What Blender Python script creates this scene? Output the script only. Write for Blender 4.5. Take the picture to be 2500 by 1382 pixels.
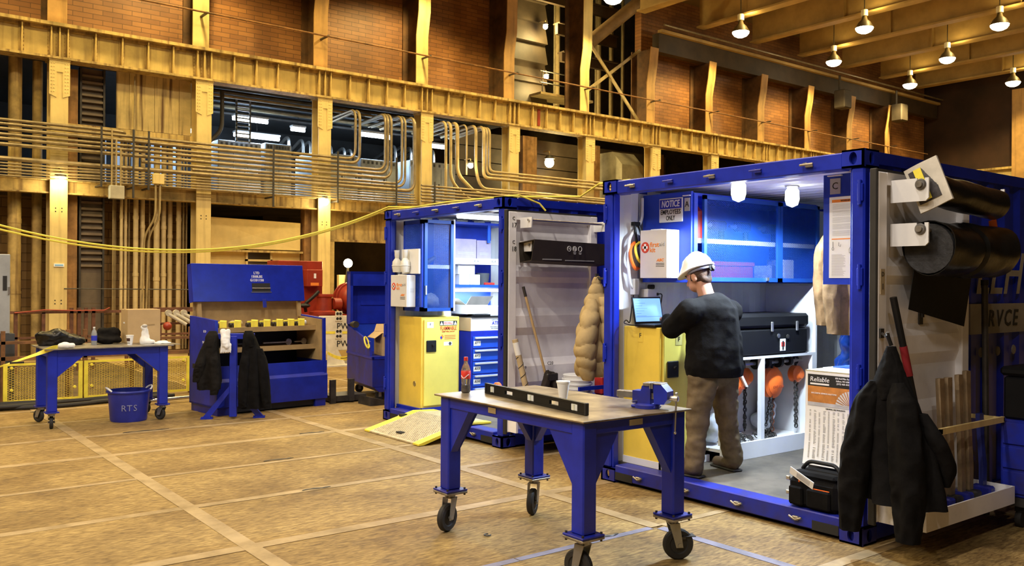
import bpy, math, random
import numpy as np
from mathutils import Vector, Matrix, noise
R = math.radians
for o in list(bpy.data.objects): bpy.data.objects.remove(o)
scene = bpy.context.scene
col = scene.collection
random.seed(7)

# ------------------------------------------------------------------ camera
def cam_basis(yaw, pitch, roll):
    f = Vector((math.cos(pitch)*math.cos(yaw), math.cos(pitch)*math.sin(yaw), math.sin(pitch)))
    r = Vector((math.sin(yaw), -math.cos(yaw), 0)); u = r.cross(f)
    return r*math.cos(roll)+u*math.sin(roll), u*math.cos(roll)-r*math.sin(roll), f
cr, cu, cf = cam_basis(0.9116, 0.0005, 0.0066)
cd = bpy.data.cameras.new('camera'); cam = bpy.data.objects.new('camera', cd); col.objects.link(cam)
cd.sensor_width = 36; cd.sensor_fit = 'HORIZONTAL'; cd.lens = 2149.5/2500*36; cd.clip_end = 300
cam.matrix_world = Matrix(((cr.x,cu.x,-cf.x,-2.1296),(cr.y,cu.y,-cf.y,-11.5539),(cr.z,cu.z,-cf.z,1.6918),(0,0,0,1)))
scene.camera = cam

# ------------------------------------------------------------------ world, exposure, lamps of the hall
w = bpy.data.worlds.new('hall_air'); scene.world = w; w.use_nodes = True
bg = w.node_tree.nodes['Background']; bg.inputs[0].default_value = (1, .74, .42, 1); bg.inputs[1].default_value = .02
vs = scene.view_settings
vs.view_transform = 'Standard'; vs.look = 'None'; vs.gamma = 1; vs.use_curve_mapping = False; vs.exposure = 0.35
WARM = (1, .76, .29); HALL = (1, .79, .50); COOL = (.62, .80, 1); NEUT = (1, .90, .80)
def light(name, kind, loc, power, color, size=.3, rot=None, spot=None, size_y=None):
    d = bpy.data.lights.new(name, kind); d.energy = power; d.color = color
    if kind == 'AREA':
        d.shape = 'RECTANGLE' if size_y else 'DISK'; d.size = size
        if size_y: d.size_y = size_y
    else: d.shadow_soft_size = size
    if spot: d.spot_size = R(spot); d.spot_blend = .35
    o = bpy.data.objects.new(name, d); col.objects.link(o); o.location = loc
    if rot: o.rotation_euler = rot
    return o
LAMPZ = 10.3
LAMP_SPOTS = []           # rows of high bay lamps, staggered by half a bay
for k in range(-1, 7): LAMP_SPOTS.append((-1.8+6.08*k, 7.65))
for k in range(0, 7): LAMP_SPOTS.append((.9+6.08*k, 4.65))
for k in range(-1, 6): LAMP_SPOTS.append((-2.1+6.08*k, 1.57))
for k in range(0, 3): LAMP_SPOTS.append((.9+6.08*k, -1.6))
for k in range(-2, 2): LAMP_SPOTS.append((-2.1+6.08*k, -4.7))
for k in range(-2, 1): LAMP_SPOTS.append((.9+6.08*k, -7.8))
for k in range(-2, 0): LAMP_SPOTS.append((-2.1+6.08*k, -11))
for k in range(-2, 0): LAMP_SPOTS.append((.9+6.08*k, -14.1))
for i, (x, y) in enumerate(LAMP_SPOTS):
    pw = 860 if y > 7 else 500 if y > 0 else 420 if y > -6 else 1050 if y > -9 else 560
    light('high_bay_light', 'SPOT', (x, y, LAMPZ-.22), pw, WARM if y > 4 else HALL if y > -6 else NEUT, .2, None, 150)

# ------------------------------------------------------------------ materials
MATS = {}
def mat(name, base, rough=.6, metal=0., var=.12, scale=3., bump=0., streak=0., tint=None, stretch=(1,1,1), emit=None, power=0, spec=.5, alpha=1, trans=0):
    if name in MATS: return MATS[name]
    m = bpy.data.materials.new(name); m.use_nodes = True; nt = m.node_tree; b = nt.nodes['Principled BSDF']
    b.inputs['Roughness'].default_value = rough; b.inputs['Metallic'].default_value = metal
    b.inputs['Specular IOR Level'].default_value = spec
    b.inputs['Base Color'].default_value = (*base, 1)
    if trans: b.inputs['Transmission Weight'].default_value = trans
    if emit: b.inputs['Emission Color'].default_value = (*emit, 1); b.inputs['Emission Strength'].default_value = power
    if var > 0 or streak > 0:
        tc = nt.nodes.new('ShaderNodeTexCoord'); mp = nt.nodes.new('ShaderNodeMapping'); mp.inputs['Scale'].default_value = stretch
        nt.links.new(tc.outputs['Object'], mp.inputs[0])
        n = nt.nodes.new('ShaderNodeTexNoise'); n.inputs['Scale'].default_value = scale; n.inputs['Detail'].default_value = 6; n.inputs['Roughness'].default_value = .62
        nt.links.new(mp.outputs[0], n.inputs['Vector'])
        rp = nt.nodes.new('ShaderNodeValToRGB'); lo = tint or tuple(c*(1-var*2) for c in base); hi = tuple(min(1, c*(1+var)) for c in base)
        rp.color_ramp.elements[0].position = .32; rp.color_ramp.elements[0].color = (*lo, 1)
        rp.color_ramp.elements[1].position = .62; rp.color_ramp.elements[1].color = (*hi, 1)
        nt.links.new(n.outputs['Fac'], rp.inputs[0]); out = rp.outputs[0]
        if streak > 0:
            mp2 = nt.nodes.new('ShaderNodeMapping'); mp2.inputs['Scale'].default_value = (9, 9, .5); nt.links.new(tc.outputs['Object'], mp2.inputs[0])
            n2 = nt.nodes.new('ShaderNodeTexNoise'); n2.inputs['Scale'].default_value = 1.; n2.inputs['Detail'].default_value = 5; nt.links.new(mp2.outputs[0], n2.inputs['Vector'])
            r2 = nt.nodes.new('ShaderNodeValToRGB'); r2.color_ramp.elements[0].position = .5; r2.color_ramp.elements[1].position = .68
            r2.color_ramp.elements[0].color = (0, 0, 0, 1); r2.color_ramp.elements[1].color = (streak, streak, streak, 1)
            nt.links.new(n2.outputs['Fac'], r2.inputs[0])
            mx = nt.nodes.new('ShaderNodeMix'); mx.data_type = 'RGBA'; nt.links.new(r2.outputs[0], mx.inputs['Factor']); nt.links.new(out, mx.inputs['A'])
            mx.inputs['B'].default_value = (.12, .055, .018, 1); out = mx.outputs['Result']
        nt.links.new(out, b.inputs['Base Color'])
        if bump > 0:
            bp = nt.nodes.new('ShaderNodeBump'); bp.inputs['Strength'].default_value = bump; bp.inputs['Distance'].default_value = .02
            nt.links.new(n.outputs['Fac'], bp.inputs['Height']); nt.links.new(bp.outputs[0], b.inputs['Normal'])
    MATS[name] = m; return m

blue = mat('blue paint', (.007, .022, .38), .38, 0, .12, 5, .05)
blue_in = mat('blue inner paint', (.012, .05, .52), .45, 0, .1, 4)
blue_bright = mat('bright blue enamel', (.012, .075, .55), .35, 0, .05, 5)
blue_worn = mat('worn blue paint', (.007, .018, .30), .45, 0, .2, 6, .1, tint=(.02, .02, .16))
white_in = mat('white wall paint', (.72, .72, .72), .5, 0, .04, 2)
white_door = mat('white door paint', (.86, .84, .84), .5, 0, .05, 3)
cream = mat('cream steel paint', (.68, .52, .21), .6, 0, .08, 1.5, 0, .25)
cream_dirty = mat('stained cream steel', (.50, .35, .12), .7, 0, .25, 2, .1, .8)
cream_pipe = mat('painted conduit', (.36, .27, .13), .45, .2, .15, 4)
conduit_grey = mat('galvanised conduit', (.23, .175, .095), .4, .4, .15, 5)
steel = mat('bare steel', (.34, .31, .27), .38, .75, .25, 7, .08)
chrome = mat('bright zinc', (.62, .6, .56), .28, .9, .05, 5)
dark_steel = mat('dark steel', (.06, .055, .05), .5, .5, .2, 5)
black = mat('black plastic', (.008, .008, .009), .45, 0, .05, 5, spec=.3)
black_film = mat('black plastic film', (.008, .0075, .007), .3, 0, .1, 6, .25, spec=.35)
rubber = mat('black rubber', (.02, .018, .016), .7, 0, .1, 8)
yellow_cab = mat('yellow cabinet enamel', (.80, .58, .08), .38, 0, .05, 3)
yellow_bright = mat('safety yellow paint', (.88, .74, .07), .5, 0, .1, 5)
yellow_fence = mat('yellow expanded metal', (.72, .52, .08), .5, .1, .2, 4)
card = mat('brown cardboard', (.5, .34, .16), .85, 0, .06, 3)
card_white = mat('white carton', (.74, .74, .74), .7, 0, .03, 3)
paper = mat('white paper', (.82, .82, .8), .8, 0, .02, 3)
foam = mat('white foam', (.86, .85, .82), .6, 0, .02, 5)
wood = mat('pale timber', (.5, .34, .16), .7, 0, .2, 4, .1, stretch=(6, 6, .6))
wood_dark = mat('brown timber', (.2, .09, .03), .75, 0, .3, 4, .1, .5)
tan_in = mat('tan box lining', (.36, .24, .10), .8, 0, .12, 4)
red_paint = mat('red machine paint', (.30, .032, .012), .4, 0, .12, 4)
orange = mat('orange enamel', (.85, .16, .02), .4, 0, .1, 5)
red = mat('red plastic', (.6, .03, .02), .4, 0, .05, 4)
grey_cab = mat('grey cabinet enamel', (.34, .36, .37), .5, 0, .08, 3)
grey_dark = mat('dark grey enamel', (.06, .065, .07), .5, 0, .1, 3)
ink = mat('black ink', (.015, .015, .015), .6, 0, 0)
ink_grey = mat('grey ink', (.3, .3, .3), .7, 0, 0)
ink_red = mat('red ink', (.62, .06, .02), .6, 0, 0)
ink_orange = mat('orange ink', (.85, .25, .03), .6, 0, 0)
ink_white = mat('white ink', (.85, .85, .85), .6, 0, 0)
ink_blue = mat('blue ink', (.02, .03, .45), .6, 0, 0)
jacket_black = mat('black canvas cloth', (.0055, .005, .005), .92, 0, .25, 9, .3, spec=.12)
jacket_dark = mat('charcoal cloth', (.011, .0095, .008), .92, 0, .25, 8, .3, spec=.12)
jacket_tan = mat('tan quilted cloth', (.42, .31, .15), .8, 0, .12, 6, .2, spec=.12)
jacket_brown = mat('brown duck cloth', (.14, .078, .034), .9, 0, .2, 8, .25, spec=.12)
khaki = mat('khaki trousers cloth', (.155, .115, .068), .9, 0, .15, 8, .25, spec=.12)
skin = mat('skin', (.55, .28, .18), .55, 0, .06, 12)
hair = mat('brown hair', (.06, .028, .012), .7, 0, .3, 30, .3)
boot = mat('brown boot leather', (.07, .04, .02), .6, 0, .2, 8)
rag_white = mat('white rag cloth', (.78, .77, .74), .9, 0, .05, 8, .2, spec=.12)
film = mat('clear plastic film', (.68, .74, .82), .3, 0, .12, 7, .3)
clear = mat('clear bottle plastic', (.9, .92, .92), .08, 0, 0, trans=.9)
cola = mat('dark cola', (.03, .008, .004), .1, 0, 0)
rope_yellow = mat('yellow cord', (.82, .68, .08), .6, 0, .05, 8)
tube_on = mat('lit fluorescent tube', (1, 1, 1), .5, 0, 0, emit=(.8, .9, 1), power=14)
bulb_cool = mat('lit white bulb', (1, 1, 1), .5, 0, 0, emit=(.93, .97, 1), power=7)
bulb_warm = mat('lit sodium lamp', (1, 1, 1), .5, 0, 0, emit=(1, .88, .6), power=26)
screen_on = mat('lit laptop screen', (.1, .2, .4), .4, 0, 0, emit=(.25, .52, 1), power=.9)
brown_duct = mat('brown stained timber', (.32, .17, .06), .75, 0, .25, 3, .1, .6)
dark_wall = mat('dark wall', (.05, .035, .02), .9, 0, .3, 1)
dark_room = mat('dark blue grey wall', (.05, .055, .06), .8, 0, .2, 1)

# ------------------------------------------------------------------ mesh builder
class MB:
    def __init__(s): s.v = []; s.f = []
    def raw(s, v, f):
        n = len(s.v); s.v += [tuple(p) for p in v]; s.f += [tuple(i+n for i in q) for q in f]; return s
    def add(s, o, M=None):
        return s.raw([M @ Vector(p) for p in o.v] if M else o.v, o.f)
    def box(s, x0, x1, y0, y1, z0, z1, b=0):
        if x0 > x1: x0, x1 = x1, x0
        if y0 > y1: y0, y1 = y1, y0
        if z0 > z1: z0, z1 = z1, z0
        X = (x0, x1); Y = (y0, y1); Z = (z0, z1)
        if b <= 0:
            v = [(X[i], Y[j], Z[k]) for i in (0, 1) for j in (0, 1) for k in (0, 1)]
            return s.raw(v, [(0,1,3,2),(4,6,7,5),(0,4,5,1),(2,3,7,6),(0,2,6,4),(1,5,7,3)])
        b = min(b, (x1-x0)*.49, (y1-y0)*.49, (z1-z0)*.49); v = []; ix = {}
        for i in (0, 1):
            for j in (0, 1):
                for k in (0, 1):
                    p = (X[i], Y[j], Z[k]); d = (b*(1-2*i), b*(1-2*j), b*(1-2*k))
                    for a in range(3):      # vertex on face whose normal is axis a
                        ix[i, j, k, a] = len(v); v.append(tuple(p[c] if c == a else p[c]+d[c] for c in range(3)))
        f = []
        for a in range(3):
            o1, o2 = [c for c in range(3) if c != a]
            for sgn in (0, 1):
                q = []
                for (m, n) in ((0,0),(1,0),(1,1),(0,1)):
                    t = [0,0,0]; t[a] = sgn; t[o1] = m; t[o2] = n; q.append(ix[t[0],t[1],t[2],a])
                flip = (sgn == 0) ^ (a == 1)
                f.append(tuple(q[::-1] if flip else q))
        for a in range(3):      # edges along axis a
            o1, o2 = [c for c in range(3) if c != a]
            for m in (0, 1):
                for n in (0, 1):
                    t0 = [0,0,0]; t0[o1] = m; t0[o2] = n; t1 = t0[:]; t1[a] = 1
                    f.append((ix[(*t0, o1)], ix[(*t1, o1)], ix[(*t1, o2)], ix[(*t0, o2)]))
        for i in (0, 1):
            for j in (0, 1):
                for k in (0, 1): f.append((ix[i,j,k,0], ix[i,j,k,1], ix[i,j,k,2]))
        return s.raw(v, f)
    def prism(s, poly, vec):
        n = len(poly); vec = Vector(vec); a = [Vector(p) for p in poly]; b = [p+vec for p in a]
        f = [tuple(range(n))[::-1], tuple(range(n, 2*n))]+[(i, (i+1) % n, n+(i+1) % n, n+i) for i in range(n)]
        return s.raw(a+b, f)
    def cyl(s, p0, p1, r0, r1=None, n=12, caps=True):
        r1 = r0 if r1 is None else r1; p0 = Vector(p0); p1 = Vector(p1); d = (p1-p0).normalized()
        a = d.orthogonal().normalized(); b = d.cross(a); v = []
        for p, r in ((p0, r0), (p1, r1)):
            v += [p+(a*math.cos(t)+b*math.sin(t))*r for t in (2*math.pi*i/n for i in range(n))]
        f = [(i, (i+1) % n, n+(i+1) % n, n+i) for i in range(n)]
        if caps: f += [tuple(range(n))[::-1], tuple(range(n, 2*n))]
        return s.raw(v, f)
    def tube(s, pts, r, n=8, closed=False):
        P = [Vector(p) for p in pts]; m = len(P); v = []; up = None; rr = r if isinstance(r, (list, tuple)) else [r]*m
        for i, p in enumerate(P):
            a = P[i-1] if (i > 0 or closed) else p; c = P[(i+1) % m] if (i < m-1 or closed) else p
            d = (c-a).normalized()
            if up is None: up = d.orthogonal().normalized()
            up = (up-d*up.dot(d)).normalized(); sd = d.cross(up)
            v += [p+(up*math.cos(t)+sd*math.sin(t))*rr[i] for t in (2*math.pi*k/n for k in range(n))]
        f = []
        for i in range(m if closed else m-1):
            j = (i+1) % m
            f += [(i*n+k, i*n+(k+1) % n, j*n+(k+1) % n, j*n+k) for k in range(n)]
        if not closed: f += [tuple(range(n))[::-1], tuple(range((m-1)*n, m*n))]
        return s.raw(v, f)
    def lathe(s, prof, c=(0,0,0), n=20, axis='z', sx=1, sy=1):
        v = []; m = len(prof)
        for r, z in prof:
            for k in range(n):
                t = 2*math.pi*k/n; x = r*math.cos(t)*sx; y = r*math.sin(t)*sy
                q = {'z': (x, y, z), 'x': (z, x, y), 'y': (y, z, x)}[axis]
                v.append((c[0]+q[0], c[1]+q[1], c[2]+q[2]))
        f = [(i*n+k, i*n+(k+1) % n, (i+1)*n+(k+1) % n, (i+1)*n+k) for i in range(m-1) for k in range(n)]
        if prof[0][0] > 1e-5: f.append(tuple(range(n))[::-1])
        if prof[-1][0] > 1e-5: f.append(tuple(range((m-1)*n, m*n)))
        return s.raw(v, f)
    def sph(s, c, r, nu=14, nv=8, M=None):
        r = (r, r, r) if not isinstance(r, (tuple, list)) else r; v = []; c = Vector(c)
        for j in range(nv+1):
            ph = math.pi*j/nv
            for i in range(nu):
                t = 2*math.pi*i/nu; p = Vector((r[0]*math.sin(ph)*math.cos(t), r[1]*math.sin(ph)*math.sin(t), -r[2]*math.cos(ph)))
                v.append(c+(M @ p if M else p))
        return s.raw(v, [(j*nu+i, j*nu+(i+1) % nu, (j+1)*nu+(i+1) % nu, (j+1)*nu+i) for j in range(nv) for i in range(nu)])
    def sheet(s, fn, nu, nv, th=.004):
        P = [[Vector(fn(i/nu, j/nv)) for i in range(nu+1)] for j in range(nv+1)]; a = []; b = []
        for j in range(nv+1):
            for i in range(nu+1):
                du = P[j][min(i+1, nu)]-P[j][max(i-1, 0)]; dv = P[min(j+1, nv)][i]-P[max(j-1, 0)][i]
                n = du.cross(dv); n = n.normalized() if n.length > 1e-12 else Vector((0,0,1))
                a.append(P[j][i]+n*th/2); b.append(P[j][i]-n*th/2)
        w_ = nu+1; k = len(a); f = []
        for j in range(nv):
            for i in range(nu):
                q = (j*w_+i, j*w_+i+1, (j+1)*w_+i+1, (j+1)*w_+i); f.append(q); f.append(tuple(k+t for t in q[::-1]))
        rim = [i for i in range(nu)]+[j*w_+nu for j in range(nv)]+[nv*w_+i for i in range(nu, 0, -1)]+[j*w_ for j in range(nv, 0, -1)]
        f += [(rim[(i+1) % len(rim)], rim[i], k+rim[i], k+rim[(i+1) % len(rim)]) for i in range(len(rim))]
        return s.raw(a+b, f)
    def holed(s, c, w_, h, rx, rz, th, basis):   # plate with an oval hole; c = front centre, basis = (right, up, normal)
        r, u, n = (Vector(t) for t in basis); c = Vector(c); N = 24; o = []; i_ = []
        for k in range(N):
            t = 2*math.pi*k/N; x, z = math.cos(t), math.sin(t); m = max(abs(x), abs(z))
            o.append((x/m*w_/2, z/m*h/2)); i_.append((x*rx, z*rz))
        v = []
        for d in (0, -th):
            for L in (o, i_): v += [c+r*x+u*z+n*d for x, z in L]
        f = []
        for k in range(N):
            j = (k+1) % N
            f += [(k, j, N+j, N+k), (2*N+j, 2*N+k, 3*N+k, 3*N+j), (j, k, 2*N+k, 2*N+j), (N+k, N+j, 3*N+j, 3*N+k)]
        return s.raw(v, f)
    def mesh(s, name, smooth=True, ang=35):
        me = bpy.data.meshes.new(name); me.from_pydata(s.v, [], s.f); me.update()
        if smooth:
            me.polygons.foreach_set('use_smooth', [True]*len(me.polygons)); me.set_sharp_from_angle(angle=R(ang))
        return me
FX = ((0,-1,0), (0,0,1), (-1,0,0))      # right, up, normal of a surface that looks toward -X
FY = ((1,0,0), (0,0,1), (0,-1,0))       # ... toward -Y
def basis_m(b, pos):
    r, u, n = b
    return Matrix(((r[0],u[0],n[0],pos[0]),(r[1],u[1],n[1],pos[1]),(r[2],u[2],n[2],pos[2]),(0,0,0,1)))

def link(name, data, parent=None):
    o = bpy.data.objects.new(name, data); col.objects.link(o)
    if parent is not None: o.parent = parent
    return o
def tag(o, label=None, cat=None, group=None, kind=None):
    if label: o['label'] = label
    if cat: o['category'] = cat
    if group: o['group'] = group
    if kind: o['kind'] = kind
    return o
def thing(name, label, cat, loc=(0,0,0), rz=0, group=None):
    o = link(name, None); o.empty_display_size = .1; o.location = loc; o.rotation_euler = (0, 0, rz)
    return tag(o, label, cat, group)
def root_matrix(o):
    M = Matrix.Identity(4)
    while o is not None: M = Matrix.LocRotScale(o.location, o.rotation_euler, o.scale) @ M; o = o.parent
    return M
def part(name, mb, m, parent, local=False, smooth=True, label=None, kind=None):
    me = mb.mesh(name, smooth) if isinstance(mb, MB) else mb
    if not local: me.transform(root_matrix(parent).inverted())
    if m is not None: me.materials.clear(); me.materials.append(m)
    o = link(name, me, parent)
    return tag(o, label, kind=kind)
def solo(name, mb, m, label, cat, group=None, kind=None, smooth=True):
    me = mb.mesh(name, smooth) if isinstance(mb, MB) else mb
    co = np.empty(len(me.vertices)*3); me.vertices.foreach_get('co', co); co = co.reshape(-1, 3)
    b = Vector(((co[:,0].min()+co[:,0].max())/2, (co[:,1].min()+co[:,1].max())/2, co[:,2].min()))
    me.transform(Matrix.Translation(-b)); me.materials.clear(); me.materials.append(m)
    o = link(name, me); o.location = b
    return tag(o, label, cat, group, kind)
def copy_tree(o, parent=None):
    c = o.copy(); col.objects.link(c); c.parent = parent
    for ch in o.children: copy_tree(ch, c)
    return c
def struct(name, mb, m, smooth=False):
    o = solo(name, mb, m, None, None, smooth=smooth); o['kind'] = 'structure'; return o

def text(s, size, basis, pos, m, parent, name='lettering', align='CENTER', bold=0., shear=0, width=None, local=False, depth=.0012, space=1.0):
    c = bpy.data.curves.new('t', 'FONT'); c.body = s; c.size = size*1.38; c.align_x = align; c.align_y = 'CENTER'; c.extrude = depth; c.offset = bold*size; c.shear = shear
    c.resolution_u = 2; c.space_character = space
    o = bpy.data.objects.new('t', c); col.objects.link(o)
    me = bpy.data.meshes.new_from_object(o.evaluated_get(bpy.context.evaluated_depsgraph_get()))
    bpy.data.objects.remove(o); bpy.data.curves.remove(c)
    if width:
        xs = [v.co.x for v in me.vertices]; k = width/max(1e-6, max(xs)-min(xs)); me.transform(Matrix.Diagonal((k, 1, 1, 1)))
    me.transform(basis_m(basis, pos))
    return part(name, me, m, parent, local)

# organic shapes: overlapping capsules and ellipsoids melted into one skin
def blob(spec, vox=.014, smooth=8, fold=None, zmin=None):
    mb = MB()
    for q in spec:
        if q[0] == 'c':
            _, p0, p1, r0, r1 = q[:5]; p0 = Vector(p0); p1 = Vector(p1); t = MB(); d = p1-p0
            k = 6; pts = [p0+d*i/k for i in range(k+1)]
            t.tube(pts, [r0+(r1-r0)*i/k for i in range(k+1)], 14); t.sph(p0, r0); t.sph(p1, r1)
            if len(q) > 5:
                ax = Vector(q[5]).normalized(); fl = q[6]; dn = d.normalized()
                v2 = []
                for p in t.v:
                    p = Vector(p); base = p0+dn*(p-p0).dot(dn); off = p-base; v2.append(p+ax*(off.dot(ax)*(fl-1)))
                t.v = v2
            mb.add(t)
        else:
            mb.sph(q[1], q[2], 20, 12, q[3] if len(q) > 3 else None)
    me = mb.mesh('b'); o = bpy.data.objects.new('b', me); col.objects.link(o)
    rm = o.modifiers.new('r', 'REMESH'); rm.mode = 'VOXEL'; rm.voxel_size = vox
    sm = o.modifiers.new('s', 'SMOOTH'); sm.factor = .5; sm.iterations = smooth
    me2 = bpy.data.meshes.new_from_object(o.evaluated_get(bpy.context.evaluated_depsgraph_get()))
    bpy.data.objects.remove(o)
    if fold:
        nv = len(me2.vertices); co = np.empty(nv*3); no = np.empty(nv*3)
        me2.vertices.foreach_get('co', co); me2.vertex_normals.foreach_get('vector', no); co = co.reshape(-1, 3); no = no.reshape(-1, 3)
        d = np.array([fold(Vector(p)) for p in co]); me2.vertices.foreach_set('co', (co+no*d[:, None]).ravel()); me2.update()
    if zmin is not None:
        for v in me2.vertices:
            if v.co.z < zmin: v.co.z = zmin
    me2.polygons.foreach_set('use_smooth', [True]*len(me2.polygons))
    return me2
def folds(amp, sc, fine=0.):
    def f(p):
        q = Vector((p.x*sc[0], p.y*sc[1], p.z*sc[2]))
        d = amp*(noise.noise(q)+.5*noise.noise(q*2.1+Vector((3, 1, 7))))
        if fine: d += fine*.45*(1-2*abs(noise.noise(Vector((p.x*9+p.z*6, p.y*9+p.z*3, p.z*11)))))
        return d
    return f
def cloth_tube(P, W, D, side, front, k=5, amp=.16, ring=.0, seed=0, nu=56, nv=44, grow=True, quilt=0):
    # hanging cloth: an oval tube along P with folds that deepen downward and creases across it
    side = Vector(side).normalized(); front = Vector(front).normalized(); n = len(P); tt = np.linspace(0, 1, n)
    P = np.array([tuple(q) for q in P], float); v = []; f = []
    ts = np.linspace(0, 1, nv+1); sm = lambda y: np.convolve(np.pad(np.interp(ts, tt, y), 3, 'edge'), np.ones(7)/7, 'valid')
    cx, cy, cz, ww, dd = (sm(q) for q in (P[:, 0], P[:, 1], P[:, 2], W, D))
    for j in range(nv+1):
        t = ts[j]; c = Vector((cx[j], cy[j], cz[j])); g = t if grow else .6
        for i in range(nu):
            an = 2*math.pi*i/nu; ca, sa = math.cos(an), math.sin(an)
            m = amp*g*(.6*math.cos(k*an+seed+1.5*noise.noise(Vector((seed, t*2, 0))))+.8*noise.noise(Vector((ca*1.7+seed, sa*1.7, t*2.2))))
            m += ring*(1-2.2*abs(noise.noise(Vector((ca*1.2+seed*3, sa*1.2+t*2, t*9)))))
            if quilt: q = .22*(abs(math.sin(math.pi*(quilt*t+.25*noise.noise(Vector((ca+seed, sa, t*3))))))**.5-.6); m = m*.4+q; c2 = 2
            else: c2 = 1
            v.append(c+side*(ww[j]*ca*(1+m*.5*c2))+front*(dd[j]*sa*(1+m*(1.6 if c2 == 1 else 1))))
    for j in range(nv): f += [(j*nu+i, j*nu+(i+1) % nu, (j+1)*nu+(i+1) % nu, (j+1)*nu+i) for i in range(nu)]
    f += [tuple(range(nu))[::-1], tuple(range(nv*nu, (nv+1)*nu))]
    return MB().raw(v, f)
def arc(c, r, a0, a1, u, v, n=6):
    c = Vector(c); u = Vector(u); v = Vector(v)
    return [c+u*(r*math.cos(R(a0+(a1-a0)*i/n)))+v*(r*math.sin(R(a0+(a1-a0)*i/n))) for i in range(n+1)]
def bent(pts, r=.18, n=5):          # round the corners of a polyline
    P = [Vector(p) for p in pts]; out = [P[0]]
    for i in range(1, len(P)-1):
        a = (P[i-1]-P[i]); b = (P[i+1]-P[i]); k = min(r, a.length*.49, b.length*.49); a.normalize(); b.normalize()
        A = P[i]+a*k; B = P[i]+b*k
        for t in range(n+1):
            t /= n; out.append(A*(1-t)**2+P[i]*2*t*(1-t)+B*t*t)
    return out+[P[-1]]

# ================================================================== THE HALL
def node_mat(name, rough=.8):
    m = bpy.data.materials.new(name); m.use_nodes = True; nt = m.node_tree; b = nt.nodes['Principled BSDF']; b.inputs['Roughness'].default_value = rough
    return m, nt, b
def ramp(nt, src, stops):
    r = nt.nodes.new('ShaderNodeValToRGB'); e = r.color_ramp.elements
    while len(e) < len(stops): e.new(.5)
    for el, (p, c) in zip(e, stops): el.position = p; el.color = (*c, 1)
    nt.links.new(src, r.inputs[0]); return r.outputs[0]
def mixc(nt, a, b, fac, mode='MIX'):
    x = nt.nodes.new('ShaderNodeMix'); x.data_type = 'RGBA'; x.blend_type = mode
    for k, s in (('A', a), ('B', b), ('Factor', fac)):
        if hasattr(s, 'links'): nt.links.new(s, x.inputs[k])
        elif k == 'Factor': x.inputs[k].default_value = s
        else: x.inputs[k].default_value = (*s, 1)
    return x.outputs['Result']
def coords(nt, scale=(1,1,1), src='Object', rnd=False):
    tc = nt.nodes.new('ShaderNodeTexCoord'); mp = nt.nodes.new('ShaderNodeMapping'); mp.inputs['Scale'].default_value = scale; nt.links.new(tc.outputs[src], mp.inputs[0])
    if rnd:
        oi = nt.nodes.new('ShaderNodeObjectInfo'); mu = nt.nodes.new('ShaderNodeMath'); mu.operation = 'MULTIPLY'; mu.inputs[1].default_value = 60
        nt.links.new(oi.outputs['Random'], mu.inputs[0]); cx = nt.nodes.new('ShaderNodeCombineXYZ')
        for i in range(3): nt.links.new(mu.outputs[0], cx.inputs[i])
        nt.links.new(cx.outputs[0], mp.inputs['Location'])
    return mp.outputs[0]
def tex(nt, kind, vec, **kw):
    n = nt.nodes.new(kind); nt.links.new(vec, n.inputs['Vector'])
    for k, v in kw.items(): n.inputs[k].default_value = v
    return n
# strand board
osb, nt, b = node_mat('strand board', .72)
v1 = coords(nt, (14, 60, 14), rnd=True); n1 = tex(nt, 'ShaderNodeTexNoise', v1, Scale=1., Detail=4., Distortion=.6)
v2 = coords(nt, (1, 1, 1), rnd=True); n2 = tex(nt, 'ShaderNodeTexNoise', v2, Scale=1.6, Detail=5.)
n3 = tex(nt, 'ShaderNodeTexNoise', v2, Scale=5., Detail=6., Roughness=.7)
c = ramp(nt, n1.outputs['Fac'], [(.32, (.155, .092, .025)), (.5, (.28, .182, .056)), (.7, (.43, .30, .105))])
c = mixc(nt, c, ramp(nt, n2.outputs['Fac'], [(.34, (.62, .55, .46)), (.62, (1.0, .98, .95))]), 1., 'MULTIPLY')
c = mixc(nt, c, (.09, .05, .02), ramp(nt, n3.outputs['Fac'], [(.56, (0, 0, 0)), (.76, (.8, .8, .8))]))
nt.links.new(c, b.inputs['Base Color'])
bp = nt.nodes.new('ShaderNodeBump'); bp.inputs['Strength'].default_value = .15; bp.inputs['Distance'].default_value = .01; nt.links.new(n1.outputs['Fac'], bp.inputs['Height']); nt.links.new(bp.outputs[0], b.inputs['Normal'])
tape_tan = mat('tan seam tape', (.33, .235, .115), .6, 0, .2, 4, .05, tint=(.23, .155, .065))
tape_blue = mat('grey blue seam tape', (.2, .19, .26), .6, 0, .2, 4)
concrete = mat('tan concrete', (.42, .29, .12), .8, 0, .2, 1.2, .05)

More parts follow.
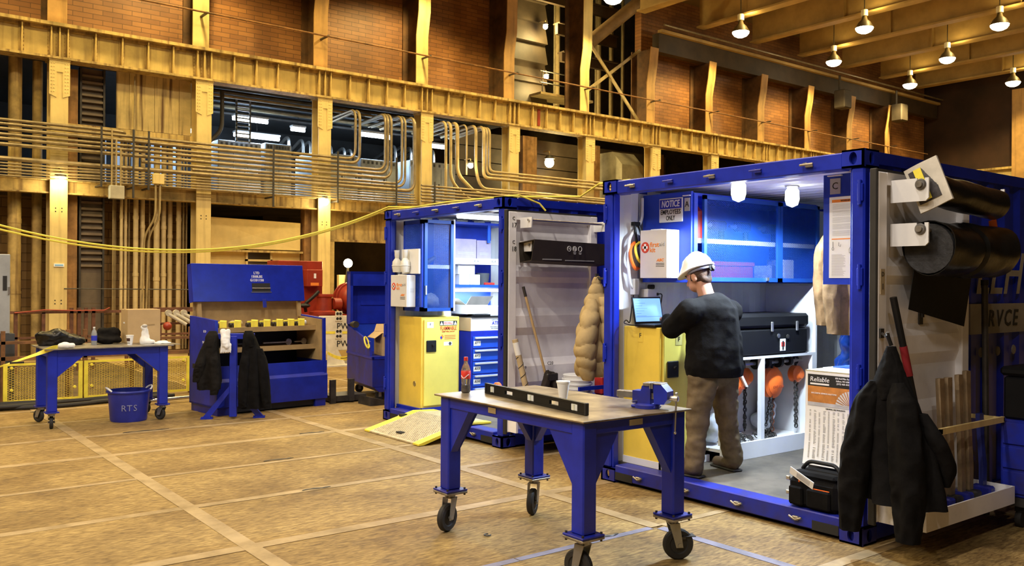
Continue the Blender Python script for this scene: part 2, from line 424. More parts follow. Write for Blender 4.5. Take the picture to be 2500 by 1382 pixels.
floor = struct('floor', MB().box(-30, 45, -24, 15, -.3, -.012), concrete)
sheet_me = MB().box(-1.215, 1.215, -.606, .606, -.018, 0, .004).mesh('osb_sheet')
sheet_me.materials.append(osb)
FX0, FY0, FZ0 = floor.location
for i in range(-2, 4):
    for j in range(-6, 12):
        if i < 1 and j < -2: continue
        o = link('osb_sheet', sheet_me, floor); o.location = (2.44*i+1.22-FX0, -1.22*j-.61-FY0, random.uniform(-.0015, .001)-FZ0)
part('floor_plate', MB().box(-8, 2.43, 2.45, 8.9, -.015, .004), mat('dark brown floor plate', (.09, .055, .022), .75, 0, .3, 2, .1), floor)
def tape(x0, x1, y0, y1, m):
    part('seam_tape', MB().box(x0, x1, y0, y1, -.001, .0035 if y1-y0 > x1-x0 else .0025), m, floor)
for x in (-2.44, 0, 2.44, 4.88):
    wd = .055
    if x == 2.44:
        tape(x-wd, x+wd, -7.32, 6, tape_tan); tape(x-wd*.7, x+wd*.7, -13, -7.36, tape_blue)
    else: tape(x-wd, x+wd, -13, 6 if x > 3 else 2.4, tape_tan)
for j in range(-5, 10):
    y = -1.22*j; wd = .033+.012*((j*7) % 3)
    if j == 6: tape(-4.8, 1.2, y-wd, y+wd, tape_blue); tape(1.21, 2.38, y-wd*.9, y+wd*.9, tape_blue); tape(2.5, 7.3, y-wd, y+wd, tape_tan)
    else: tape(-4.8 if j > -2 else 2.5, 7.3, y-wd, y+wd, tape_tan)
# scraps of tape that came loose
for (x, y, l) in ((.45, -1.2, .5), (1.1, -3.6, .3), (.9, -4.9, .25), (2.0, -2.4, .3), (1.9, -7.3, .2)):
    part('tape_scrap', MB().sheet(lambda u, v, x=x, y=y, l=l: (x+l*u, y+.012*v*(1+.6*math.sin(17*u))+.012*math.sin(u*7), .006+.005*math.sin(3.1*u)*v), 12, 2, .002), dark_steel, floor)

# ---- brick upper wall
brick_m, nt, b = node_mat('glazed brown brick', .55)
vv = nt.nodes.new('ShaderNodeTexCoord'); sp = nt.nodes.new('ShaderNodeSeparateXYZ'); nt.links.new(vv.outputs['Object'], sp.inputs[0]); cb = nt.nodes.new('ShaderNodeCombineXYZ')
nt.links.new(sp.outputs[0], cb.inputs[0]); nt.links.new(sp.outputs[2], cb.inputs[1])
bt = nt.nodes.new('ShaderNodeTexBrick'); nt.links.new(cb.outputs[0], bt.inputs['Vector'])
for k, v in (('Scale', 1.), ('Mortar Size', .007), ('Brick Width', .42), ('Row Height', .115), ('Bias', .1)): bt.inputs[k].default_value = v
bt.inputs['Color1'].default_value = (.36, .16, .05, 1); bt.inputs['Color2'].default_value = (.25, .105, .035, 1); bt.inputs['Mortar'].default_value = (.12, .055, .022, 1)
nn = tex(nt, 'ShaderNodeTexNoise', vv.outputs['Object'], Scale=.7, Detail=5.)
c = mixc(nt, bt.outputs['Color'], ramp(nt, nn.outputs['Fac'], [(.35, (.6, .55, .5)), (.65, (1.1, 1.08, 1.05))]), 1., 'MULTIPLY'); nt.links.new(c, b.inputs['Base Color'])
bp = nt.nodes.new('ShaderNodeBump'); bp.inputs['Strength'].default_value = .4; bp.inputs['Distance'].default_value = .01; nt.links.new(bt.outputs['Fac'], bp.inputs['Height']); bp.invert = True; nt.links.new(bp.outputs[0], b.inputs['Normal'])
mbw = MB().box(-8, 14.0, 10.1, 10.4, 6.6, 13); mbw.box(20.3, 40, 10.1, 10.4, 6.6, 13)
struct('wall_left', mbw, brick_m)
block_m, nt, b = node_mat('dim yellow block', .8)
bt2 = nt.nodes.new('ShaderNodeTexBrick'); tc = nt.nodes.new('ShaderNodeTexCoord'); sp = nt.nodes.new('ShaderNodeSeparateXYZ'); nt.links.new(tc.outputs['Object'], sp.inputs[0]); cb = nt.nodes.new('ShaderNodeCombineXYZ')
nt.links.new(sp.outputs[0], cb.inputs[0]); nt.links.new(sp.outputs[2], cb.inputs[1]); nt.links.new(cb.outputs[0], bt2.inputs['Vector'])
for k, v in (('Scale', 1.), ('Mortar Size', .008), ('Brick Width', .4), ('Row Height', .2)): bt2.inputs[k].default_value = v
bt2.inputs['Color1'].default_value = (.30, .19, .07, 1); bt2.inputs['Color2'].default_value = (.24, .14, .05, 1); bt2.inputs['Mortar'].default_value = (.1, .06, .025, 1)
nt.links.new(bt2.outputs[0], b.inputs['Base Color'])
struct('wall_left_lower', MB().box(-8, 4.85, 10.55, 10.8, -.1, 3.6), block_m)
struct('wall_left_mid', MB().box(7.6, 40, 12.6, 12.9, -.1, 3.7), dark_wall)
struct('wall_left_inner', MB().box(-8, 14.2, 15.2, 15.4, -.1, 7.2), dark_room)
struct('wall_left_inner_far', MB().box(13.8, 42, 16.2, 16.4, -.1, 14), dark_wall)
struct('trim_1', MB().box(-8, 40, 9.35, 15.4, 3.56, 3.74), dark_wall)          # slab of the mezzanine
struct('trim_2', MB().box(-8, 13.9, 9.7, 15.4, 6.42, 6.6), grey_dark)            # its soffit
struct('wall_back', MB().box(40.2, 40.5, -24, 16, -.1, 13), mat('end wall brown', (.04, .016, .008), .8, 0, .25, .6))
roof_m = mat('brown roof deck', (.26, .17, .06), .8, 0, .15, .8)
struct('ceiling', MB().box(4, 41, -24, 11, 12.0, 12.2), roof_m)
beam_m = mat('brown roof beam', (.42, .27, .09), .7, 0, .12, 1.2)
for k in range(10):
    x = 13.45+3.05*k; m_ = MB(); 
    t = thing('roof_beam', ('deep brown roof beam, number %d counted from the tall diagonal duct' % (k+1)) if k < 0 else
      ['brown roof beam right above the diagonal duct','brown roof beam just beyond the duct, cut by the frame','brown roof beam nearest the camera over the container','second nearest brown roof beam over the container','third nearest brown roof beam over the container','fourth nearest brown roof beam over the container','brown roof beam before the three farthest ones','third farthest brown roof beam','second farthest brown roof beam','farthest brown roof beam by the dark end wall'][k], 'beam', (x, -6, 10.9), 0, 'roof beams of the hall')
    part('bottom_flange', MB().box(x-.2, x+.2, -23, 9.4, 10.9, 10.96), beam_m, t)
    part('web', MB().box(x-.03, x+.03, -23, 9.4, 10.96, 11.94), beam_m, t)
    part('top_flange', MB().box(x-.2, x+.2, -23, 9.4, 11.94, 11.999), beam_m, t)
    for y in (-8, -3.5, 1, 5.5):
        part('stiffener', MB().box(x-.16, x+.16, y-.02, y+.02, 10.96, 11.94), beam_m, t)
# ---- crane rail along the upper wall
t = thing('crane_rail_beam', 'dark crane rail beam running under the roof beams', 'beam', (27, 9.35, 10.3))
part('girder_face', MB().box(20.5, 40, 9.45, 9.75, 9.75, 10.4), mat('dark brown steel', (.045, .026, .011), .7, 0, .2, 1.5), t)
part('rail', MB().box(20.5, 40, 9.3, 9.5, 10.4, 10.5), beam_m, t)
part('conduit_run', MB().tube([(20.5, 9.2, 10.62), (40, 9.2, 10.62)], .04), conduit_grey, t)

# ---- columns and pilasters
COLX = [1.69+3.05*k for k in range(12)]
ordn = ['first', 'second', 'third', 'fourth', 'fifth', 'sixth', 'seventh', 'eighth', 'ninth', 'tenth', 'eleventh', 'farthest']
def rivet_rows(mb, x, y, z0, z1, n, r=.014):
    for i in range(n):
        z = z0+(z1-z0)*i/(n-1); mb.lathe([(0, -.012), (r*.8, -.008), (r, 0)], (x, y, z), 6, 'y')
for k, x in enumerate(COLX[:9]):
    t = thing('steel_column', '%s cream steel column from the left under the riveted girder' % ordn[k], 'column', (x, 9.2, 0), 0, 'columns under the girder')
    m_ = cream
    part('front_flange', MB().box(x-.17, x+.17, 9.05, 9.075, 0, 6.34), m_, t)
    part('web', MB().box(x-.012, x+.012, 9.075, 9.43, 0, 6.34), m_, t)
    part('rear_flange', MB().box(x-.17, x+.17, 9.43, 9.455, 0, 6.34), m_, t)
    cp = MB().prism([(x-.2, 9.035, 5.62), (x-.06, 9.035, 5.56), (x-.06, 9.035, 6.1), (x+.06, 9.035, 6.1), (x+.06, 9.035, 5.56), (x+.2, 9.035, 5.62), (x+.2, 9.035, 6.34), (x-.2, 9.035, 6.34)], (0, .016, 0))
    p_ = part('splice_plate', cp, cream, t)
    rv = MB()
    for dx in (-.16, -.11, .11, .16): rivet_rows(rv, x+dx, 9.035, 5.68, 6.28, 9)
    part('rivets', rv, cream, p_, kind='stuff')
    part('cap_plate', MB().box(x-.21, x+.21, 9.02, 9.45, 6.34, 6.37), cream_dirty, t)
    if k in (0, 1, 2, 3):
        bh = MB()
        for z in (1.2, 3.15):
            for dx in (-.06, .06):
                for dz in (0, .07): bh.lathe([(0, -.004), (.014, -.004), (.014, 0)], (x+dx, 9.05, z+dz), 8, 'y')
        part('bolt_heads', bh, dark_steel, t, kind='stuff')
t0 = thing('sign_plate', 'small white sign plate on the first cream column', 'sign', (1.69, 9.04, 2.0))
part('plate', MB().box(1.6, 1.8, 9.03, 9.045, 1.98, 2.05), paper, t0); part('print', MB().box(1.62, 1.78, 9.026, 9.03, 2.0, 2.03), mat('light blue print', (.2, .45, .8), .6, 0, 0), t0)
for k, x in enumerate(COLX):
    if k > 11: break
    z1 = 9.74 if k > 5 else 11.95 if k > 0 else 12.4
    yb = 9.75
    prof = [(x-.2, 9.32, 7.13), (x-.2, 9.32, 8.55), (x-.2, 9.2, 9.2), (x-.2, 9.14, z1), (x-.2, 10.1, z1), (x-.2, 10.1, 7.13)]
    t = thing('steel_pilaster', ('%s steel pilaster from the left on the upper wall, standing on the girder' % ordn[k]), 'pilaster', (x, 9.6, 7.13), 0, 'pilasters of the upper wall')
    mm = cream if k in (1, 3, 5) else (mat('ochre steel paint', (.5, .28, .09), .65, 0, .12, 1.5, 0, .35))
    ff = MB()
    def ribbon(o, xa, xb):
        a = [(xa, 9.32-o, 7.13), (xa, 9.32-o, 8.55), (xa, 9.2-o, 9.2), (xa, 9.14-o, z1)]
        v = a+[(p[0], p[1]+.03, p[2]) for p in a][::-1]
        return MB().prism(v, (xb-xa, 0, 0))
    part('front_flange', ribbon(0, x-.19, x+.19), mm, t)
    part('web', MB().prism([(x-.015, p[1]+.02, p[2]) for p in ((0, 9.32, 7.13), (0, 9.32, 8.55), (0, 9.2, 9.2), (0, 9.14, z1))]+[(x-.015, 10.09, z1), (x-.015, 10.09, 7.13)], (.03, 0, 0)), mat('shade brown web steel', (.10, .045, .014), .75, 0, .3, 2), t)  # dark brown on web and rear flange puts their unlit shade into the colour
    part('rear_flange', MB().box(x-.19, x+.19, 10.05, 10.09, 7.13, z1), mat('shade brown web steel', (.10, .045, .014)), t)

# ---- riveted girder
t = thing('riveted_girder', 'long cream riveted plate girder carried by the row of columns', 'girder', (16, 9.2, 6.37))
part('web', MB().box(-6, 38, 9.17, 9.2, 6.42, 7.06), mat('girder cream', (.56, .41, .14), .65, 0, .15, 1.2, .05, .35), t)
part('top_flange', MB().box(-6, 38, 8.98, 9.42, 7.06, 7.13), cream_dirty, t)
part('bottom_flange', MB().box(-6, 38, 9.0, 9.4, 6.37, 6.42), cream_dirty, t)
part('flange_angle', MB().box(-6, 38, 9.12, 9.17, 7.0, 7.06), cream_dirty, t)
st_me = MB().box(-.012, .012, 9.03, 9.17, 6.42, 7.06).box(-.055, .055, 9.15, 9.172, 6.42, 7.06).mesh('stiffener'); st_me.materials.append(cream_dirty)
def stif(x):
    o = link('stiffener', st_me, t); o.location = (x-t.location.x, -t.location.y, -t.location.z)
rv = MB()
for k in range(-2, 12):
    xc = 1.69+3.05*k
    for dx in (-.16, 0, .16):
        if -6 < xc+dx < 38: stif(xc+dx); 
    for j in range(1, 5):
        xx = xc+.16+(3.05-.32)*j/5
        if -6 < xx < 38: stif(xx)
        if 0 < xx < 24: rivet_rows(rv, xx+.04, 9.15, 6.5, 7.0, 7, .012)
    for dx in (-.21, -.05, .11, .2):
        if 0 < xc < 24: rivet_rows(rv, xc+dx, 9.15, 6.48, 7.0, 8, .013)
part('rivets', rv, cream_dirty, t, kind='stuff')
solo('red_mark_plate', MB().box(14.86, 14.95, 9.14, 9.168, 6.5, 7.0), red_paint, 'narrow red painted strip on the girder web', 'marking plate')
# handrail cable along the top of the girder
t = thing('handrail_cable', 'thin steel handrail pipe strung along the upper brick wall', 'rail', (16, 8.97, 7.13))
part('rail_pipe', MB().tube([(-6, 8.9, 7.95), (38, 8.9, 7.8)], .022), wood_dark, t)
for x in COLX[1:]: part('rail_clip', MB().box(x-.03, x+.03, 8.88, 9.315, 7.9, 7.93), dark_steel, t)
# ---- lower beam of the mezzanine edge
t = thing('mezzanine_beam', 'cream stained edge beam below the conduit runs', 'beam', (8, 9.3, 3.54))
part('web', MB().box(-6, 14, 9.22, 9.25, 3.56, 3.8), cream_dirty, t)
part('bottom_flange', MB().box(-6, 14, 9.1, 9.35, 3.53, 3.56), cream_dirty, t)
part('top_flange', MB().box(-6, 14, 9.1, 9.35, 3.8, 3.83), cream_dirty, t)

# ---- lamps: high bays
def bell(x, y):
    t = thing('high_bay_lamp', 'x', 'lamp', (x, y, LAMPZ), 0, 'high bay lamps under the roof')
    part('shade', MB().lathe([(.07, .42), (.1, .30), (.2, .2), (.3, .02), (.285, .02), (.19, .18), (.08, .28)], (0, 0, 0), 18), mat('brown lamp shade', (.10, .07, .03), .5, 0, 0), t, local=True)
    part('lens', MB().lathe([(0, -.16), (.12, -.15), (.22, -.10), (.28, -.02), (.285, .025), (.1, .08), (0, .09)], (0, 0, 0), 20), bulb_warm, t, local=True)
    part('ballast', MB().lathe([(0, .42), (.11, .42), (.11, .62), (.04, .66), (0, .66)], (0, 0, 0), 12), mat('pale ballast housing', (.9, .85, .7), .5, 0, 0), t, local=True)
    part('hanger', MB().cyl((0, 0, .66), (0, 0, 1.66), .015, n=6), dark_steel, t, local=True)
    return t
lab = {(1, 3): 'nearest lit high bay lamp at top right of the roof, cut by the frame'}
proto = None
vis = [(16.5, 7.6, 'lit lamp cut by the frame top beside the diagonal duct'), (22.4, 7.45, 'lit high bay lamp nearest the brick wall and the diagonal duct'), (28.4, 7.7, 'lit high bay lamp above the brick wall, second in the wall row'),
       (34.4, 7.85, 'farthest lit high bay lamp in the row along the brick wall'), (25.2, 4.55, 'lit high bay lamp in the middle row, nearest of that row'), (31.3, 4.75, 'lit high bay lamp in the middle of the middle row'),
       (37.3, 4.9, 'farthest lit high bay lamp of the middle row, near the end wall'), (28.3, 1.57, 'lit high bay lamp at the top right, nearest the corner of the photo')]
for x, y, lb in vis:
    o = bell(x, y) if proto is None else copy_tree(proto); proto = proto or o; o.location = (x, y, LAMPZ); o['label'] = lb; light('spill_light', 'POINT', (x, y-.35, LAMPZ+.45), 22, WARM, .1)

# ---- wall lamps
def flood(name, loc, label, power, r=.09, color=WARM, arm=True):
    x, y, z = loc; t = thing(name, label, 'lamp', loc, 0, 'lit wall lamps')
    part('bulb', MB().sph((x, y, z), (r, r*.9, r), 14, 8), bulb_warm, t)
    part('hood', MB().lathe([(r*.5, r*1.5), (r*.8, r*1.2), (r*1.15, r*.75)], (x, y, z), 14), dark_steel, t)
    if arm: part('arm', MB().tube(bent([(x, y, z+r*1.5), (x, y, z+r*2.4), (x, y+.3, z+r*2.4)], .08), .015), cream_pipe, t)
    light('flood_light', 'POINT', (x, y-r-.12, z-.05), power, color, .1)
flood('wall_lamp', (1.69, 8.88, 3.78), 'glaring wall lamp on the first cream column', 26, .12)
flood('wall_lamp', (7.72, 8.88, 3.72), 'glaring wall lamp on the third cream column', 26, .1)
flood('wall_lamp', (12.1, 8.75, 5.0), 'round globe lamp hung among the bent conduits', 25, .08)
flood('wall_lamp', (17.4, 11.6, 5.85), 'glaring flood lamp in the dark bay above the container', 160, .17)
flood('wall_lamp', (17.15, 11.5, 8.75), 'small flood lamp low on the walkway among the tall pipes', 150, .09)
flood('wall_lamp', (17.1, 11.5, 10.45), 'small flood lamp high among the tall pipes', 150, .09)
t = thing('post_lamp', 'round lit lamp on a white post behind the blue boxes', 'lamp', (7.05, 6.4, 0))
part('post', MB().box(6.88, 7.28, 6.4, 6.5, 0, 1.86), cream, t); part('bulb', MB().sph((7.05, 6.3, 2.12), .1), bulb_warm, t); part('neck', MB().cyl((7.05, 6.38, 1.7), (7.05, 6.3, 2.04), .03), dark_steel, t)
light('flood_light', 'POINT', (7.05, 6.1, 2.12), 30, WARM, .1)

# ---- conduit runs: straight runs and runs that climb into the ceiling of the mezzanine
cg = 'horizontal conduits on the wall'
def conduit(pts, r, label, m=None, bend=.28, group=cg):
    solo('conduit', MB().tube(bent(pts, bend), r, 8), m or conduit_grey, label, 'conduit', group)
straight = [(4.945, .035, -5, 3.0), (4.86, .035, -5, 8.55), (4.76, .04, -5, 8.67), (4.65, .035, -5, 9.42), (4.56, .04, -5, 9.5), (4.45, .04, -5, 9.6), (4.33, .035, 3.3, 9.93), (4.25, .035, 4.4, 10.03), (4.16, .05, -5, 10.32)]
words = ['topmost short', 'top', 'second', 'third', 'fourth', 'fifth', 'sixth', 'seventh', 'thick eighth']
for (z, r, x0, x1), wd in zip(straight, words):
    up = x1 > 8
    p = [(x0, 8.85, z), (x1, 8.85, z)]
    if up: p += [(x1, 8.85, 6.16), (x1+.05, 10.8, 6.16-.1*random.random())]
    else: p += [(x1, 9.4, z)]
    conduit(p, r, '%s conduit of the long bundle that runs in from the left' % wd)
for i, z in enumerate((4.06, 4.0, 3.93, 3.87, 3.81)):
    conduit([(-5, 8.8, z), (10.3+.02*i, 8.8, z)], .018 if i != 2 else .024, '%s thin conduit under the long bundle' % ['upper', 'second', 'third', 'fourth', 'lowest'][i])
for i in range(6):
    z = 4.35-.085*i
    conduit([(10.5, 8.78, z-.02), (25, 8.78, z-.02)], .03, '%s conduit of the run behind the small container' % ['top', 'second', 'third', 'fourth', 'fifth', 'bottom'][i])
for x, x2, z, w_, r in ((11.38, None, 4.1, 'straight vertical', .04), (11.54, 12.1, 4.22, 'first offset', .045), (11.76, 12.4, 4.40, 'second offset', .055), (12.08, None, 4.75, 'thin vertical', .025), (12.40, 12.58, 4.55, 'third offset', .045), (12.68, 13.1, 4.72, 'left swept', .05), (12.79, 13.2, 4.825, 'middle swept', .035), (12.89, 13.3, 4.92, 'right swept', .035)):
    p = [(x+.05, 10.8, 6.1), (x, 8.92, 6.2), (x, 8.92, z+.35 if x2 else z)]
    if x2: p += [(x2, 8.92, z-.15), (24, 8.92, z-.15)] if 'swept' not in w_ else [(x, 8.92, z), (24, 8.92, z)]
    conduit(p, r, '%s conduit dropping in front of the fourth bay' % w_, cream_pipe, .25, 'conduits dropping in the fourth bay')
for i in range(7):
    x = 8.2+.33*i+.1*(i % 2)
    conduit([(x, 14.8, 5.0), (x, 12.2, 5.9-.03*i), (x, 12.2, 3.745)], .045, 'bright conduit %s bending down inside the lit mezzanine' % ['nearest the third column', 'second', 'third', 'fourth', 'fifth', 'sixth', 'seventh'][i], chrome, .3, 'conduits inside the mezzanine')
for i in range(6):
    x = 11.6+.28*i
    conduit([(x+.4, 14.8, 5.6), (x, 12.06, 5.95), (x, 12.06, 3.745)], .045, '%s arched white conduit inside the fourth bay' % ordn[i], chrome, .3, 'arched conduits in the fourth bay')
for i, x in enumerate((2.45, 3.1, 3.42, 6.3, 8.0, 9.7, 10.9)):
    solo('conduit_hanger', MB().box(x-.02, x+.02, 8.715, 8.74, 3.5 if i % 2 else 3.7, 5.0 if x < 10 else 4.45).box(x-.02, x+.02, 8.74, 9.22, 3.72, 3.755), dark_steel, 'dark upright strut clamping the conduits, %s from the left' % ordn[i], 'strut', 'struts that hold the conduits')
t = thing('junction_box', 'grey square junction box at the end of the thin conduits', 'junction box', (2.76, 8.75, 3.46)); part('box', MB().box(2.61, 2.91, 8.68, 8.82, 3.46, 3.75, .01), grey_cab, t); part('lid', MB().box(2.62, 2.9, 8.67, 8.68, 3.47, 3.74), mat('beige grey enamel', (.42, .38, .28), .5), t)
t = thing('junction_box', 'yellow lit junction box on the thin conduits beside the dangling cords', 'junction box', (3.62, 8.75, 3.84)); part('box', MB().box(3.5, 3.74, 8.66, 8.78, 3.84, 4.07, .01), cream, t); part('lid', MB().box(3.51, 3.73, 8.65, 8.66, 3.85, 4.06), cream, t)
for i, x in enumerate((3.57, 3.66)): solo('conduit', MB().tube(bent([(x, 8.72, 3.84), (x, 8.72, 3.1), (x-.2, 8.85, 2.7), (x-.22, 9.0, 0.3)], .2), .022, 6), cream_pipe, '%s drop conduit under the yellow junction box' % ('left', 'right')[i], 'conduit', 'drop conduits under the yellow box')
for i, x in enumerate((2.66, 2.75, 2.84)): solo('conduit', MB().tube([(x, 8.735, 3.75), (x, 8.735, 4.95-.2*i)], .018, 6), cream_pipe, '%s riser on top of the grey junction box' % ('left', 'middle', 'right')[i], 'conduit', 'risers on the grey box')

# ---- bay 0: big pipes, louvre tray, stained steel panel, pipe bank
for i, (x, r, y) in enumerate(((.96, .13, 9.7), (1.4, .1, 9.8), (-.4, .12, 9.8))):
    solo('riser_pipe', MB().cyl((x, y, 0), (x, y, 6.9), r, n=18).cyl((x, y, 2.9), (x, y, 3.0), r*1.05, n=18).cyl((x, y, 1.4), (x, y, 1.46), r*1.05, n=18), cream_dirty, ['thick tan riser pipe at the far left', 'thinner tan riser pipe left of the first column', 'tan riser pipe at the frame edge'][i], 'pipe', 'big riser pipes')
solo('timber_post', MB().box(1.93, 2.14, 9.5, 9.7, 0, 6.3), brown_duct, 'rusty brown steel post right behind the first column', 'post')
t = thing('cable_tray', 'dark louvred cable tray riser behind the first bay', 'cable tray', (2.45, 9.7, 0))
part('side_rail', MB().box(2.2, 2.24, 9.6, 9.75, 0, 6.4), dark_steel, t); part('side_rail', MB().box(2.68, 2.72, 9.6, 9.75, 0, 6.4), dark_steel, t)
part('cover', MB().box(2.24, 2.68, 9.7, 9.74, 0, 6.4), mat('brown grey sheet', (.12, .09, .06), .6), t)
for z in np.arange(2.0, 6.3, .14): part('slat', MB().box(2.24, 2.68, 9.62, 9.7, z, z+.05), mat('brown grey slat', (.16, .12, .08), .5), t)
t = thing('stained_panel', 'rust streaked cream steel panel under the girder', 'panel', (3.75, 9.5, 5.1))
for i in range(6):
    part('panel_sheet', MB().box(2.93+i*.275, 2.93+i*.275+.27, 9.5-.012*(i % 2), 9.54, 5.12, 6.45), mat('rust streaked cream', (.66, .5, .2), .65, 0, .12, 2, 0, .95), t)
part('sill_angle', MB().box(1.9, 4.6, 9.42, 9.5, 4.83, 5.1), cream_dirty, t)
solo('conduit', MB().tube([(3.28, 9.35, 6.3), (3.28, 9.35, 4.7)], .02, 6), cream_pipe, 'single thin conduit in front of the stained panel', 'conduit')
bank = [(3.08, .035), (3.18, .035), (3.27, .02), (3.39, .055), (3.55, .05), (3.72, .02), (3.85, .065), (4.02, .055), (4.18, .055), (4.35, .055), (4.47, .022), (4.56, .016), (2.9, .012), (2.94, .012), (2.98, .012)]
for i, (x, r) in enumerate(bank):
    mb = MB().cyl((x, 9.62+.05*(i % 3), .1), (x, 9.62+.05*(i % 3), 4.95), r, n=12)
    for z in (1.5+.1*(i % 4), 3.1-.2*(i % 3)): mb.cyl((x, 9.62+.05*(i % 3), z), (x, 9.62+.05*(i % 3), z+.08), r*1.16, n=12)
    solo('vertical_pipe', mb, cream_pipe if r < .03 else mat('buff painted pipe', (.6, .47, .24), .5, 0, .12, 3, 0, .3), '%s upright pipe of the pipe bank behind the cardboard box' % ['first', 'second', 'third', 'fourth', 'fifth', 'sixth', 'seventh', 'eighth', 'ninth', 'tenth', 'eleventh', 'twelfth', 'left thin', 'middle thin', 'right thin'][i], 'pipe', 'pipe bank between the first two columns')
t = thing('window_grid', 'blue lit window slots behind the pipe bank', 'window', (3.3, 12, 3.8))
for i, x in enumerate((2.35, 3.15, 3.5, 3.9, 4.35, 4.6, 4.9, 5.05)):
    part('pane', MB().box(x, x+.09+.06*(i < 3), 12, 12.02, 3.745, 5.4), mat('lit blue pane', (.4, .5, .6), .4, 0, 0, emit=(.35, .5, .75), power=.5), t)

# ---- bay 1 below: yellow plaster wall with X crease, ledge and window
yw = mat('yellow plaster', (.74, .55, .2), .75, 0, .1, 1.2)
struct('wall_left_booth', MB().box(4.85, 7.45, 9.75, 9.9, 0, 3.2), yw)
t = thing('booth_panel', 'yellow sheet panel with crossed creases above the small window', 'panel', (6.1, 9.6, 2.45))
zc = 2.85
for P_ in (((4.9, 2.5), (6.15, zc), (4.9, 3.25)), ((4.9, 3.25), (6.15, zc), (7.4, 3.2)), ((7.4, 3.2), (6.15, zc), (7.4, 2.5)), ((7.4, 2.5), (6.15, zc), (4.9, 2.5))):
    a, b_, c_ = [(q[0], 9.62+(.05 if q == (6.15, zc) else 0), q[1]) for q in P_]
    part('panel_facet', MB().prism([a, b_, c_], (0, .03, 0)), yw, t, smooth=False)
part('ledge', MB().box(4.85, 7.45, 9.55, 9.75, 2.42, 2.47), cream_dirty, t)
wn = struct('window_1', MB().box(6.0, 6.05, 9.68, 9.76, 1.2, 2.5).box(6.63, 6.68, 9.68, 9.76, 1.2, 2.5).box(6.0, 6.68, 9.68, 9.76, 2.45, 2.5).box(6.0, 6.68, 9.68, 9.76, 2.2, 2.25), cream)
for z0, z1 in ((2.25, 2.45), (1.2, 2.2)): part('pane', MB().box(6.05, 6.63, 9.72, 9.74, z0, z1), mat('dark window glass', (.06, .04, .02), .15, 0, 0), wn)
solo('timber_post', MB().box(7.46, 7.7, 9.5, 9.75, 0, 3.55), brown_duct, 'brown stained post right of the yellow panel', 'post')
struct('wall_left_lintel', MB().box(7.95, 13.8, 9.6, 9.75, 2.8, 3.6), cream_dirty)
struct('trim_3', MB().box(7.95, 13.8, 9.5, 9.62, 2.76, 2.82), cream_dirty)
solo('timber_post', MB().box(8.05, 8.25, 9.4, 9.55, 0, 2.75), cream_dirty, 'cream timber post behind the red machine', 'post')

# ---- the lit mezzanine room
cabs = [(5.75, 6.9, 5.36, 'wide grey switchgear cabinet with a vented top in the lit room'), (7.0, 7.75, 5.4, 'blue grey switchgear cabinet right of the vented one'), (8.3, 9.6, 5.25, 'dim grey switchgear cabinet behind the bent conduits'), (9.7, 10.9, 5.2, 'dim grey cabinet left of the fourth column'), (11.3, 12.9, 5.3, 'grey cabinet striped by shadows in the fourth bay')]
for i, (x0, x1, z1, lb) in enumerate(cabs):
    y0 = 11.0 if i < 2 else 10.7
    t = thing('switchgear_cabinet', lb, 'cabinet', ((x0+x1)/2, 11.5, 3.74), 0, 'switchgear in the mezzanine')
    part('body', MB().box(x0, x1, y0, 12, 3.74, z1, .02), grey_cab, t)
    n = 3 if i != 1 else 2
    for k in range(n):
        a = x0+(x1-x0)*k/n; b_ = x0+(x1-x0)*(k+1)/n
        d = part('door', MB().box(a+.015, b_-.015, y0-.025, y0, 3.85, z1-.2, .005), grey_cab, t)
        part('handle', MB().box(b_-.09, b_-.06, y0-.05, y0-.025, 4.5, 4.65), dark_steel, d)
    for k in range(8): part('vent', MB().box(x0+.06+k*(x1-x0-.1)/8, x0+.06+k*(x1-x0-.1)/8+.06, y0-.012, y0, z1-.14, z1-.06), grey_dark, t)
tubes = [(6.2, 7.15, 11.2, 5.98, 'bright fluorescent batten in the lit mezzanine'), (5.3, 5.75, 11.8, 5.62, 'short fluorescent batten beside the second column'), (6.6, 7.9, 12.2, 5.72, 'far fluorescent batten above the cabinets'), (9.95, 10.95, 11.2, 5.96, 'fluorescent batten behind the bent conduits'), (12.05, 12.95, 11.4, 5.9, 'wide fluorescent batten in the fourth bay'), (8.0, 8.4, 11.6, 5.95, 'short fluorescent batten right of the third column')]
for x0, x1, y, z, lb in tubes:
    t = thing('fluorescent_batten', lb, 'lamp', ((x0+x1)/2, y, z), 0, 'fluorescent lamps in the mezzanine')
    part('tube', MB().cyl((x0, y, z), (x1, y, z), .05), tube_on, t); part('housing', MB().box(x0, x1, y-.1, y+.1, z+.06, z+.11), white_in, t)
    part('chain', MB().cyl(((x0+x1)/2, y, z+.11), ((x0+x1)/2, y, 6.42), .008, n=5), dark_steel, t)
    light('batten_light', 'AREA', ((x0+x1)/2, y, z-.07), 85*(x1-x0), (.5, .72, 1), x1-x0, None, None, .1)
for i, (y, z) in enumerate(((9.9, 6.35), (10.3, 6.35), (10.8, 6.35), (11.6, 6.35), (12.5, 6.35))):
    solo('ceiling_pipe', MB().tube([(4.9, y, z), (13.5, y, z)], .06), [dark_steel, conduit_grey][i % 2], '%s pipe under the mezzanine soffit' % ordn[i], 'pipe', 'pipes under the soffit')
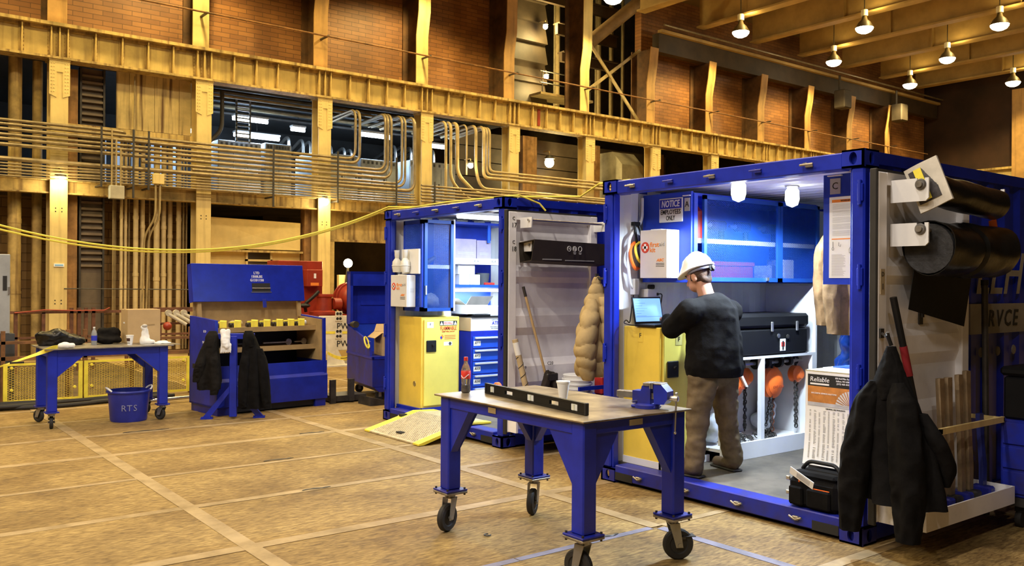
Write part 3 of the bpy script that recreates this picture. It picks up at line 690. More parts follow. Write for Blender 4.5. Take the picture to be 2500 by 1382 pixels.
solo('ladder_tray', MB().box(6.1, 6.14, 10.7, 10.75, 5.3, 6.4).box(6.45, 6.49, 10.7, 10.75, 5.3, 6.4).raw([], []) if False else (lambda m_: ([m_.box(6.1, 6.5, 10.7, 10.74, 5.3+.1*i, 5.33+.1*i) for i in range(11)], m_)[1])(MB().box(6.1, 6.14, 10.7, 10.75, 5.3, 6.42).box(6.46, 6.5, 10.7, 10.75, 5.3, 6.42)), grey_cab, 'upright ladder tray above the vented cabinet', 'cable tray')
solo('elbow_pipe', MB().tube(bent([(5.0, 9.6, 5.0), (5.35, 9.6, 5.35), (5.35, 9.6, 6.3)], .2), .05, 10), dark_steel, 'dark elbow pipe beside the second column', 'pipe')

# ---- upper bays without brick: tall bright pipes, brace, duct, walkway
for i in range(15):
    x = 17.7+.34*i+.06*(i % 3); y = 12.5+.4*(i % 2)
    solo('tall_pipe', MB().cyl((x, y, 7.2), (x, y, 13), .05+.02*(i % 3), n=10), mat('silver pipe', (.72, .6, .36), .3, .5, .15, 2) if i % 2 else cream_pipe, '%s tall pipe behind the cross brace, counted from the left' % ['first', 'second', 'third', 'fourth', 'fifth', 'sixth', 'seventh', 'eighth', 'ninth', 'tenth', 'eleventh', 'twelfth', 'thirteenth', 'fourteenth', 'fifteenth'][i], 'pipe', 'tall pipes in the open upper bay')
bm = mat('ochre steel paint', (.5, .28, .09))
for i, (p, q, lb) in enumerate((((17.3, 9.55, 9.6), (19.7, 9.55, 7.2), 'falling'), ((17.2, 9.6, 7.9), (19.75, 9.6, 9.7), 'rising'))):
    d = (Vector(q)-Vector(p)).normalized(); n_ = d.cross(Vector((0, 1, 0)))
    solo('cross_brace', MB().prism([Vector(p)+n_*.05, Vector(q)+n_*.05, Vector(q)-n_*.05, Vector(p)-n_*.05], (0, .05, 0)), cream_pipe, '%s bar of the X brace between two pilasters' % lb, 'brace', 'X brace bars')
solo('diagonal_duct', MB().tube(bent([(17.75, 10.6, 7.15), (17.75, 10.6, 9.5), (19.9, 9.9, 11.4), (20.15, 9.85, 11.7)], .4), .22, 16), mat('grey brown duct', (.3, .2, .1), .6, 0, .2, 2, .1), 'thick brown duct that rises diagonally to the roof', 'duct')
for i, (x0, x1, z, h) in enumerate(((17.6, 20.2, 9.3, .3), (17.4, 20.2, 10.2, .35), (15.5, 20.2, 11.2, .3))):
    solo('cross_beam', MB().box(x0, x1, 11.2, 11.35, z, z+h).box(x0, x1, 11.1, 11.45, z+h, z+h+.04), mat('dark brown steel', (.10, .06, .025)), '%s dark cross beam in the open upper bay' % ['low', 'middle', 'high'][i], 'beam', 'cross beams in the open upper bay')
t = thing('louvre_wall', 'dark sheet cladding with lapped boards left of the tall pipes', 'cladding', (16.6, 12.1, 7.2))
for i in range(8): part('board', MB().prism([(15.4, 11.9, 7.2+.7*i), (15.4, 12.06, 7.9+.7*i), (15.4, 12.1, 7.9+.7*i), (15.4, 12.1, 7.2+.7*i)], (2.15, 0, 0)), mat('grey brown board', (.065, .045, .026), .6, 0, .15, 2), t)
t = thing('walkway', 'lit walkway with rails in the open upper bay', 'walkway', (17.6, 11.6, 8.2))
part('deck', MB().box(16.8, 19.2, 11.35, 12.3, 8.1, 8.18), cream_pipe, t)
for z in (8.5, 8.9): part('rail', MB().tube([(16.8, 11.4, z), (19.2, 11.4, z)], .02), dark_steel, t)
for x in (16.9, 18.0, 19.1): part('post', MB().cyl((x, 11.4, 8.1), (x, 11.4, 8.95), .02, n=6), dark_steel, t)
# ---- dark lower bays right of the fifth column
t = thing('grey_chute', 'grey sloping sheet metal hood behind the seventh column bay', 'hood', (20.85, 11.6, 3.745))
part('hood', MB().prism([(20.3, 11.0, 3.745), (20.3, 11.0, 6.0), (20.3, 11.5, 6.5), (20.3, 12.2, 6.5), (20.3, 12.2, 3.745)], (1.1, 0, 0)), mat('beige grey enamel', (.42, .38, .28)), t)
for i, x in enumerate((16.3, 19.2, 22.5)): solo('timber_post', MB().box(x-.3, x+.3, 11.3, 11.7, 3.7, 6.6), brown_duct, 'broad stained post in the dark bay, %s from the fifth column' % ordn[i], 'post', 'stained posts in the dark bays')
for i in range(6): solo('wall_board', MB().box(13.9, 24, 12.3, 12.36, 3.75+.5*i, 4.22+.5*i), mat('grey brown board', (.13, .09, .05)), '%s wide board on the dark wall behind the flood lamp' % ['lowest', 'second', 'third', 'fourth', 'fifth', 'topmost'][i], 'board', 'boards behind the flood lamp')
# end wall girder
t = thing('end_girder', 'cream girder on the dark end wall, behind the big container', 'girder', (39.9, 0, 6.4)); part('web', MB().box(39.9, 40.1, -20, 8.5, 6.5, 7.0), cream, t); part('flange', MB().box(39.7, 40.1, -20, 8.5, 7.0, 7.1), cream_dirty, t)
for y in (5.6, -.5, -6.6): part('post', MB().box(39.6, 40.1, y-.3, y+.3, 0, 10.5), bm, t)
for i, x in enumerate((30.9, 35.4)):
    solo('wall_heater', MB().box(x-.28, x+.28, 8.6, 9.1, 9.0, 9.75, .04).cyl((x, 9, 9.75), (x, 9, 10.4), .05), mat('grey heater enamel', (.06, .045, .03), .7), '%s grey heater box hung under the crane rail' % ('nearer', 'farther')[i], 'heater', 'heaters under the crane rail')

# ================================================================== CONTAINERS
def corrug(x0, x1, y, z0, z1, depth, pitch, out, m_dir='x', th=.004):
    """corrugated sheet; waves run along x (or y when m_dir='y'), depth toward out*Y"""
    mb = MB(); n = max(1, round((x1-x0)/pitch)); pts = []
    for i in range(n):
        a = x0+(x1-x0)*i/n; p = (x1-x0)/n
        pts += [(a, 0), (a+p*.3, 0), (a+p*.5, depth), (a+p*.8, depth)]
    pts.append((x1, 0)); 
    v = []
    for (a, d) in pts:
        for t in (0, th):
            for z in (z0, z1):
                v.append((a, y+out*(d+t), z) if m_dir == 'x' else (a, z, y+out*(d+t)))
    f = []
    for i in range(len(pts)-1):
        b_ = i*4; c_ = b_+4
        f += [(b_, c_, c_+1, b_+1), (b_+2, b_+3, c_+3, c_+2), (b_, b_+2, c_+2, c_), (b_+1, c_+1, c_+3, b_+3)]
    f += [(0, 1, 3, 2), (len(v)-4, len(v)-2, len(v)-1, len(v)-3)]
    return mb.raw(v, f)
def container(X, YL, name, label, length=6.06):
    YR = YL-2.44; H = 2.585; XE = X+length
    t = thing(name, label, 'container', (X+length/2, (YL+YR)/2, 0))
    # corner castings with oval holes
    for x, sx in ((X, 1), (XE, -1)):
        for y, sy in ((YL, -1), (YR, 1)):
            for z0 in (0, H-.118):
                c = MB(); yc = y+sy*.081; xc = x+sx*.089; bx = FX if sx > 0 else ((0,1,0),(0,0,1),(1,0,0))
                c.holed((x, yc, z0+.059), .162, .118, .028 if z0 else .024, .042, .02, bx)
                by = FY if sy > 0 else ((-1,0,0),(0,0,1),(0,1,0))
                c.holed((xc, y, z0+.059), .178, .118, .03, .042, .02, by)
                c.box(x+sx*.05, x+sx*.178, y+sy*.05, y+sy*.162, z0+.01, z0+.108)
                c.box(x, x+sx*.178, y, y+sy*.162, z0, z0+.012).box(x, x+sx*.178, y, y+sy*.162, z0+.106, z0+.118)
                part('corner_casting', c, blue_worn if z0 == 0 else blue, t)
    for y, sy in ((YL, -1), (YR, 1)):
        part('corner_post', MB().box(X+.01, X+.12, y+sy*.004, y+sy*.10, .118, H-.118, .012).box(X+.03, X+.09, y+sy*.1, y+sy*.118, .118, H-.118, .006), blue, t)
        part('rear_post', MB().box(XE-.12, XE-.01, y+sy*.004, y+sy*.10, .118, H-.118), blue, t)
        part('top_side_rail', MB().box(X+.178, XE-.178, y+sy*.002, y+sy*.06, H-.09, H-.01), blue, t)
        part('bottom_side_rail', MB().box(X+.178, XE-.178, y+sy*.002, y+sy*.05, .02, .17), blue, t)
        for z in (.45, 1.1, 1.75, 2.3): part('hinge_lug', MB().box(X-.006, X+.05, y+sy*.01, y+sy*.05, z-.06, z+.06, .006).cyl((X-.002, y+sy*.03, z-.08), (X-.002, y+sy*.03, z+.08), .012), blue, t)
    part('header_rail', MB().box(X+.008, X+.11, YR+.162, YL-.162, H-.125, H-.012, .008), blue, t)
    sill = MB().box(X+.006, X+.16, YR+.162, YL-.162, .03, .152, .008)
    part('sill_rail', sill, blue_worn, t)
    for y in (YL-.27, YR+.27): part('fork_pocket', MB().box(X+.002, X+.012, y-.1, y+.1, .03, .095), ink, t)
    part('floor_panel', MB().box(X+.16, XE-.05, YR+.06, YL-.06, .1, .15), mat('grey plywood deck', (.105, .088, .066), .7, 0, .2, 4), t)
    part('roof_sheet', corrug(X+.1, XE-.1, H-.034, YR+.05, YL-.05, .03, .28, 1, 'y'), blue, t, smooth=False)
    part('ceiling_lining', corrug(X+.11, XE-.11, H-.036, YR+.06, YL-.06, .03, .18, -1, 'y'), white_in, t, smooth=False)
    part('side_wall_skin', corrug(X+.12, XE-.12, YL-.012, .15, H-.08, .03, .278, -1), blue, t, smooth=False)
    part('side_wall_skin', corrug(X+.12, XE-.12, YR+.012, .15, H-.08, .03, .278, 1), blue, t, smooth=False)
    part('wall_lining', corrug(X+.12, XE-.12, YL-.05, .15, H-.06, .036, .278, -1), white_in, t, smooth=False)
    part('wall_lining', corrug(X+.12, XE-.12, YR+.05, .15, H-.06, .036, .278, 1), white_in, t, smooth=False)
    part('end_wall', MB().box(XE-.1, XE-.05, YR+.06, YL-.06, .15, H-.06), white_in, t)
    for i in range(5):
        y = YL-.35-i*.42; rg = MB().tube([(X-.03, y-.05, H-.07), (X-.03, y+.05, H-.07), (X+.004, y+.05, H-.06), (X+.008, y+.02, H-.055)], .008, 6); rg.box(X-.004, X+.01, y-.03, y+.03, H-.085, H-.055, .004)
        part('lashing_ring', rg, blue_worn if i % 2 else steel, t)
    for i in range(4):
        y = YL-.45-i*.5; part('lashing_ring', MB().box(X-.02, X+.008, y-.025, y+.025, .07, .1, .005).tube([(X-.016, y-.05, .095), (X-.016, y, .075), (X-.016, y+.05, .095)], .008, 6), steel, t)
    return t
def door(X, Y, side, label, rack=True, length=1.19):
    """door leaf folded back along the container side; inner face looks away from the side (side=-1 -> toward -Y)"""
    t = thing('container_door', label, 'door', (X+.6, Y, .2))
    yo = Y; yi = Y+side*.05
    a, b_ = X-.03, X+length
    part('frame_stile', MB().box(a, a+.1, yo, yi+side*.012, .19, 2.42, .006), white_door, t); part('frame_stile', MB().box(b_-.1, b_, yo, yi+side*.012, .19, 2.42, .006), white_door, t)
    for z in (.19, 2.34): part('frame_rail', MB().box(a+.1, b_-.1, yo, yi+side*.012, z, z+.08), white_door, t)
    part('outer_skin', MB().box(a, b_, yo-side*.004, yo, .19, 2.42), blue, t)
    # recessed panel with two horizontal trapezoid swages
    zs = [(.27, .012), (.60, .012), (.68, .04), (.84, .04), (.92, .012), (1.16, .012), (1.24, .04), (1.36, .04), (1.44, .012), (1.70, .012), (1.76, .04), (1.82, .04), (1.88, .012), (2.34, .012)]
    pr = [(a+.1, yo+side*d, z) for z, d in zs]; pr += [(a+.1, yo, 2.34), (a+.1, yo, .27)]
    part('pressed_panel', MB().prism(pr, (b_-a-.2, 0, 0)), white_door, t, smooth=False)
    part('gasket', MB().box(a-.025, a, yo-.01, yi+side*.01, .17, 2.44, .006), rubber, t); part('gasket', MB().box(a, b_, yo, yi, 2.42, 2.44), rubber, t)
    return t
RX, RY = 3.16, -6.003
LX, LY = 3.305, -1.944
contR = container(RX, RY, 'shipping_container', 'large blue open-ended container in which the man works')
contL = container(LX, LY, 'shipping_container', 'smaller-looking blue open container with the yellow ramp at its sill')
dR = door(RX, -8.50, -1, 'white inner face of the folded-back door with black film rolls')
dL = door(LX, -4.46, -1, 'white inner face of the folded-back door with broom and pail stack')
# ---------------------------------------------------------------- writing on the side of the big container
side_y = -8.443
m_ = mat('grey lettering', (.32, .29, .24), .6)
p_ = part('sign_band', MB().box(4.62, 6.6, side_y-.004, side_y+.012, 1.33, 1.56), m_, contR)
text('LLHC', .34, FY, (5.25, side_y-.004, 1.78), m_, contR, bold=.01, shear=.3)
text('SRVCE', .13, FY, (5.1, side_y-.008, 1.44), ink, contR, bold=.02, shear=.2, space=1.3)
for i in range(5): part('bolt_dot', MB().lathe([(0, -.01), (.035, -.006), (.04, 0)], (4.8+.28*i, side_y, 1.19), 10, 'y'), m_, contR)

# ================================================================== BIG CONTAINER: FITTINGS
WL = RY-.096       # face of left lining
mesh_blue = mat('blue expanded mesh', (.012, .07, .36), .4, .1, .05, 4)
def expmesh(origin, ux, uz, n_, W_, H_, cw, ch, t=.0016, th=.002):
    """expanded metal: diamond strands as flat bars"""
    mb = MB(); o = Vector(origin); ux = Vector(ux); uz = Vector(uz); n_ = Vector(n_)
    nx = int(W_/cw); nz = int(H_/ch)
    v = []; f = []
    def bar(a, b_):
        d = (b_-a).normalized(); s = d.cross(n_)*t; k = len(v)
        v.extend([a+s+n_*th, a-s+n_*th, a-n_*th, b_+s+n_*th, b_-s+n_*th, b_-n_*th])
        f.extend([(k, k+1, k+4, k+3), (k+1, k+2, k+5, k+4), (k+2, k, k+3, k+5)])
    for j in range(nz):
        for i in range(nx):
            x = i*cw; z = j*ch; c = o+ux*(x+cw/2)+uz*(z+ch/2)
            L = c-ux*cw/2; Rr = c+ux*cw/2; T = c+uz*ch/2; B = c-uz*ch/2
            bar(L, T); bar(T, Rr); bar(L, B); bar(B, Rr)
    return mb.raw(v, f)
def mesh_door(parent, x0, x1, y, z0, z1, fr=.035, shade=None, cw=.028, ch=.014):
    d = part('mesh_door', MB().box(x0, x0+fr, y-.025, y, z0, z1).box(x1-fr, x1, y-.025, y, z0, z1).box(x0, x1, y-.025, y, z0, z0+fr).box(x0, x1, y-.025, y, z1-fr, z1), shade or mesh_blue, parent)
    part('expanded_mesh', expmesh((x0+fr, y-.012, z0+fr), (1,0,0), (0,0,1), (0,-1,0), x1-x0-2*fr, z1-z0-2*fr, cw, ch, .0016), shade or mesh_blue, d, kind='stuff', smooth=False)
    return d
# upper mesh cabinet on the left wall
cy0, cy1 = WL, -6.65
t = thing('mesh_cabinet', 'blue wall cabinet with mesh doors above the workbench', 'cabinet', (4.45, -6.37, 1.71))
part('end_panel', MB().box(3.56, 3.585, cy1, cy0, 1.71, 2.475), blue_in, t)
part('end_panel', MB().box(5.37, 5.395, cy1, cy0, 1.71, 2.46), blue_in, t)
part('bottom_panel', MB().box(3.585, 5.37, cy1, cy0, 1.71, 1.735), blue_in, t)
part('top_panel', MB().box(3.585, 5.37, cy1, cy0, 2.44, 2.465), blue_in, t)
part('back_panel', MB().box(3.585, 5.37, cy0-.01, cy0, 1.735, 2.44), blue_in, t)
part('shelf', MB().box(3.585, 5.37, cy1+.03, cy0-.01, 2.06, 2.08), blue_in, t); part('shelf_lip', MB().box(3.585, 5.37, cy1+.02, cy1+.03, 2.045, 2.085), white_in, t)
mesh_door(t, 3.7, 4.76, cy1, 1.72, 2.45); mesh_door(t, 4.765, 5.385, cy1, 1.72, 2.45)
part('front_stile', MB().box(3.585, 3.63, cy1-.012, cy1, 1.72, 2.46), blue_in, t)
for x in (4.55, 5.3): part('latch', MB().box(x, x+.03, cy1-.04, cy1-.02, 1.73, 1.76), chrome, t)
# things on the cabinet shelves
solo('red_canister', MB().lathe([(0, 0), (.1, 0), (.1, .25), (.05, .3), (0, .3)], (3.86, -6.4, 2.081), 16), red, 'red canister behind the cabinet mesh', 'canister')
solo('orange_vest_roll', MB().tube([(3.66, -6.56, 2.085), (3.66, -6.56, 2.42)], .032, 10), orange, 'upright orange roll at the edge of the mesh cabinet', 'roll')
for i, (x, z, lb) in enumerate(((4.2, 2.081, 'small dark power tool on the upper cabinet shelf'), (4.55, 2.081, 'second dark power tool on the upper cabinet shelf'), (4.98, 2.081, 'third dark power tool, in the right bay of the upper cabinet shelf'))):
    t = thing('power_tool', lb, 'tool', (x, -6.4, z), 0, 'tools inside the mesh cabinet')
    part('body', MB().box(x-.1, x+.1, -6.45, -6.36, z+.1, z+.19, .02), dark_steel, t); part('grip', MB().box(x+.03, x+.08, -6.43, -6.38, z, z+.12, .01), black, t); part('chuck', MB().cyl((x-.1, -6.405, z+.145), (x-.18, -6.405, z+.145), .025, .012), steel, t)
solo('red_rail_box', MB().box(3.85, 4.6, -6.5, -6.3, 1.736, 1.86, .006).box(3.84, 4.61, -6.51, -6.29, 1.86, 1.9, .006), mat('dull red plastic', (.25, .012, .02), .5), 'long red box low behind the cabinet mesh', 'box')
for i, (x, h) in enumerate(((4.95, .14), (5.15, .2))): solo('grey_carton', MB().box(x-.08, x+.08, -6.5, -6.3, 1.736, 1.736+h, .006), [grey_cab, card_white][i], ['short grey carton', 'tall pale carton'][i]+' in the right bay of the mesh cabinet', 'carton')

# signs on the end panel
t = thing('notice_sign', 'blue and white notice sign for employees on the cabinet end', 'sign', (3.555, -6.45, 2.23))
part('plate', MB().box(3.548, 3.559, -6.565, -6.30, 2.225, 2.43, .004), paper, t)
part('header', MB().box(3.5455, 3.548, -6.555, -6.31, 2.34, 2.42), ink_blue, t)
text('NOTICE', .058, FX, (3.5445, -6.4325, 2.379), ink_white, t, bold=.02, shear=.15, width=.205); text('EMPLOYEES', .042, FX, (3.547, -6.4325, 2.31), ink, t, bold=.015, width=.225); text('ONLY', .042, FX, (3.547, -6.4325, 2.258), ink, t, bold=.015, width=.1)
def plaque(letter, x, y, z, lb, mm=paper, hw=.04):
    t = thing('letter_plaque', lb, 'sign', (x, y, z), 0); part('plate', MB().box(x-.006, x, y-hw, y+hw, z, z+.11), mat('grey plaque', (.5, .5, .5), .5, 0, 0), t); part('holder', MB().box(x-.02, x, y-hw*1.35, y+hw*1.35, z+.125, z+.133), mm, t); text(letter, .05, FX, (x-.007, y, z+.055), ink, t)
plaque('A', 3.559, -6.61, 2.31, 'grey plaque with the letter A on the cabinet end', hw=.028)
# first aid kit
def first_aid(x0, x1, y0, y1, z0, z1, lb):
    t = thing('first_aid_kit', lb, 'first aid kit', ((x0+x1)/2, (y0+y1)/2, z0), 0, 'first aid boxes')
    part('case', MB().box(x0, x1, y0, y1, z0, z1, .004), mat('white enamel', (.72, .70, .68), .4, 0, .03, 3), t)
    w_ = y1-y0; h = z1-z0; u = lambda f: y1-w_*f; zz = lambda f: z1-h*f
    part('seam', MB().box(x0+(x1-x0)*.12, x0+(x1-x0)*.15, y0-.001, y0, z0, z1), ink_grey, t)
    part('handle', MB().box(x0+.03, x1-.05, y0+w_*.3, y0+w_*.7, z1, z1+.008, .003), paper, t)
    cd_ = part('cross_badge', MB().lathe([(0, -.003), (h*.115, -.003), (h*.115, 0)], (x0, u(.2), zz(.36)), 24, 'x'), ink_red, t)
    a = h*.075; b_ = h*.027
    part('cross', MB().box(x0-.0042, x0-.003, u(.2)-b_, u(.2)+b_, zz(.36)-a, zz(.36)+a).box(x0-.0042, x0-.003, u(.2)-a, u(.2)+a, zz(.36)-b_, zz(.36)+b_), paper, cd_)
    text('first', h*.1, FX, (x0-.001, u(.54), zz(.31)), ink_orange, t, bold=.02, width=w_*.34); text('aid', h*.09, FX, (x0-.001, u(.82), zz(.305)), ink_grey, t, width=w_*.2); text('kit', h*.1, FX, (x0-.001, u(.47), zz(.42)), ink_orange, t, bold=.02, width=w_*.2)
    text('ABC', h*.06, FX, (x0-.001, u(.75), zz(.63)), ink_orange, t, bold=.04, shear=.3, width=w_*.28)
    for k in range(3): part('print_line', MB().box(x0-.0015, x0, u(.9), u(.6), zz(.69+.03*k), zz(.70+.03*k)), ink, t)
    for k in range(5): part('print_line', MB().box(x0+.05, x1-.02, y0-.0015, y0, zz(.42+.03*k), zz(.425+.03*k)), ink_grey, t)
    return t
first_aid(3.405, 3.558, -6.525, -6.215, 1.745, 2.155, 'white first aid box under the employees notice in the big container')

# yellow flammables cabinet
def flam(x0, x1, y0, y1, z0, z1, lb, hole=(.75, .16)):
    t = thing('flammables_cabinet', lb, 'cabinet', ((x0+x1)/2, (y0+y1)/2, z0), 0, 'yellow flammables cabinets')
    part('body', MB().box(x0, x1, y0, y1, z0, z1, .006), yellow_cab, t)
    d = part('door', MB().box(x0+.03, x1-.03, y0-.02, y0, z0+.06, z1-.03, .005), mat('yellow cabinet door enamel', (.74, .64, .13), .38, 0, .04, 3), t)
    xx = x0+.03+(x1-x0)*.16; part('latch', MB().box(xx-.06, xx+.08, y0-.032, y0-.02, z1-.42, z1-.28, .012).lathe([(0, -.05), (.015, -.048), (.02, -.03)], (xx+.03, y0, z1-.34), 12, 'y'), black, d)
    yc = y1-(y1-y0)*hole[0]; part('vent_bung', MB().lathe([(0, -.002), (.022, -.002), (.03, -.006), (.034, 0)], (x0, yc, z0+hole[1]+.1), 16, 'x'), mat('brass bung', (.35, .26, .08), .4, .4, 0), t)
    return t, d
fR, fd = flam(3.33, 3.92, -6.52, WL, .152, 1.33, 'yellow flammables cabinet the man leans on, laptop on top', (.72, .28))
part('base_plinth', MB().box(3.325, 3.95, -6.54, -6.52, .152, .21).box(3.325, 3.33, -6.54, WL, .152, .21), white_in, fR)
part('label_tag', MB().box(3.327, 3.33, -6.33, -6.27, 1.2, 1.3), yellow_cab, fR); text('F', .04, FX, (3.326, -6.3, 1.255), ink, fR)
part('label_tag', MB().box(3.5, 3.58, -6.543, -6.54, 1.18, 1.28), mat('yellow grey label', (.5, .45, .15), .5), fd); text('F', .04, FY, (3.54, -6.545, 1.23), ink, fd)
# laptop
t = thing('laptop', 'black open laptop with lit blue screen on the yellow cabinet', 'laptop', (3.49, -6.34, 1.33))
part('base', MB().box(3.31, 3.67, -6.48, -6.25, 1.331, 1.352, .004), black, t)
kb = MB()
for r_ in range(5):
    for c_ in range(13): kb.box(3.335+c_*.024, 3.355+c_*.024, -6.40+r_*.024, -6.382+r_*.024, 1.352, 1.355)
part('keyboard', kb, grey_dark, t, kind='stuff'); part('touchpad', MB().box(3.44, 3.54, -6.465, -6.415, 1.352, 1.3535), grey_dark, t)
Ml = Matrix.Translation((3.49, -6.25, 1.35)) @ Matrix.Rotation(R(-11), 4, 'X')
lid = MB().add(MB().box(-.18, .18, -.006, .006, 0, .235, .004), Ml); lp = part('lid', lid, black, t)
part('screen', MB().add(MB().box(-.166, .166, -.0075, -.006, .02, .222), Ml), screen_on, lp)
dl = MB()
for k in range(7): dl.add(MB().box(-.15, -.15+.06+.02*((k*3) % 5), -.0085, -.0075, .2-.022*k, .203-.022*k), Ml)
dl.add(MB().box(-.16, .16, -.0085, -.0075, .06, .064), Ml); part('screen_lines', dl, mat('screen print', (.1, .2, .5), .5, 0, 0, emit=(.12, .3, .8), power=.6), lp)
solo('laptop_cable', MB().tube(bent([(3.3, -6.3, 1.345), (3.22, -6.3, 1.345), (3.16+.06, -6.2, 1.36), (3.3, -6.16, 1.39), (3.36, -6.14, 1.345), (3.40, -6.12, 1.46), (3.43, -6.115, 1.595)], .04), .005, 6), black, 'black laptop power cord looping over the yellow cabinet top', 'cable')
solo('laptop_cable', MB().tube(bent([(3.702, -6.15, 1.605), (3.76, -6.15, 1.61), (3.76, -6.13, 1.5), (3.7, -6.12, 1.37), (3.5, -6.12, 1.337)], .05), .005, 6), black, 'black cord plugged into the white outlet behind the laptop', 'cable')
# outlet box with conduit
t = thing('outlet_box', 'white outlet box with plugs on the container wall', 'outlet', (3.5, WL-.04, 1.58))
part('box', MB().box(3.53, 3.65, WL-.09, WL, 1.52, 1.65, .006), white_in, t); part('box', MB().box(3.40, 3.46, WL-.06, WL, 1.60, 1.74, .006), white_in, t)
part('plug', MB().box(3.56, 3.62, WL-.1, WL-.05, 1.65, 1.69, .01), black, t)
for z in (1.55, 1.605): part('plug', MB().box(3.65, 3.70, WL-.07, WL-.04, z-.012, z+.012, .006), black, t)
solo('wall_conduit', MB().tube(bent([(3.52, WL-.03, 2.45), (3.52, WL-.03, 2.25), (3.36, WL-.03, 2.1), (3.345, WL-.03, 1.85), (3.38, WL-.03, 1.68), (3.43, WL-.03, 1.64)], .06), .013, 8), white_in, 'white bent conduit on the left wall of the big container', 'conduit')
# rubber straps hung on a hook
t = thing('strap_bundle', 'hank of orange, yellow and grey slings hanging by black straps', 'sling', (3.42, WL-.05, 1.9))
part('black_strap', MB().tube([(3.40, WL-.05, 2.22), (3.42, WL-.06, 2.06), (3.43, WL-.06, 2.02)], .012, 8).tube([(3.45, WL-.05, 2.22), (3.49, WL-.07, 2.08), (3.5, WL-.07, 2.02)], .012, 8).box(3.385, 3.465, WL-.065, WL-.02, 2.2, 2.235, .005), black, t)
def loop(cx, cz, rx, rz, y, r, m_, nm):
    part(nm, MB().tube([(cx+rx*math.cos(a), y-.012*math.sin(2*a), cz+rz*math.sin(a)) for a in (2*math.pi*i/28 for i in range(28))], r, 8, True), m_, t)
loop(3.43, 1.94, .075, .115, WL-.05, .016, orange, 'orange_sling'); loop(3.45, 1.97, .055, .085, WL-.075, .013, yellow_bright, 'yellow_sling'); loop(3.46, 1.95, .06, .1, WL-.06, .014, grey_dark, 'grey_sling'); loop(3.49, 2.0, .045, .07, WL-.085, .015, mat('blue grey webbing', (.1, .1, .25), .8), 'blue_sling')

# white racking with hoists
t = thing('hoist_rack', 'white steel rack with chain hoists behind the man', 'rack', (4.63, -6.37, .152))
fy = -6.67
part('end_panel', MB().box(5.335, 5.36, fy, WL-.002, .152, 1.69), white_in, t)
part('shelf_top', MB().box(3.95, 5.335, fy, WL, 1.03, 1.055), white_in, t)
part('kick_rail', MB().box(3.95, 5.335, fy-.01, fy+.02, .152, .30), white_in, t)
for x in (3.95, 4.5, 5.285): part('post', MB().box(x, x+.05, fy, fy+.04, .3, 1.03), white_in, t)
part('bottom_shelf', MB().box(3.95, 5.335, fy+.02, WL, .24, .26), white_in, t)
part('back_panel', MB().box(3.95, 5.335, WL-.012, WL, .26, 1.03), white_in, t)
for yb in (-6.52, -6.36): part('hanging_bar', MB().cyl((3.95, yb, .97), (5.335, yb, .97), .016), chrome, t)
for x in (4.35,): part('brace', MB().prism([(x, fy+.05, .78), (x+.03, fy+.05, .78), (x+.03-.16, fy+.05, 1.0), (x-.16, fy+.05, 1.0)], (0, .02, 0)), white_in, t)
def chain(mb, p0, p1, link_=.04, r=.006):
    p0 = Vector(p0); p1 = Vector(p1); L = (p1-p0).length; n = max(2, int(L/(link_*.75))); d = (p1-p0).normalized(); s = d.orthogonal().normalized(); q = d.cross(s)
    for i in range(n):
        c = p0+(p1-p0)*((i+.5)/n); a = s if i % 2 else q
        mb.tube([c+d*(link_*.5*math.cos(t_))+a*(link_*.3*math.sin(t_)) for t_ in (2*math.pi*k/8 for k in range(8))], r, 4, True)
    return mb
hs = [(4.28, -6.52, .80, -6, .115, 'orange chain hoist right beside the man\'s hip'), (4.44, -6.36, .79, 6, .125, 'orange chain hoist second from the man'), (4.66, -6.36, .83, 8, .085, 'small orange hoist behind the middle rack post'), (4.86, -6.52, .775, 0, .14, 'largest orange chain hoist, right of the middle post'), (5.07, -6.36, .785, 6, .13, 'orange chain hoist beside the clear plastic bag'), (5.235, -6.52, .84, 0, .08, 'highest small orange hoist at the right end of the rack')]
for i, (x, y, z, a, r, lb) in enumerate(hs):
    t = thing('chain_hoist', lb, 'hoist', (x, y, z), R(a), 'orange chain hoists on the rack bar')
    part('housing', MB().lathe([(0, -.055), (r*.7, -.05), (r, -.03), (r, .03), (r*.7, .05), (0, .055)], (0, 0, 0), 22, 'y'), orange, t, local=True)
    part('cover', MB().lathe([(0, -.075), (r*.5, -.072), (r*.78, -.05)], (0, 0, 0), 20, 'y'), orange, t, local=True)
    if i in (0, 3): text('CYCLONE', .026, FY, (0, -.078, -.03), mat('dark orange print', (.35, .05, .01), .6, 0, 0), t, local=True)
    h = part('hook', MB().tube([(.0, 0, r*.95), (0, 0, r+.02)]+[(.035*math.sin(b_), 0, r+.055-.035*math.cos(b_)) for b_ in (R(q) for q in range(20, 300, 25))], .012, 8), black, t, local=True)
    L = z-.32
    part('load_chain', chain(MB(), (.02, 0, -r*.9), (.03, .01, -L), .045, .006), dark_steel if i % 3 else mat('rusty chain', (.18, .06, .03), .6, .4), t, local=True)
    part('hand_chain', chain(MB(), (-.05, -.03, -r*.8), (-.04-.1*(i == 4), -.03, -L+.03), .035, .005), dark_steel, t, local=True)
for i, x in enumerate((4.12, 4.38, 4.62, 4.77, 4.96, 5.12)):
    solo('bar_wheel', MB().lathe([(.024, -.015), (.055 if i < 5 else .045, -.018), (.055 if i < 5 else .045, .018), (.024, .015)], (x, -6.52, .97), 18, 'x'), black, 'black trolley wheel on the rack bar, %s from the man' % ordn[i], 'wheel', 'trolley wheels on the rack bar')
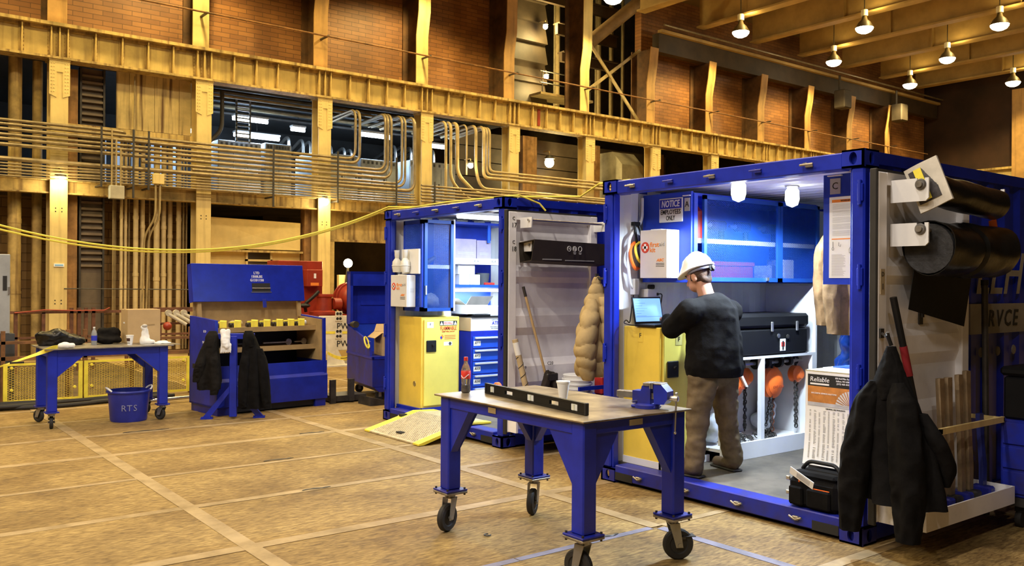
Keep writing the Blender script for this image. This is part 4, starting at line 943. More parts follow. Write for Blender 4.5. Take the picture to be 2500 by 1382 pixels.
for i, (x, y, n) in enumerate(((4.42, -6.5, 34), (4.8, -6.5, 40))):
    mb = MB()
    for k in range(n):
        a = random.uniform(0, 6.28); rr = random.uniform(0, .16); c = Vector((x+rr*math.cos(a), y+.6*rr*math.sin(a), .291+.06*(1-rr/.16)*random.random()))
        ax = Vector((random.uniform(-1, 1), random.uniform(-1, 1), random.uniform(-.3, .3))).normalized(); bx = ax.orthogonal().normalized()
        mb.tube([c+ax*.024*math.cos(q)+bx*.014*math.sin(q) for q in (2*math.pi*k2/8 for k2 in range(8))], .005, 4, True)
    solo('chain_heap', mb, dark_steel, ['heap of dark chain under the hoists by the man', 'heap of dark chain right of the middle rack post'][i], 'chain', kind='stuff')
solo('plastic_bag', blob([('e', (5.19, -6.22, .46), (.1, .09, .17)), ('e', (5.12, -6.22, .36), (.1, .09, .08)), ('e', (5.2, -6.2, .6), (.06, .06, .08))], .015, 3, folds(.025, (11, 11, 9)), .262), film, 'crumpled clear plastic bag under the right hoists', 'bag')
solo('plastic_bag', blob([('e', (4.1, -6.42, .42), (.07, .1, .14)), ('e', (4.14, -6.4, .36), (.07, .1, .08))], .015, 3, folds(.02, (11, 11, 9)), .262), film, 'crumpled clear plastic bag at the man\'s knee', 'bag')
# black tool case on the rack
t = thing('tool_case', 'big black plastic case with metal latches on the rack shelf', 'case', (4.68, -6.4, 1.055))
part('body', MB().box(4.14, 5.2, -6.68, -6.2, 1.056, 1.30, .02), black, t); part('lid', MB().box(4.13, 5.21, -6.69, -6.19, 1.305, 1.43, .025), black, t)
for x in (4.6, 4.98): part('latch', MB().box(x, x+.035, -6.705, -6.69, 1.27, 1.36, .006), chrome, t)
part('lock', MB().lathe([(0, -.01), (.02, -.008), (.02, 0)], (4.72, -6.69, 1.23), 14, 'y'), chrome, t); part('lock', MB().lathe([(0, -.01), (.02, -.008), (.02, 0)], (4.86, -6.69, 1.22), 14, 'y'), dark_steel, t)
st_ = part('sticker', MB().box(4.76, 4.84, -6.684, -6.68, 1.09, 1.2), paper, t); part('sticker_print', MB().box(4.775, 4.825, -6.686, -6.684, 1.13, 1.17), red, st_); part('sticker_print', MB().box(4.79, 4.81, -6.687, -6.684, 1.10, 1.18), ink, st_)
part('handle', MB().tube(bent([(4.126, -6.6, 1.2), (4.09, -6.6, 1.2), (4.09, -6.3, 1.2), (4.126, -6.3, 1.2)], .02), .012, 8), black, t)

# right side of the big container: letter panel, sheet, jackets, low cabinet with poster
t = thing('wall_cabinet', 'blue cabinet end with warning chart at the right of the opening', 'cabinet', (3.8, -8.15, 1.70))
part('end_panel', MB().box(3.46, 3.49, -8.345, -7.955, 1.70, 2.475), blue_in, t); part('body', MB().box(3.49, 4.3, -8.345, -7.97, 1.70, 2.47), blue_in, t)
plaque('C', 3.459, -8.05, 2.335, 'grey plaque with the letter C on the right cabinet end')
t = thing('warning_chart', 'tall white warning chart with sling drawings on the blue panel', 'poster', (3.455, -8.13, 1.74))
yl, yr = -8.005, -8.235
part('sheet', MB().box(3.455, 3.4585, yr, yl, 1.745, 2.315), paper, t)
part('warning_bar', MB().box(3.4542, 3.455, yr+.01, yl-.02, 2.275, 2.295), ink_orange, t); text('WARNING', .014, FX, (3.454, (yl+yr)/2-.02, 2.285), ink, t, bold=.02)
part('warning_bar', MB().box(3.4542, 3.455, yr+.01, yl-.02, 2.015, 2.022), ink_orange, t)
pl = MB(); rnd = random.Random(3)
for k in range(30):
    z = 2.262-.0078*k; 
    if k % 6 == 5: continue
    pl.box(3.4545, 3.455, yr+.02+.05*rnd.random(), yl-.025, z-.0018, z)
for k in range(20):
    z = 1.91-.0078*k; pl.box(3.4545, 3.455, yr+.13-.03*rnd.random(), yl-.02, z-.0018, z)
part('print_lines', pl, ink_grey, t, kind='stuff')
dr = MB().tube([(3.454, yl-.03, 2.0), (3.454, yl-.03, 1.96)], .0015, 4).tube([(3.454, yl-.03+.008*math.cos(a), 1.95+.01*math.sin(a)) for a in (2*math.pi*k/10 for k in range(10))], .0012, 4, True)
dr.tube([(3.454, yl-.075, 1.995), (3.454, yl-.075, 1.97), (3.454, yl-.088, 1.965), (3.454, yl-.09, 1.98)], .0012, 4)
for (yc, z, s) in ((yr+.045, 1.955, 1), (yr+.045, 1.85, .7)):
    dr.tube([(3.454, yc, z+.04*s), (3.454, yc-.03*s, z-.01), (3.454, yc-.03*s, z-.035*s), (3.454, yc+.03*s, z-.035*s), (3.454, yc+.03*s, z-.01), (3.454, yc, z+.04*s)], .0012, 4).tube([(3.454, yc, z+.04*s), (3.454, yc, z+.055*s)], .0012, 4)
part('drawings', dr, ink, t)
# low cabinet with poster
t = thing('parts_cabinet', 'low cabinet behind the supplier poster, papers on top', 'cabinet', (3.9, -8.1, .15)); part('body', MB().box(3.46, 4.25, -8.345, -7.84, .151, 1.07, .006), grey_dark, t); part('top', MB().box(3.44, 4.27, -8.35, -7.83, 1.07, 1.085), mat('beige worktop', (.45, .4, .25), .5), t)
t = thing('supplier_poster', 'long white poster with orange picture and number table on the low cabinet', 'poster', (3.43, -8.0, .42))
pw0, pw1 = -8.20, -7.835
part('sheet', MB().sheet(lambda u, v: (3.437-.035*(1-v)**4*math.sin(1.5+u), pw1+(pw0-pw1)*u, .415+.66*v), 10, 24, .002), paper, t)
part('banner', MB().box(3.4335, 3.4355, pw0, pw1-.02, .975, 1.058), ink, t)
part('picture', MB().box(3.4335, 3.4355, pw0, pw1-.02, .845, .975), mat('orange picture print', (.55, .22, .05), .5, 0, .2, 6), t)
part('picture_floor', MB().box(3.4325, 3.4335, pw0, pw1-.02, .835, .86), mat('grey print', (.5, .5, .52), .5, 0, .1, 6), t)
text('Reliable', .035, FX, (3.432, pw1-.115, 1.022), ink_white, t, width=.15, shear=.1); part('strip', MB().box(3.4325, 3.4335, pw1-.19, pw1-.04, .985, .997), ink_white, t)
for k, s in enumerate(('858 Acid Mine Road', 'Sullivan, MO 63080', '(573) 468-4045')): text(s, .012, FX, (3.432, pw1-.30, 1.042-.019*k), ink_white, t, width=.12-.01*k)
text('SUCCESSFUL SERVICE SOLUTIONS', .01, FX, (3.432, pw1-.15, .925), ink_white, t, width=.2); text('DECIMAL EQUIVALENTS', .009, FX, (3.433, pw1-.24, .82), ink, t, width=.15)
fan = MB()
for k in range(7):
    a = R(100+11*k); fan.prism([(3.431, pw0+.005-.03*math.cos(a)*1, .84+.03*math.sin(a)), (3.431, pw0+.005-.12*math.cos(a-.06), .84+.12*math.sin(a-.06)), (3.431, pw0+.005-.12*math.cos(a+.06), .84+.12*math.sin(a+.06))], (.002, 0, 0))
fan.v = [(x, max(min(pw1, y if y < pw1 else y), pw0), z) for x, y, z in [(x, pw0+abs(y-pw0), z) for x, y, z in fan.v]]
part('fan_picture', fan, mat('silver print', (.6, .58, .55), .4, 0, 0), t)
tb = MB()
for c_ in range(9):
    y = pw1-.035-.037*c_
    for r_ in range(44):
        if rnd.random() < .86: tb.box((lambda v_, u_: 3.437-.035*(1-v_)**4*math.sin(1.5+u_)-.0025)((.80-.0078*r_-.415)/.66, (pw1-y)/(pw1-pw0)), 3.4365, y-.012-.01*rnd.random()*(c_ % 2), y, .80-.0078*r_, .8028-.0078*r_)
part('number_table', tb, ink_grey, t, kind='stuff')
t = thing('paper_stack', 'blue folder and papers on the low cabinet', 'papers', (3.8, -8.1, 1.085)); part('sheets', MB().box(3.55, 3.9, -8.2, -7.9, 1.086, 1.1), paper, t); part('folder', MB().box(3.6, 4.0, -8.3, -7.95, 1.1, 1.108), blue_bright, t)
solo('brown_cardboard', MB().prism([(5.0, -7.22, 1.4), (5.0, -7.05, 2.3), (5.0, -7.45, 2.42), (5.0, -7.6, 1.4)], (.03, 0, 0)), card, 'leaning sheet of brown cardboard deep in the big container', 'cardboard')
def hang_jacket(name, base, w_, d_, h, m_, lb, rz=0, seed=0):
    # jacket hanging from its collar; base = point at the hook
    B = Vector(base); s = Vector((math.cos(rz), math.sin(rz), 0)); fr = Vector((math.sin(rz), -math.cos(rz), 0)); q = lambda x, y, z: B+s*x+fr*y+Vector((0, 0, z))
    t = thing(name, lb, 'jacket', tuple(B-Vector((0, 0, h))))
    part('body', cloth_tube([q(0, 0, -.01), q(0, 0, -.08), q(0, 0, -.2), q(0, .01, -.45), q(0, .02, -h)], [.03, w_*.22, w_*.44, w_*.5, w_*.52], [.03, d_*.35, d_*.45, d_*.5, d_*.5], s, fr, 6, .22, .04, seed), m_, t)
    for k in (-1, 1):
        part('sleeve', cloth_tube([q(k*w_*.36, d_*.1, -.14), q(k*w_*.5, d_*.3, -.3), q(k*w_*.52, d_*.5, -h*.62), q(k*w_*.46, d_*.6, -h*.97)], [.04, .075, .07, .05], [.04, .075, .07, .05], s, fr, 4, .1, .10, seed+k*2, 32, 40, False), m_, t)
    part('collar', cloth_tube([q(0, .02, .0), q(0, .03, -.07), q(0, .05, -.13)], [.05, .075, .09], [.035, .05, .06], s, fr, 3, .2, .05, seed+5, 28, 14), m_, t)
    return t
hang_jacket('hanging_jacket', (4.75, -7.34, 2.3), .34, .2, 1.0, jacket_brown, 'brown work jacket hanging behind the blue letter panel', rz=R(-70), seed=1)
hang_jacket('hanging_jacket', (4.5, -7.58, 2.2), .34, .2, .95, mat('tan duck cloth', (.15, .088, .04), .9, 0, .2, 8, .25, spec=.1), 'lighter brown jacket hanging nearest the right post', rz=R(-60), seed=4)
solo('blue_bag', blob([('e', (5.32, -7.25, 1.15), (.2, .28, .28)), ('e', (5.32, -7.2, .95), (.22, .3, .2))], .02, 4, folds(.03, (8, 8, 8)), .782), mat('blue plastic bag', (.01, .05, .3), .25, 0, .3, 8), 'dark blue plastic sack below the hanging jackets', 'sack')
solo('storage_crate', MB().box(5.05, 5.5, -7.6, -6.9, .151, .78, .02), blue_in, 'blue crate under the plastic sack at the back', 'crate')

# ceiling lamps of the big container
for i, (x, y) in enumerate(((3.45, -7.22), (4.15, -7.22))):
    t = thing('jar_lamp', ['lit jar lamp nearer the opening of the big container', 'lit jar lamp deeper in the big container'][i], 'lamp', (x, y, 2.4), 0, 'jar lamps')
    part('base', MB().lathe([(0, 2.513), (.06, 2.513), (.06, 2.503), (.045, 2.495), (0, 2.495)], (x, y, 0), 16), chrome, t)
    part('globe', MB().lathe([(.038, 2.495), (.055, 2.47), (.058, 2.40), (.045, 2.355), (0, 2.335)], (x, y, 0), 18), bulb_cool, t)
    light('jar_light', 'SPOT', (x, y, 2.33), 230, (.70, .85, 1), .06, None, 174)
# open tool bag on the sill
t = thing('tool_bag', 'black tool bag with a white paper tag on the container sill', 'bag', (3.32, -8.03, .155), R(8))
part('body', MB().box(3.19, 3.43, -8.24, -7.86, .156, .36, .03), jacket_black, t); part('top_flap', MB().box(3.20, 3.42, -8.22, -7.88, .36, .40, .02), jacket_black, t)
part('pocket', MB().box(3.165, 3.19, -8.2, -8.02, .17, .30, .012), jacket_black, t); part('pocket', MB().box(3.165, 3.19, -7.99, -7.88, .17, .30, .012), jacket_black, t)
part('zip_trim', MB().box(3.163, 3.168, -8.2, -8.08, .305, .31).box(3.185, 3.192, -7.96, -7.95, .33, .37), orange, t)
part('handle', MB().tube(bent([(3.31, -8.2, .40), (3.31, -8.16, .46), (3.31, -7.95, .46), (3.31, -7.9, .40)], .06), .014, 8), black, t)
for z in (.33, .23): part('buckle', MB().box(3.175, 3.19, -7.885, -7.855, z, z+.03, .004), chrome, t)
Mt = Matrix.Translation((3.15, -7.99, .375)) @ Matrix.Rotation(R(24), 4, 'X') @ Matrix.Rotation(R(-20), 4, 'Y')
part('paper_tag', MB().add(MB().box(-.002, .002, -.11, .09, -.03, .03), Mt), paper, t)
part('tag_print', MB().add(MB().box(-.0035, -.002, -.08, .03, -.02, .02), Mt), mat('grey print', (.5, .5, .52)), t)

# ---------------------------------------------------------------- folded door of the big container: film rolls, rack, tools, coat
ywall = -8.562
for k, z in enumerate((2.30, 2.02)):
    for j, x in enumerate((3.27, 4.32)):
        solo('roll_bracket', MB().prism([(x, ywall, z-.075), (x, -8.79, z-.075), (x, -8.81, z-.055), (x, -8.81, z+.07), (x, -8.785, z+.07), (x, -8.785, z+.005), (x, -8.735, z+.005), (x, -8.735, z+.07), (x, ywall, z+.07)], (.012, 0, 0)), white_in, '%s white bracket %s' % (('upper', 'lower')[k], ('with a steel disc on the coat side of the door', 'at the far end of the film rolls')[j]), 'bracket', 'brackets for the film rolls')
for k, (z, r, lb) in enumerate(((2.31, .1, 'thin black film roll on the upper brackets'), (1.93, .17, 'fat black film roll sagging from the lower brackets'))):
    t = thing('film_roll', lb, 'film roll', (3.8, -8.68, z-r), 0, 'black film rolls')
    def fr(u, v, r=r, z=z, k=k):
        a = 2*math.pi*v; x = 3.37+.92*u
        rr = r*(1+.06*math.sin(9*u+2*math.cos(a))*math.sin(a*2+3*u)+.05*noise.noise(Vector((x*7, math.cos(a)*2, math.sin(a)*2))))
        if k == 1 and .42 < u < .5: rr *= .9
        return (x, -8.76+rr*math.cos(a), z+rr*math.sin(a)*(1 if k == 0 else 1.02)-(.05*u if k == 0 else 0))
    part('wound_film', MB().sheet(fr, 40, 28, .006), black_film, t)
    part('roll_end', MB().lathe([(0, 0), (r*.3, -.004), (r*.6, 0), (r*.93, -.004), (r*.95, .03)], (3.372, -8.76, z), 24, 'x'), mat('matt black film edge', (.018, .018, .02), .6, 0, .3, 20, .3), t)
    part('axle', MB().cyl((3.24, -8.76, (2.33, 2.05)[k]), (4.36, -8.76, (2.33, 2.05)[k]), .02), steel, t)
    part('end_disc', MB().lathe([(0, -.012), (.03, -.012), (.036, -.004), (.036, 0)], (3.268, -8.76, (2.33, 2.05)[k]), 18, 'x'), mat('dull grey disc', (.18, .17, .16), .4, .5), t)
part('loose_flap', MB().sheet(lambda u, v: (3.42+.76*u, -8.605-.03*math.sin(2.5*u)*v-.05*v, 1.90-(.36+.13*u)*(1-v)), 12, 8, .004), mat('matt black sheet', (.006, .006, .006), .65, 0, .2, 6, .2, spec=.2), t)
t = thing('paper_bag', 'crumpled printed bag stuck on the upper film roll bracket', 'bag', (3.33, -8.72, 2.2)); Mp = Matrix.Translation((3.328, -8.78, 2.33)) @ Matrix.Rotation(R(-22), 4, 'X')
part('bag', MB().add(MB().sheet(lambda u, v: (.006*math.sin(5*u+3*v), .11-.22*u, -.15+.3*v), 10, 12, .018), Mp), mat('off white bag', (.6, .56, .48), .5, 0, .1, 6), t)
part('print_panel', MB().add(MB().sheet(lambda u, v: (.006*math.sin(5*u+3*v)-.011, .09-.15*u, -.1+.22*v), 8, 8, .003), Mp), mat('dark print', (.05, .045, .05), .5, 0, .4, 18), t)
part('print_band', MB().add(MB().box(-.023, -.019, -.0, .05, .02, .12).box(-.023, -.019, .0, .03, -.09, -.03), Mp), yellow_bright, t)
solo('orange_flag', MB().prism([(4.3, -8.72, 2.15), (4.36, -8.74, 2.17), (4.39, -8.74, 2.09), (4.33, -8.72, 2.07)], (0, .006, 0)), orange, 'small orange tab at the far end of the film roll', 'tab')
t = thing('door_plaque', 'tan plaque with number one on the door stile', 'sign', (3.18, -8.563, 1.66)); part('plate', MB().box(3.15, 3.2, -8.566, -8.562, 1.64, 1.8), mat('tan plaque', (.5, .4, .25), .5), t); text('D', .03, FY, (3.175, -8.567, 1.765), ink, t); text('1', .04, FY, (3.175, -8.567, 1.685), ink, t)
solo('door_latch_plate', MB().box(3.72, 3.77, -8.525, -8.513, 1.43, 1.55, .003).box(3.735, 3.755, -8.54, -8.525, 1.48, 1.51), dark_steel, 'small grey latch plate on the pressed door panel', 'latch')
# tool tray
wood2 = mat('weathered handle', (.26, .18, .095), .75, 0, .25, 5, .1)
t = thing('tool_rack', 'white tray and guard rail bolted low on the folded door', 'rack', (3.75, -8.7, .2))
part('tray_floor', MB().box(3.16, 4.36, -8.86, ywall, .2, .21), white_in, t)
part('tray_front', MB().box(3.16, 4.36, -8.87, -8.86, .19, .31), white_door, t)
for x in (3.15, 4.36): part('tray_end', MB().box(x, x+.01, -8.87, ywall, .19, .31), white_door, t)
part('guard_rail', MB().box(3.5, 4.395, -8.79, -8.77, .74, .78), cream, t)
for x in (3.5, 4.383): part('guard_arm', MB().box(x, x+.012, -8.79, ywall, .745, .775), cream, t)
for i, (x, h, m2) in enumerate(((3.70, .78, wood2), (3.81, .78, wood2), (3.96, .79, wood2), (4.07, .81, wood2), (4.27, .5, mat('blue handle', (.02, .03, .2), .5)))):
    t = thing('sledge_hammer', '%s upright hammer in the door tray, counted from the coat' % ordn[i], 'hammer', (x, -8.7, .21), 0, 'hammers standing in the door tray')
    part('handle', MB().prism([(x-.026, -8.715, .3), (x+.026, -8.715, .3), (x+.03, -8.715, .45), (x+.022, -8.70, .3+h*.6), (x+.032, -8.69, .3+h-.02), (x+.03, -8.69, .3+h), (x-.028, -8.69, .3+h), (x-.03, -8.69, .3+h-.02), (x-.022, -8.70, .3+h*.6), (x-.03, -8.715, .45)], (0, .03, 0)), m2, t)
    part('head', MB().box(x-.04, x+.04, -8.77, -8.63, .211, .30, .012), dark_steel if i % 2 else blue_worn, t)
solo('red_jack_base', MB().lathe([(0, .211), (.06, .211), (.045, .3), (.03, .42), (0, .42)], (3.55, -8.74, 0), 14), red, 'red tool base in the tray beside the coat', 'tool')
t = thing('pry_bar', 'long black pole with red grip leaning on the door', 'pole', (3.3, -8.6, .5))
part('shaft', MB().cyl((3.24, -8.60, 1.62), (3.46, -8.68, .7), .022, n=10), black, t); part('grip', MB().cyl((3.315, -8.628, 1.305), (3.36, -8.645, 1.115), .025, n=12), mat('dull red plastic', (.25, .012, .02)), t)
t = thing('broom_handle', 'dark pole standing beside the guard rail', 'pole', (4.42, -8.66, .2)); part('shaft', MB().cyl((4.46, -8.62, 1.7), (4.46, -8.64, .05), .022, n=10), dark_steel, t); part('tip', MB().cyl((4.46, -8.62, 1.7), (4.46, -8.62, 1.74), .026), black, t)
# big dark coat
t = thing('work_coat', 'big dark canvas coat hanging on the folded door', 'coat', (3.04, -8.68, .14))
Sd, Fr = (0, -1, 0), (-1, 0, 0)
part('body', cloth_tube([(2.975, -8.735, 1.33), (2.975, -8.735, 1.24), (2.975, -8.735, 1.12), (2.975, -8.745, .95), (2.975, -8.765, .7), (2.975, -8.785, .36)], [.025, .055, .10, .17, .235, .275], [.025, .05, .07, .085, .095, .10], Sd, Fr, 6, .3, .05, 2, 90, 70), jacket_black, t)
part('sleeve', cloth_tube([(2.925, -8.665, 1.12), (2.895, -8.625, 1.0), (2.875, -8.575, .7), (2.885, -8.540, .45), (2.895, -8.515, .16)], [.03, .075, .095, .09, .06], [.03, .06, .07, .07, .05], Sd, Fr, 4, .12, .13, 5, 44, 60, False), jacket_black, t)
part('sleeve', cloth_tube([(2.925, -8.805, 1.12), (2.895, -8.845, 1.0), (2.865, -8.895, .7), (2.875, -8.905, .45), (2.885, -8.895, .17)], [.03, .08, .10, .095, .062], [.03, .06, .07, .07, .05], Sd, Fr, 4, .12, .13, 8, 44, 60, False), jacket_black, t)
part('side_fold', cloth_tube([(2.985, -8.915, .95), (2.995, -9.005, .78), (3.07, -9.030, .62), (3.07, -9.025, .5)], [.03, .06, .065, .02], [.03, .05, .05, .02], Sd, Fr, 3, .2, .08, 3, 32, 30), jacket_black, t)
part('hood', cloth_tube([(2.955, -8.735, 1.30), (2.945, -8.735, 1.2), (2.925, -8.735, 1.08), (2.915, -8.735, 1.0)], [.02, .06, .085, .05], [.02, .05, .05, .03], Sd, Fr, 4, .3, .06, 6, 36, 26), jacket_black, t)
part('hood_loop', MB().tube([(2.975, -8.710, 1.40), (2.96, -8.720, 1.39), (2.975, -8.735, 1.33)], .012, 8), black, t)
solo('coat_hook', MB().box(3.14, 3.18, -8.575, ywall, 1.36, 1.42).tube([(3.16, -8.57, 1.39), (3.08, -8.64, 1.38), (2.98, -8.715, 1.38), (2.96, -8.720, 1.41)], .01, 6), dark_steel, 'small hook that carries the big coat', 'hook')

# blue tool chest with black box at the right edge
t = thing('tool_chest', 'blue drawer chest on casters at the right edge of the photo', 'tool chest', (4.9, -9.0, 0))
part('body', MB().box(4.42, 5.3, -9.3, -8.75, .22, .76, .01), blue_worn, t)
for k in range(3): part('drawer', MB().box(4.405, 4.42, -9.28, -8.77, .25+.17*k, .40+.17*k, .004).box(4.44, 5.28, -9.312, -9.3, .25+.17*k, .40+.17*k, .004), blue_worn, t)
part('base', MB().box(4.42, 5.3, -9.28, -8.77, .16, .22), dark_steel, t)
for x in (4.52, 5.2):
    for y in (-9.2, -8.85): part('caster', MB().lathe([(0, -.02), (.06, -.02), (.06, .02), (0, .02)], (x, y, .06), 16, 'y').box(x-.03, x+.03, y-.03, y+.03, .11, .16), rubber, t)
t = thing('black_job_case', 'large black case with a diamond sticker on the blue chest', 'case', (4.9, -9, .76)); part('body', MB().box(4.44, 5.3, -9.3, -8.76, .761, 1.06, .015), black, t); part('lid', MB().box(4.42, 5.3, -9.32, -8.74, 1.065, 1.13, .02), black, t)
part('diamond', MB().prism([(4.6, -9.302, .93), (4.635, -9.302, .895), (4.67, -9.302, .93), (4.635, -9.302, .965)], (0, .003, 0)), paper, t); part('top_paper', MB().box(4.6, 4.85, -9.2, -9.0, 1.13, 1.134), paper, t)

# ================================================================== SMALL-LOOKING CONTAINER: FITTINGS
WL2 = LY-.096
t = thing('mesh_cabinet', 'blue mesh cupboard beside the shelf bay in the smaller-looking container', 'cabinet', (3.7, -2.3, 1.35))
y0, y1 = -2.58, -2.15
part('end_frame', MB().box(3.46, 3.485, y0, y0+.05, 1.35, 2.45).box(3.46, 3.485, y1-.03, y1, 1.35, 2.45).box(3.46, 3.485, y0, y1, 1.35, 1.4).box(3.46, 3.485, y0, y1, 2.4, 2.45), blue_in, t)
part('end_mesh', expmesh((3.47, y1-.03, 1.4), (0,-1,0), (0,0,1), (-1,0,0), y1-y0-.08, 1.0, .028, .014, .0016), mesh_blue, t, kind='stuff', smooth=False)
mesh_door(t, 3.485, 3.9, y0, 1.35, 2.45, .04)
part('bottom_panel', MB().box(3.485, 3.9, y0, y1, 1.35, 1.37), blue_in, t); part('shelf', MB().box(3.485, 3.9, y0+.03, y1, 1.87, 1.89), blue_in, t); part('shelf_lip', MB().box(3.5, 3.89, y0+.02, y0+.03, 1.865, 1.91), white_in, t); part('back_panel', MB().box(3.485, 4.8, y1-.0, y1+.012, 1.35, 2.45), blue_in, t)
part('side_panel', MB().box(3.9, 3.925, y0-.02, y1, 1.35, 2.47), white_in, t)
part('latch', MB().box(3.49, 3.51, y0-.04, y0-.02, 1.55, 1.66), chrome, t)
solo('spray_gun', blob([('c', (3.62, -2.4, 1.93), (3.75, -2.4, 2.0), .035, .03), ('c', (3.62, -2.4, 1.93), (3.6, -2.4, 1.9+.02), .03, .025)], .012, 2), dark_steel, 'dark tool on the upper shelf behind the mesh cupboard door', 'tool')
solo('cloth_bundle', blob([('e', (3.68, -2.4, 1.47), (.12, .1, .1)), ('e', (3.75, -2.38, 1.43), (.08, .1, .06))], .014, 3, folds(.02, (12, 12, 12)), 1.372), grey_cab, 'grey bundle at the bottom of the mesh cupboard', 'bundle')
t = thing('shelf_bay', 'open blue shelf bay with cartons right of the mesh cupboard', 'shelf', (4.4, -2.3, 1.65))
part('shelf', MB().box(3.928, 4.8, y0, y1-.002, 1.64, 1.67), blue_bright, t); part('shelf', MB().box(3.928, 4.8, y0, y1-.002, 1.93, 1.95), blue_in, t); part('shelf_lip', MB().box(3.928, 4.8, y0-.01, y0, 1.925, 2.0), white_in, t)
part('top_shelf', MB().box(3.928, 4.8, y0, y1-.002, 2.42, 2.45), blue_in, t); part('hinge_strap', MB().box(4.42, 4.46, y0-.02, y0, 2.2, 2.42), blue_bright, t)
text('A1A', .03, FY, (4.25, y0-.011, 1.965), ink, t); text('A2A', .03, FY, (4.52, y0-.011, 1.965), ink, t)
for i, (x0, x1, z0, h, m2, lb) in enumerate(((3.95, 4.27, 1.951, .29, mat('mauve carton', (.24, .2, .3), .8), 'mauve carton left on the upper shelf'), (4.28, 4.5, 1.951, .28, mat('mauve carton', (.24, .2, .3)), 'mauve carton second on the upper shelf'), (4.0, 4.25, 1.671+.13, .12, card_white, 'white carton on top of two small ones'), (4.02, 4.17, 1.671, .128, card_white, 'left small white carton under the stacked one'), (4.18, 4.33, 1.671, .128, card_white, 'right small white carton under the stacked one'))):
    t = thing('carton', lb, 'carton', ((x0+x1)/2, -2.45, z0), 0, 'cartons on the shelf bay'); part('box', MB().box(x0, x1, -2.56, -2.3, z0, z0+h, .003), m2, t); part('flap_seam', MB().box(x0, x1, -2.435, -2.425, z0+h, z0+h+.002), card, t)
    for k in range(2): part('print_line', MB().box(x0+.04, x1-.04, -2.5615, -2.56, z0+h*.35+.02*k, z0+h*.35+.006+.02*k), ink_grey, t)
solo('dark_bin', MB().lathe([(0, 1.671), (.07, 1.671), (.09, 1.82), (.085, 1.82), (.07, 1.69)], (4.45, -2.45, 0), 14), grey_dark, 'dark bin at the right of the shelf bay', 'bin')
solo('red_packet', MB().box(4.4, 4.55, -2.575, -2.54, 1.671, 1.70, .004), red, 'red packet at the front of the shelf bay', 'packet')
t = thing('strip_lamp', 'bright white strip lamp under the shelf bay', 'lamp', (4.35, -2.4, 1.6)); part('diffuser', MB().box(3.95, 4.78, -2.46, -2.36, 1.585, 1.62, .01), tube_on, t); part('housing', MB().box(3.94, 4.79, -2.47, -2.35, 1.62, 1.64), white_in, t)
light('strip_light', 'AREA', (4.36, -2.41, 1.575), 16, COOL, .8, None, None, .08)
t = thing('strip_lamp', 'ceiling lamp inside the smaller-looking container', 'lamp', (3.9, -3.3, 2.45)); part('diffuser', MB().box(3.5, 4.7, -3.36, -3.24, 2.43, 2.47, .012), tube_on, t); part('housing', MB().box(3.48, 4.72, -3.38, -3.22, 2.47, 2.50), white_in, t); part('bracket', MB().box(4.05, 4.1, -3.4, -3.2, 2.49, 2.512), chrome, t)
light('strip_light', 'AREA', (4.1, -3.3, 2.42), 60, COOL, 1.1, None, None, .12)
# eye wash + first aid
t = thing('eye_wash_station', 'white eye wash board with two clear bottles above the first aid box', 'eye wash', (3.44, -2.33, 1.80)); part('board', MB().box(3.43, 3.455, -2.56, -2.16, 1.80, 2.10, .004), paper, t)
for i, y in enumerate((-2.2, -2.4)):
    bt_ = part('bottle', MB().lathe([(0, 1.82), (.05, 1.82), (.06, 1.88), (.055, 1.95), (.025, 1.99), (.03, 2.03), (.03, 2.06), (0, 2.06)], (3.375, y+.06, 0), 16), mat('milky plastic', (.7, .68, .6), .3, 0, 0), t)
    part('strap', MB().tube([(3.375+.062*math.cos(a), y+.06+.062*math.sin(a), 1.9) for a in (2*math.pi*k/14 for k in range(14))], .004, 5, True), paper, bt_)
    part('eye_cup', MB().lathe([(0, 2.06), (.03, 2.06), (.035, 2.09), (.03, 2.09), (.02, 2.07)], (3.375, y+.06, 0), 12), card_white, bt_)
part('print', MB().box(3.4285, 3.43, -2.3, -2.24, 2.03, 2.08), ink_grey, t)
first_aid(3.31+.02, 3.455, -2.45, -2.07, 1.40, 1.785, 'white first aid box under the eye wash bottles in the smaller-looking container')
# yellow cabinet with stickers
fL, fd = flam(3.47, 4.02, -2.56, WL2, .152, 1.28, 'yellow flammables cabinet with red warning print beside the blue drawers', (.72, .22))
part('base_plinth', MB().box(3.45, 4.04, -2.59, -2.56, .152, .19).box(3.44, 3.47, -2.59, WL2, .152, .19), blue, fL)
yy = -2.581
part('label', MB().box(3.54, 3.63, yy-.001, yy+.002, 1.15, 1.22), paper, fd); text('F', .03, FY, (3.585, yy-.002, 1.19), ink, fd)
part('hazard_label', MB().box(3.72, 3.97, yy-.001, yy+.002, 1.175, 1.23), ink, fd); part('brand_strip', MB().box(3.775, 3.915, yy-.0025, yy-.001, 1.18, 1.225), paper, fd); text('SECURALL', .03, FY, (3.845, yy-.003, 1.2025), ink_red, fd, width=.13, bold=.02)
for x in (3.745, 3.945): part('hazard_triangle', MB().prism([(x-.022, yy-.003, 1.18), (x+.022, yy-.003, 1.18), (x, yy-.003, 1.225)], (0, .002, 0)), paper, fd)
text('FLAMMABLE', .05, FY, (3.845, yy-.001, 1.14), ink_red, fd, width=.235, bold=.01); text('KEEP FIRE AWAY', .016, FY, (3.845, yy-.001, 1.10), ink_red, fd, width=.19)
for k in range(3): part('print_line', MB().box(3.79, 3.95, yy-.001, yy+.002, 1.05-.02*k, 1.055-.02*k), ink_red, fd)
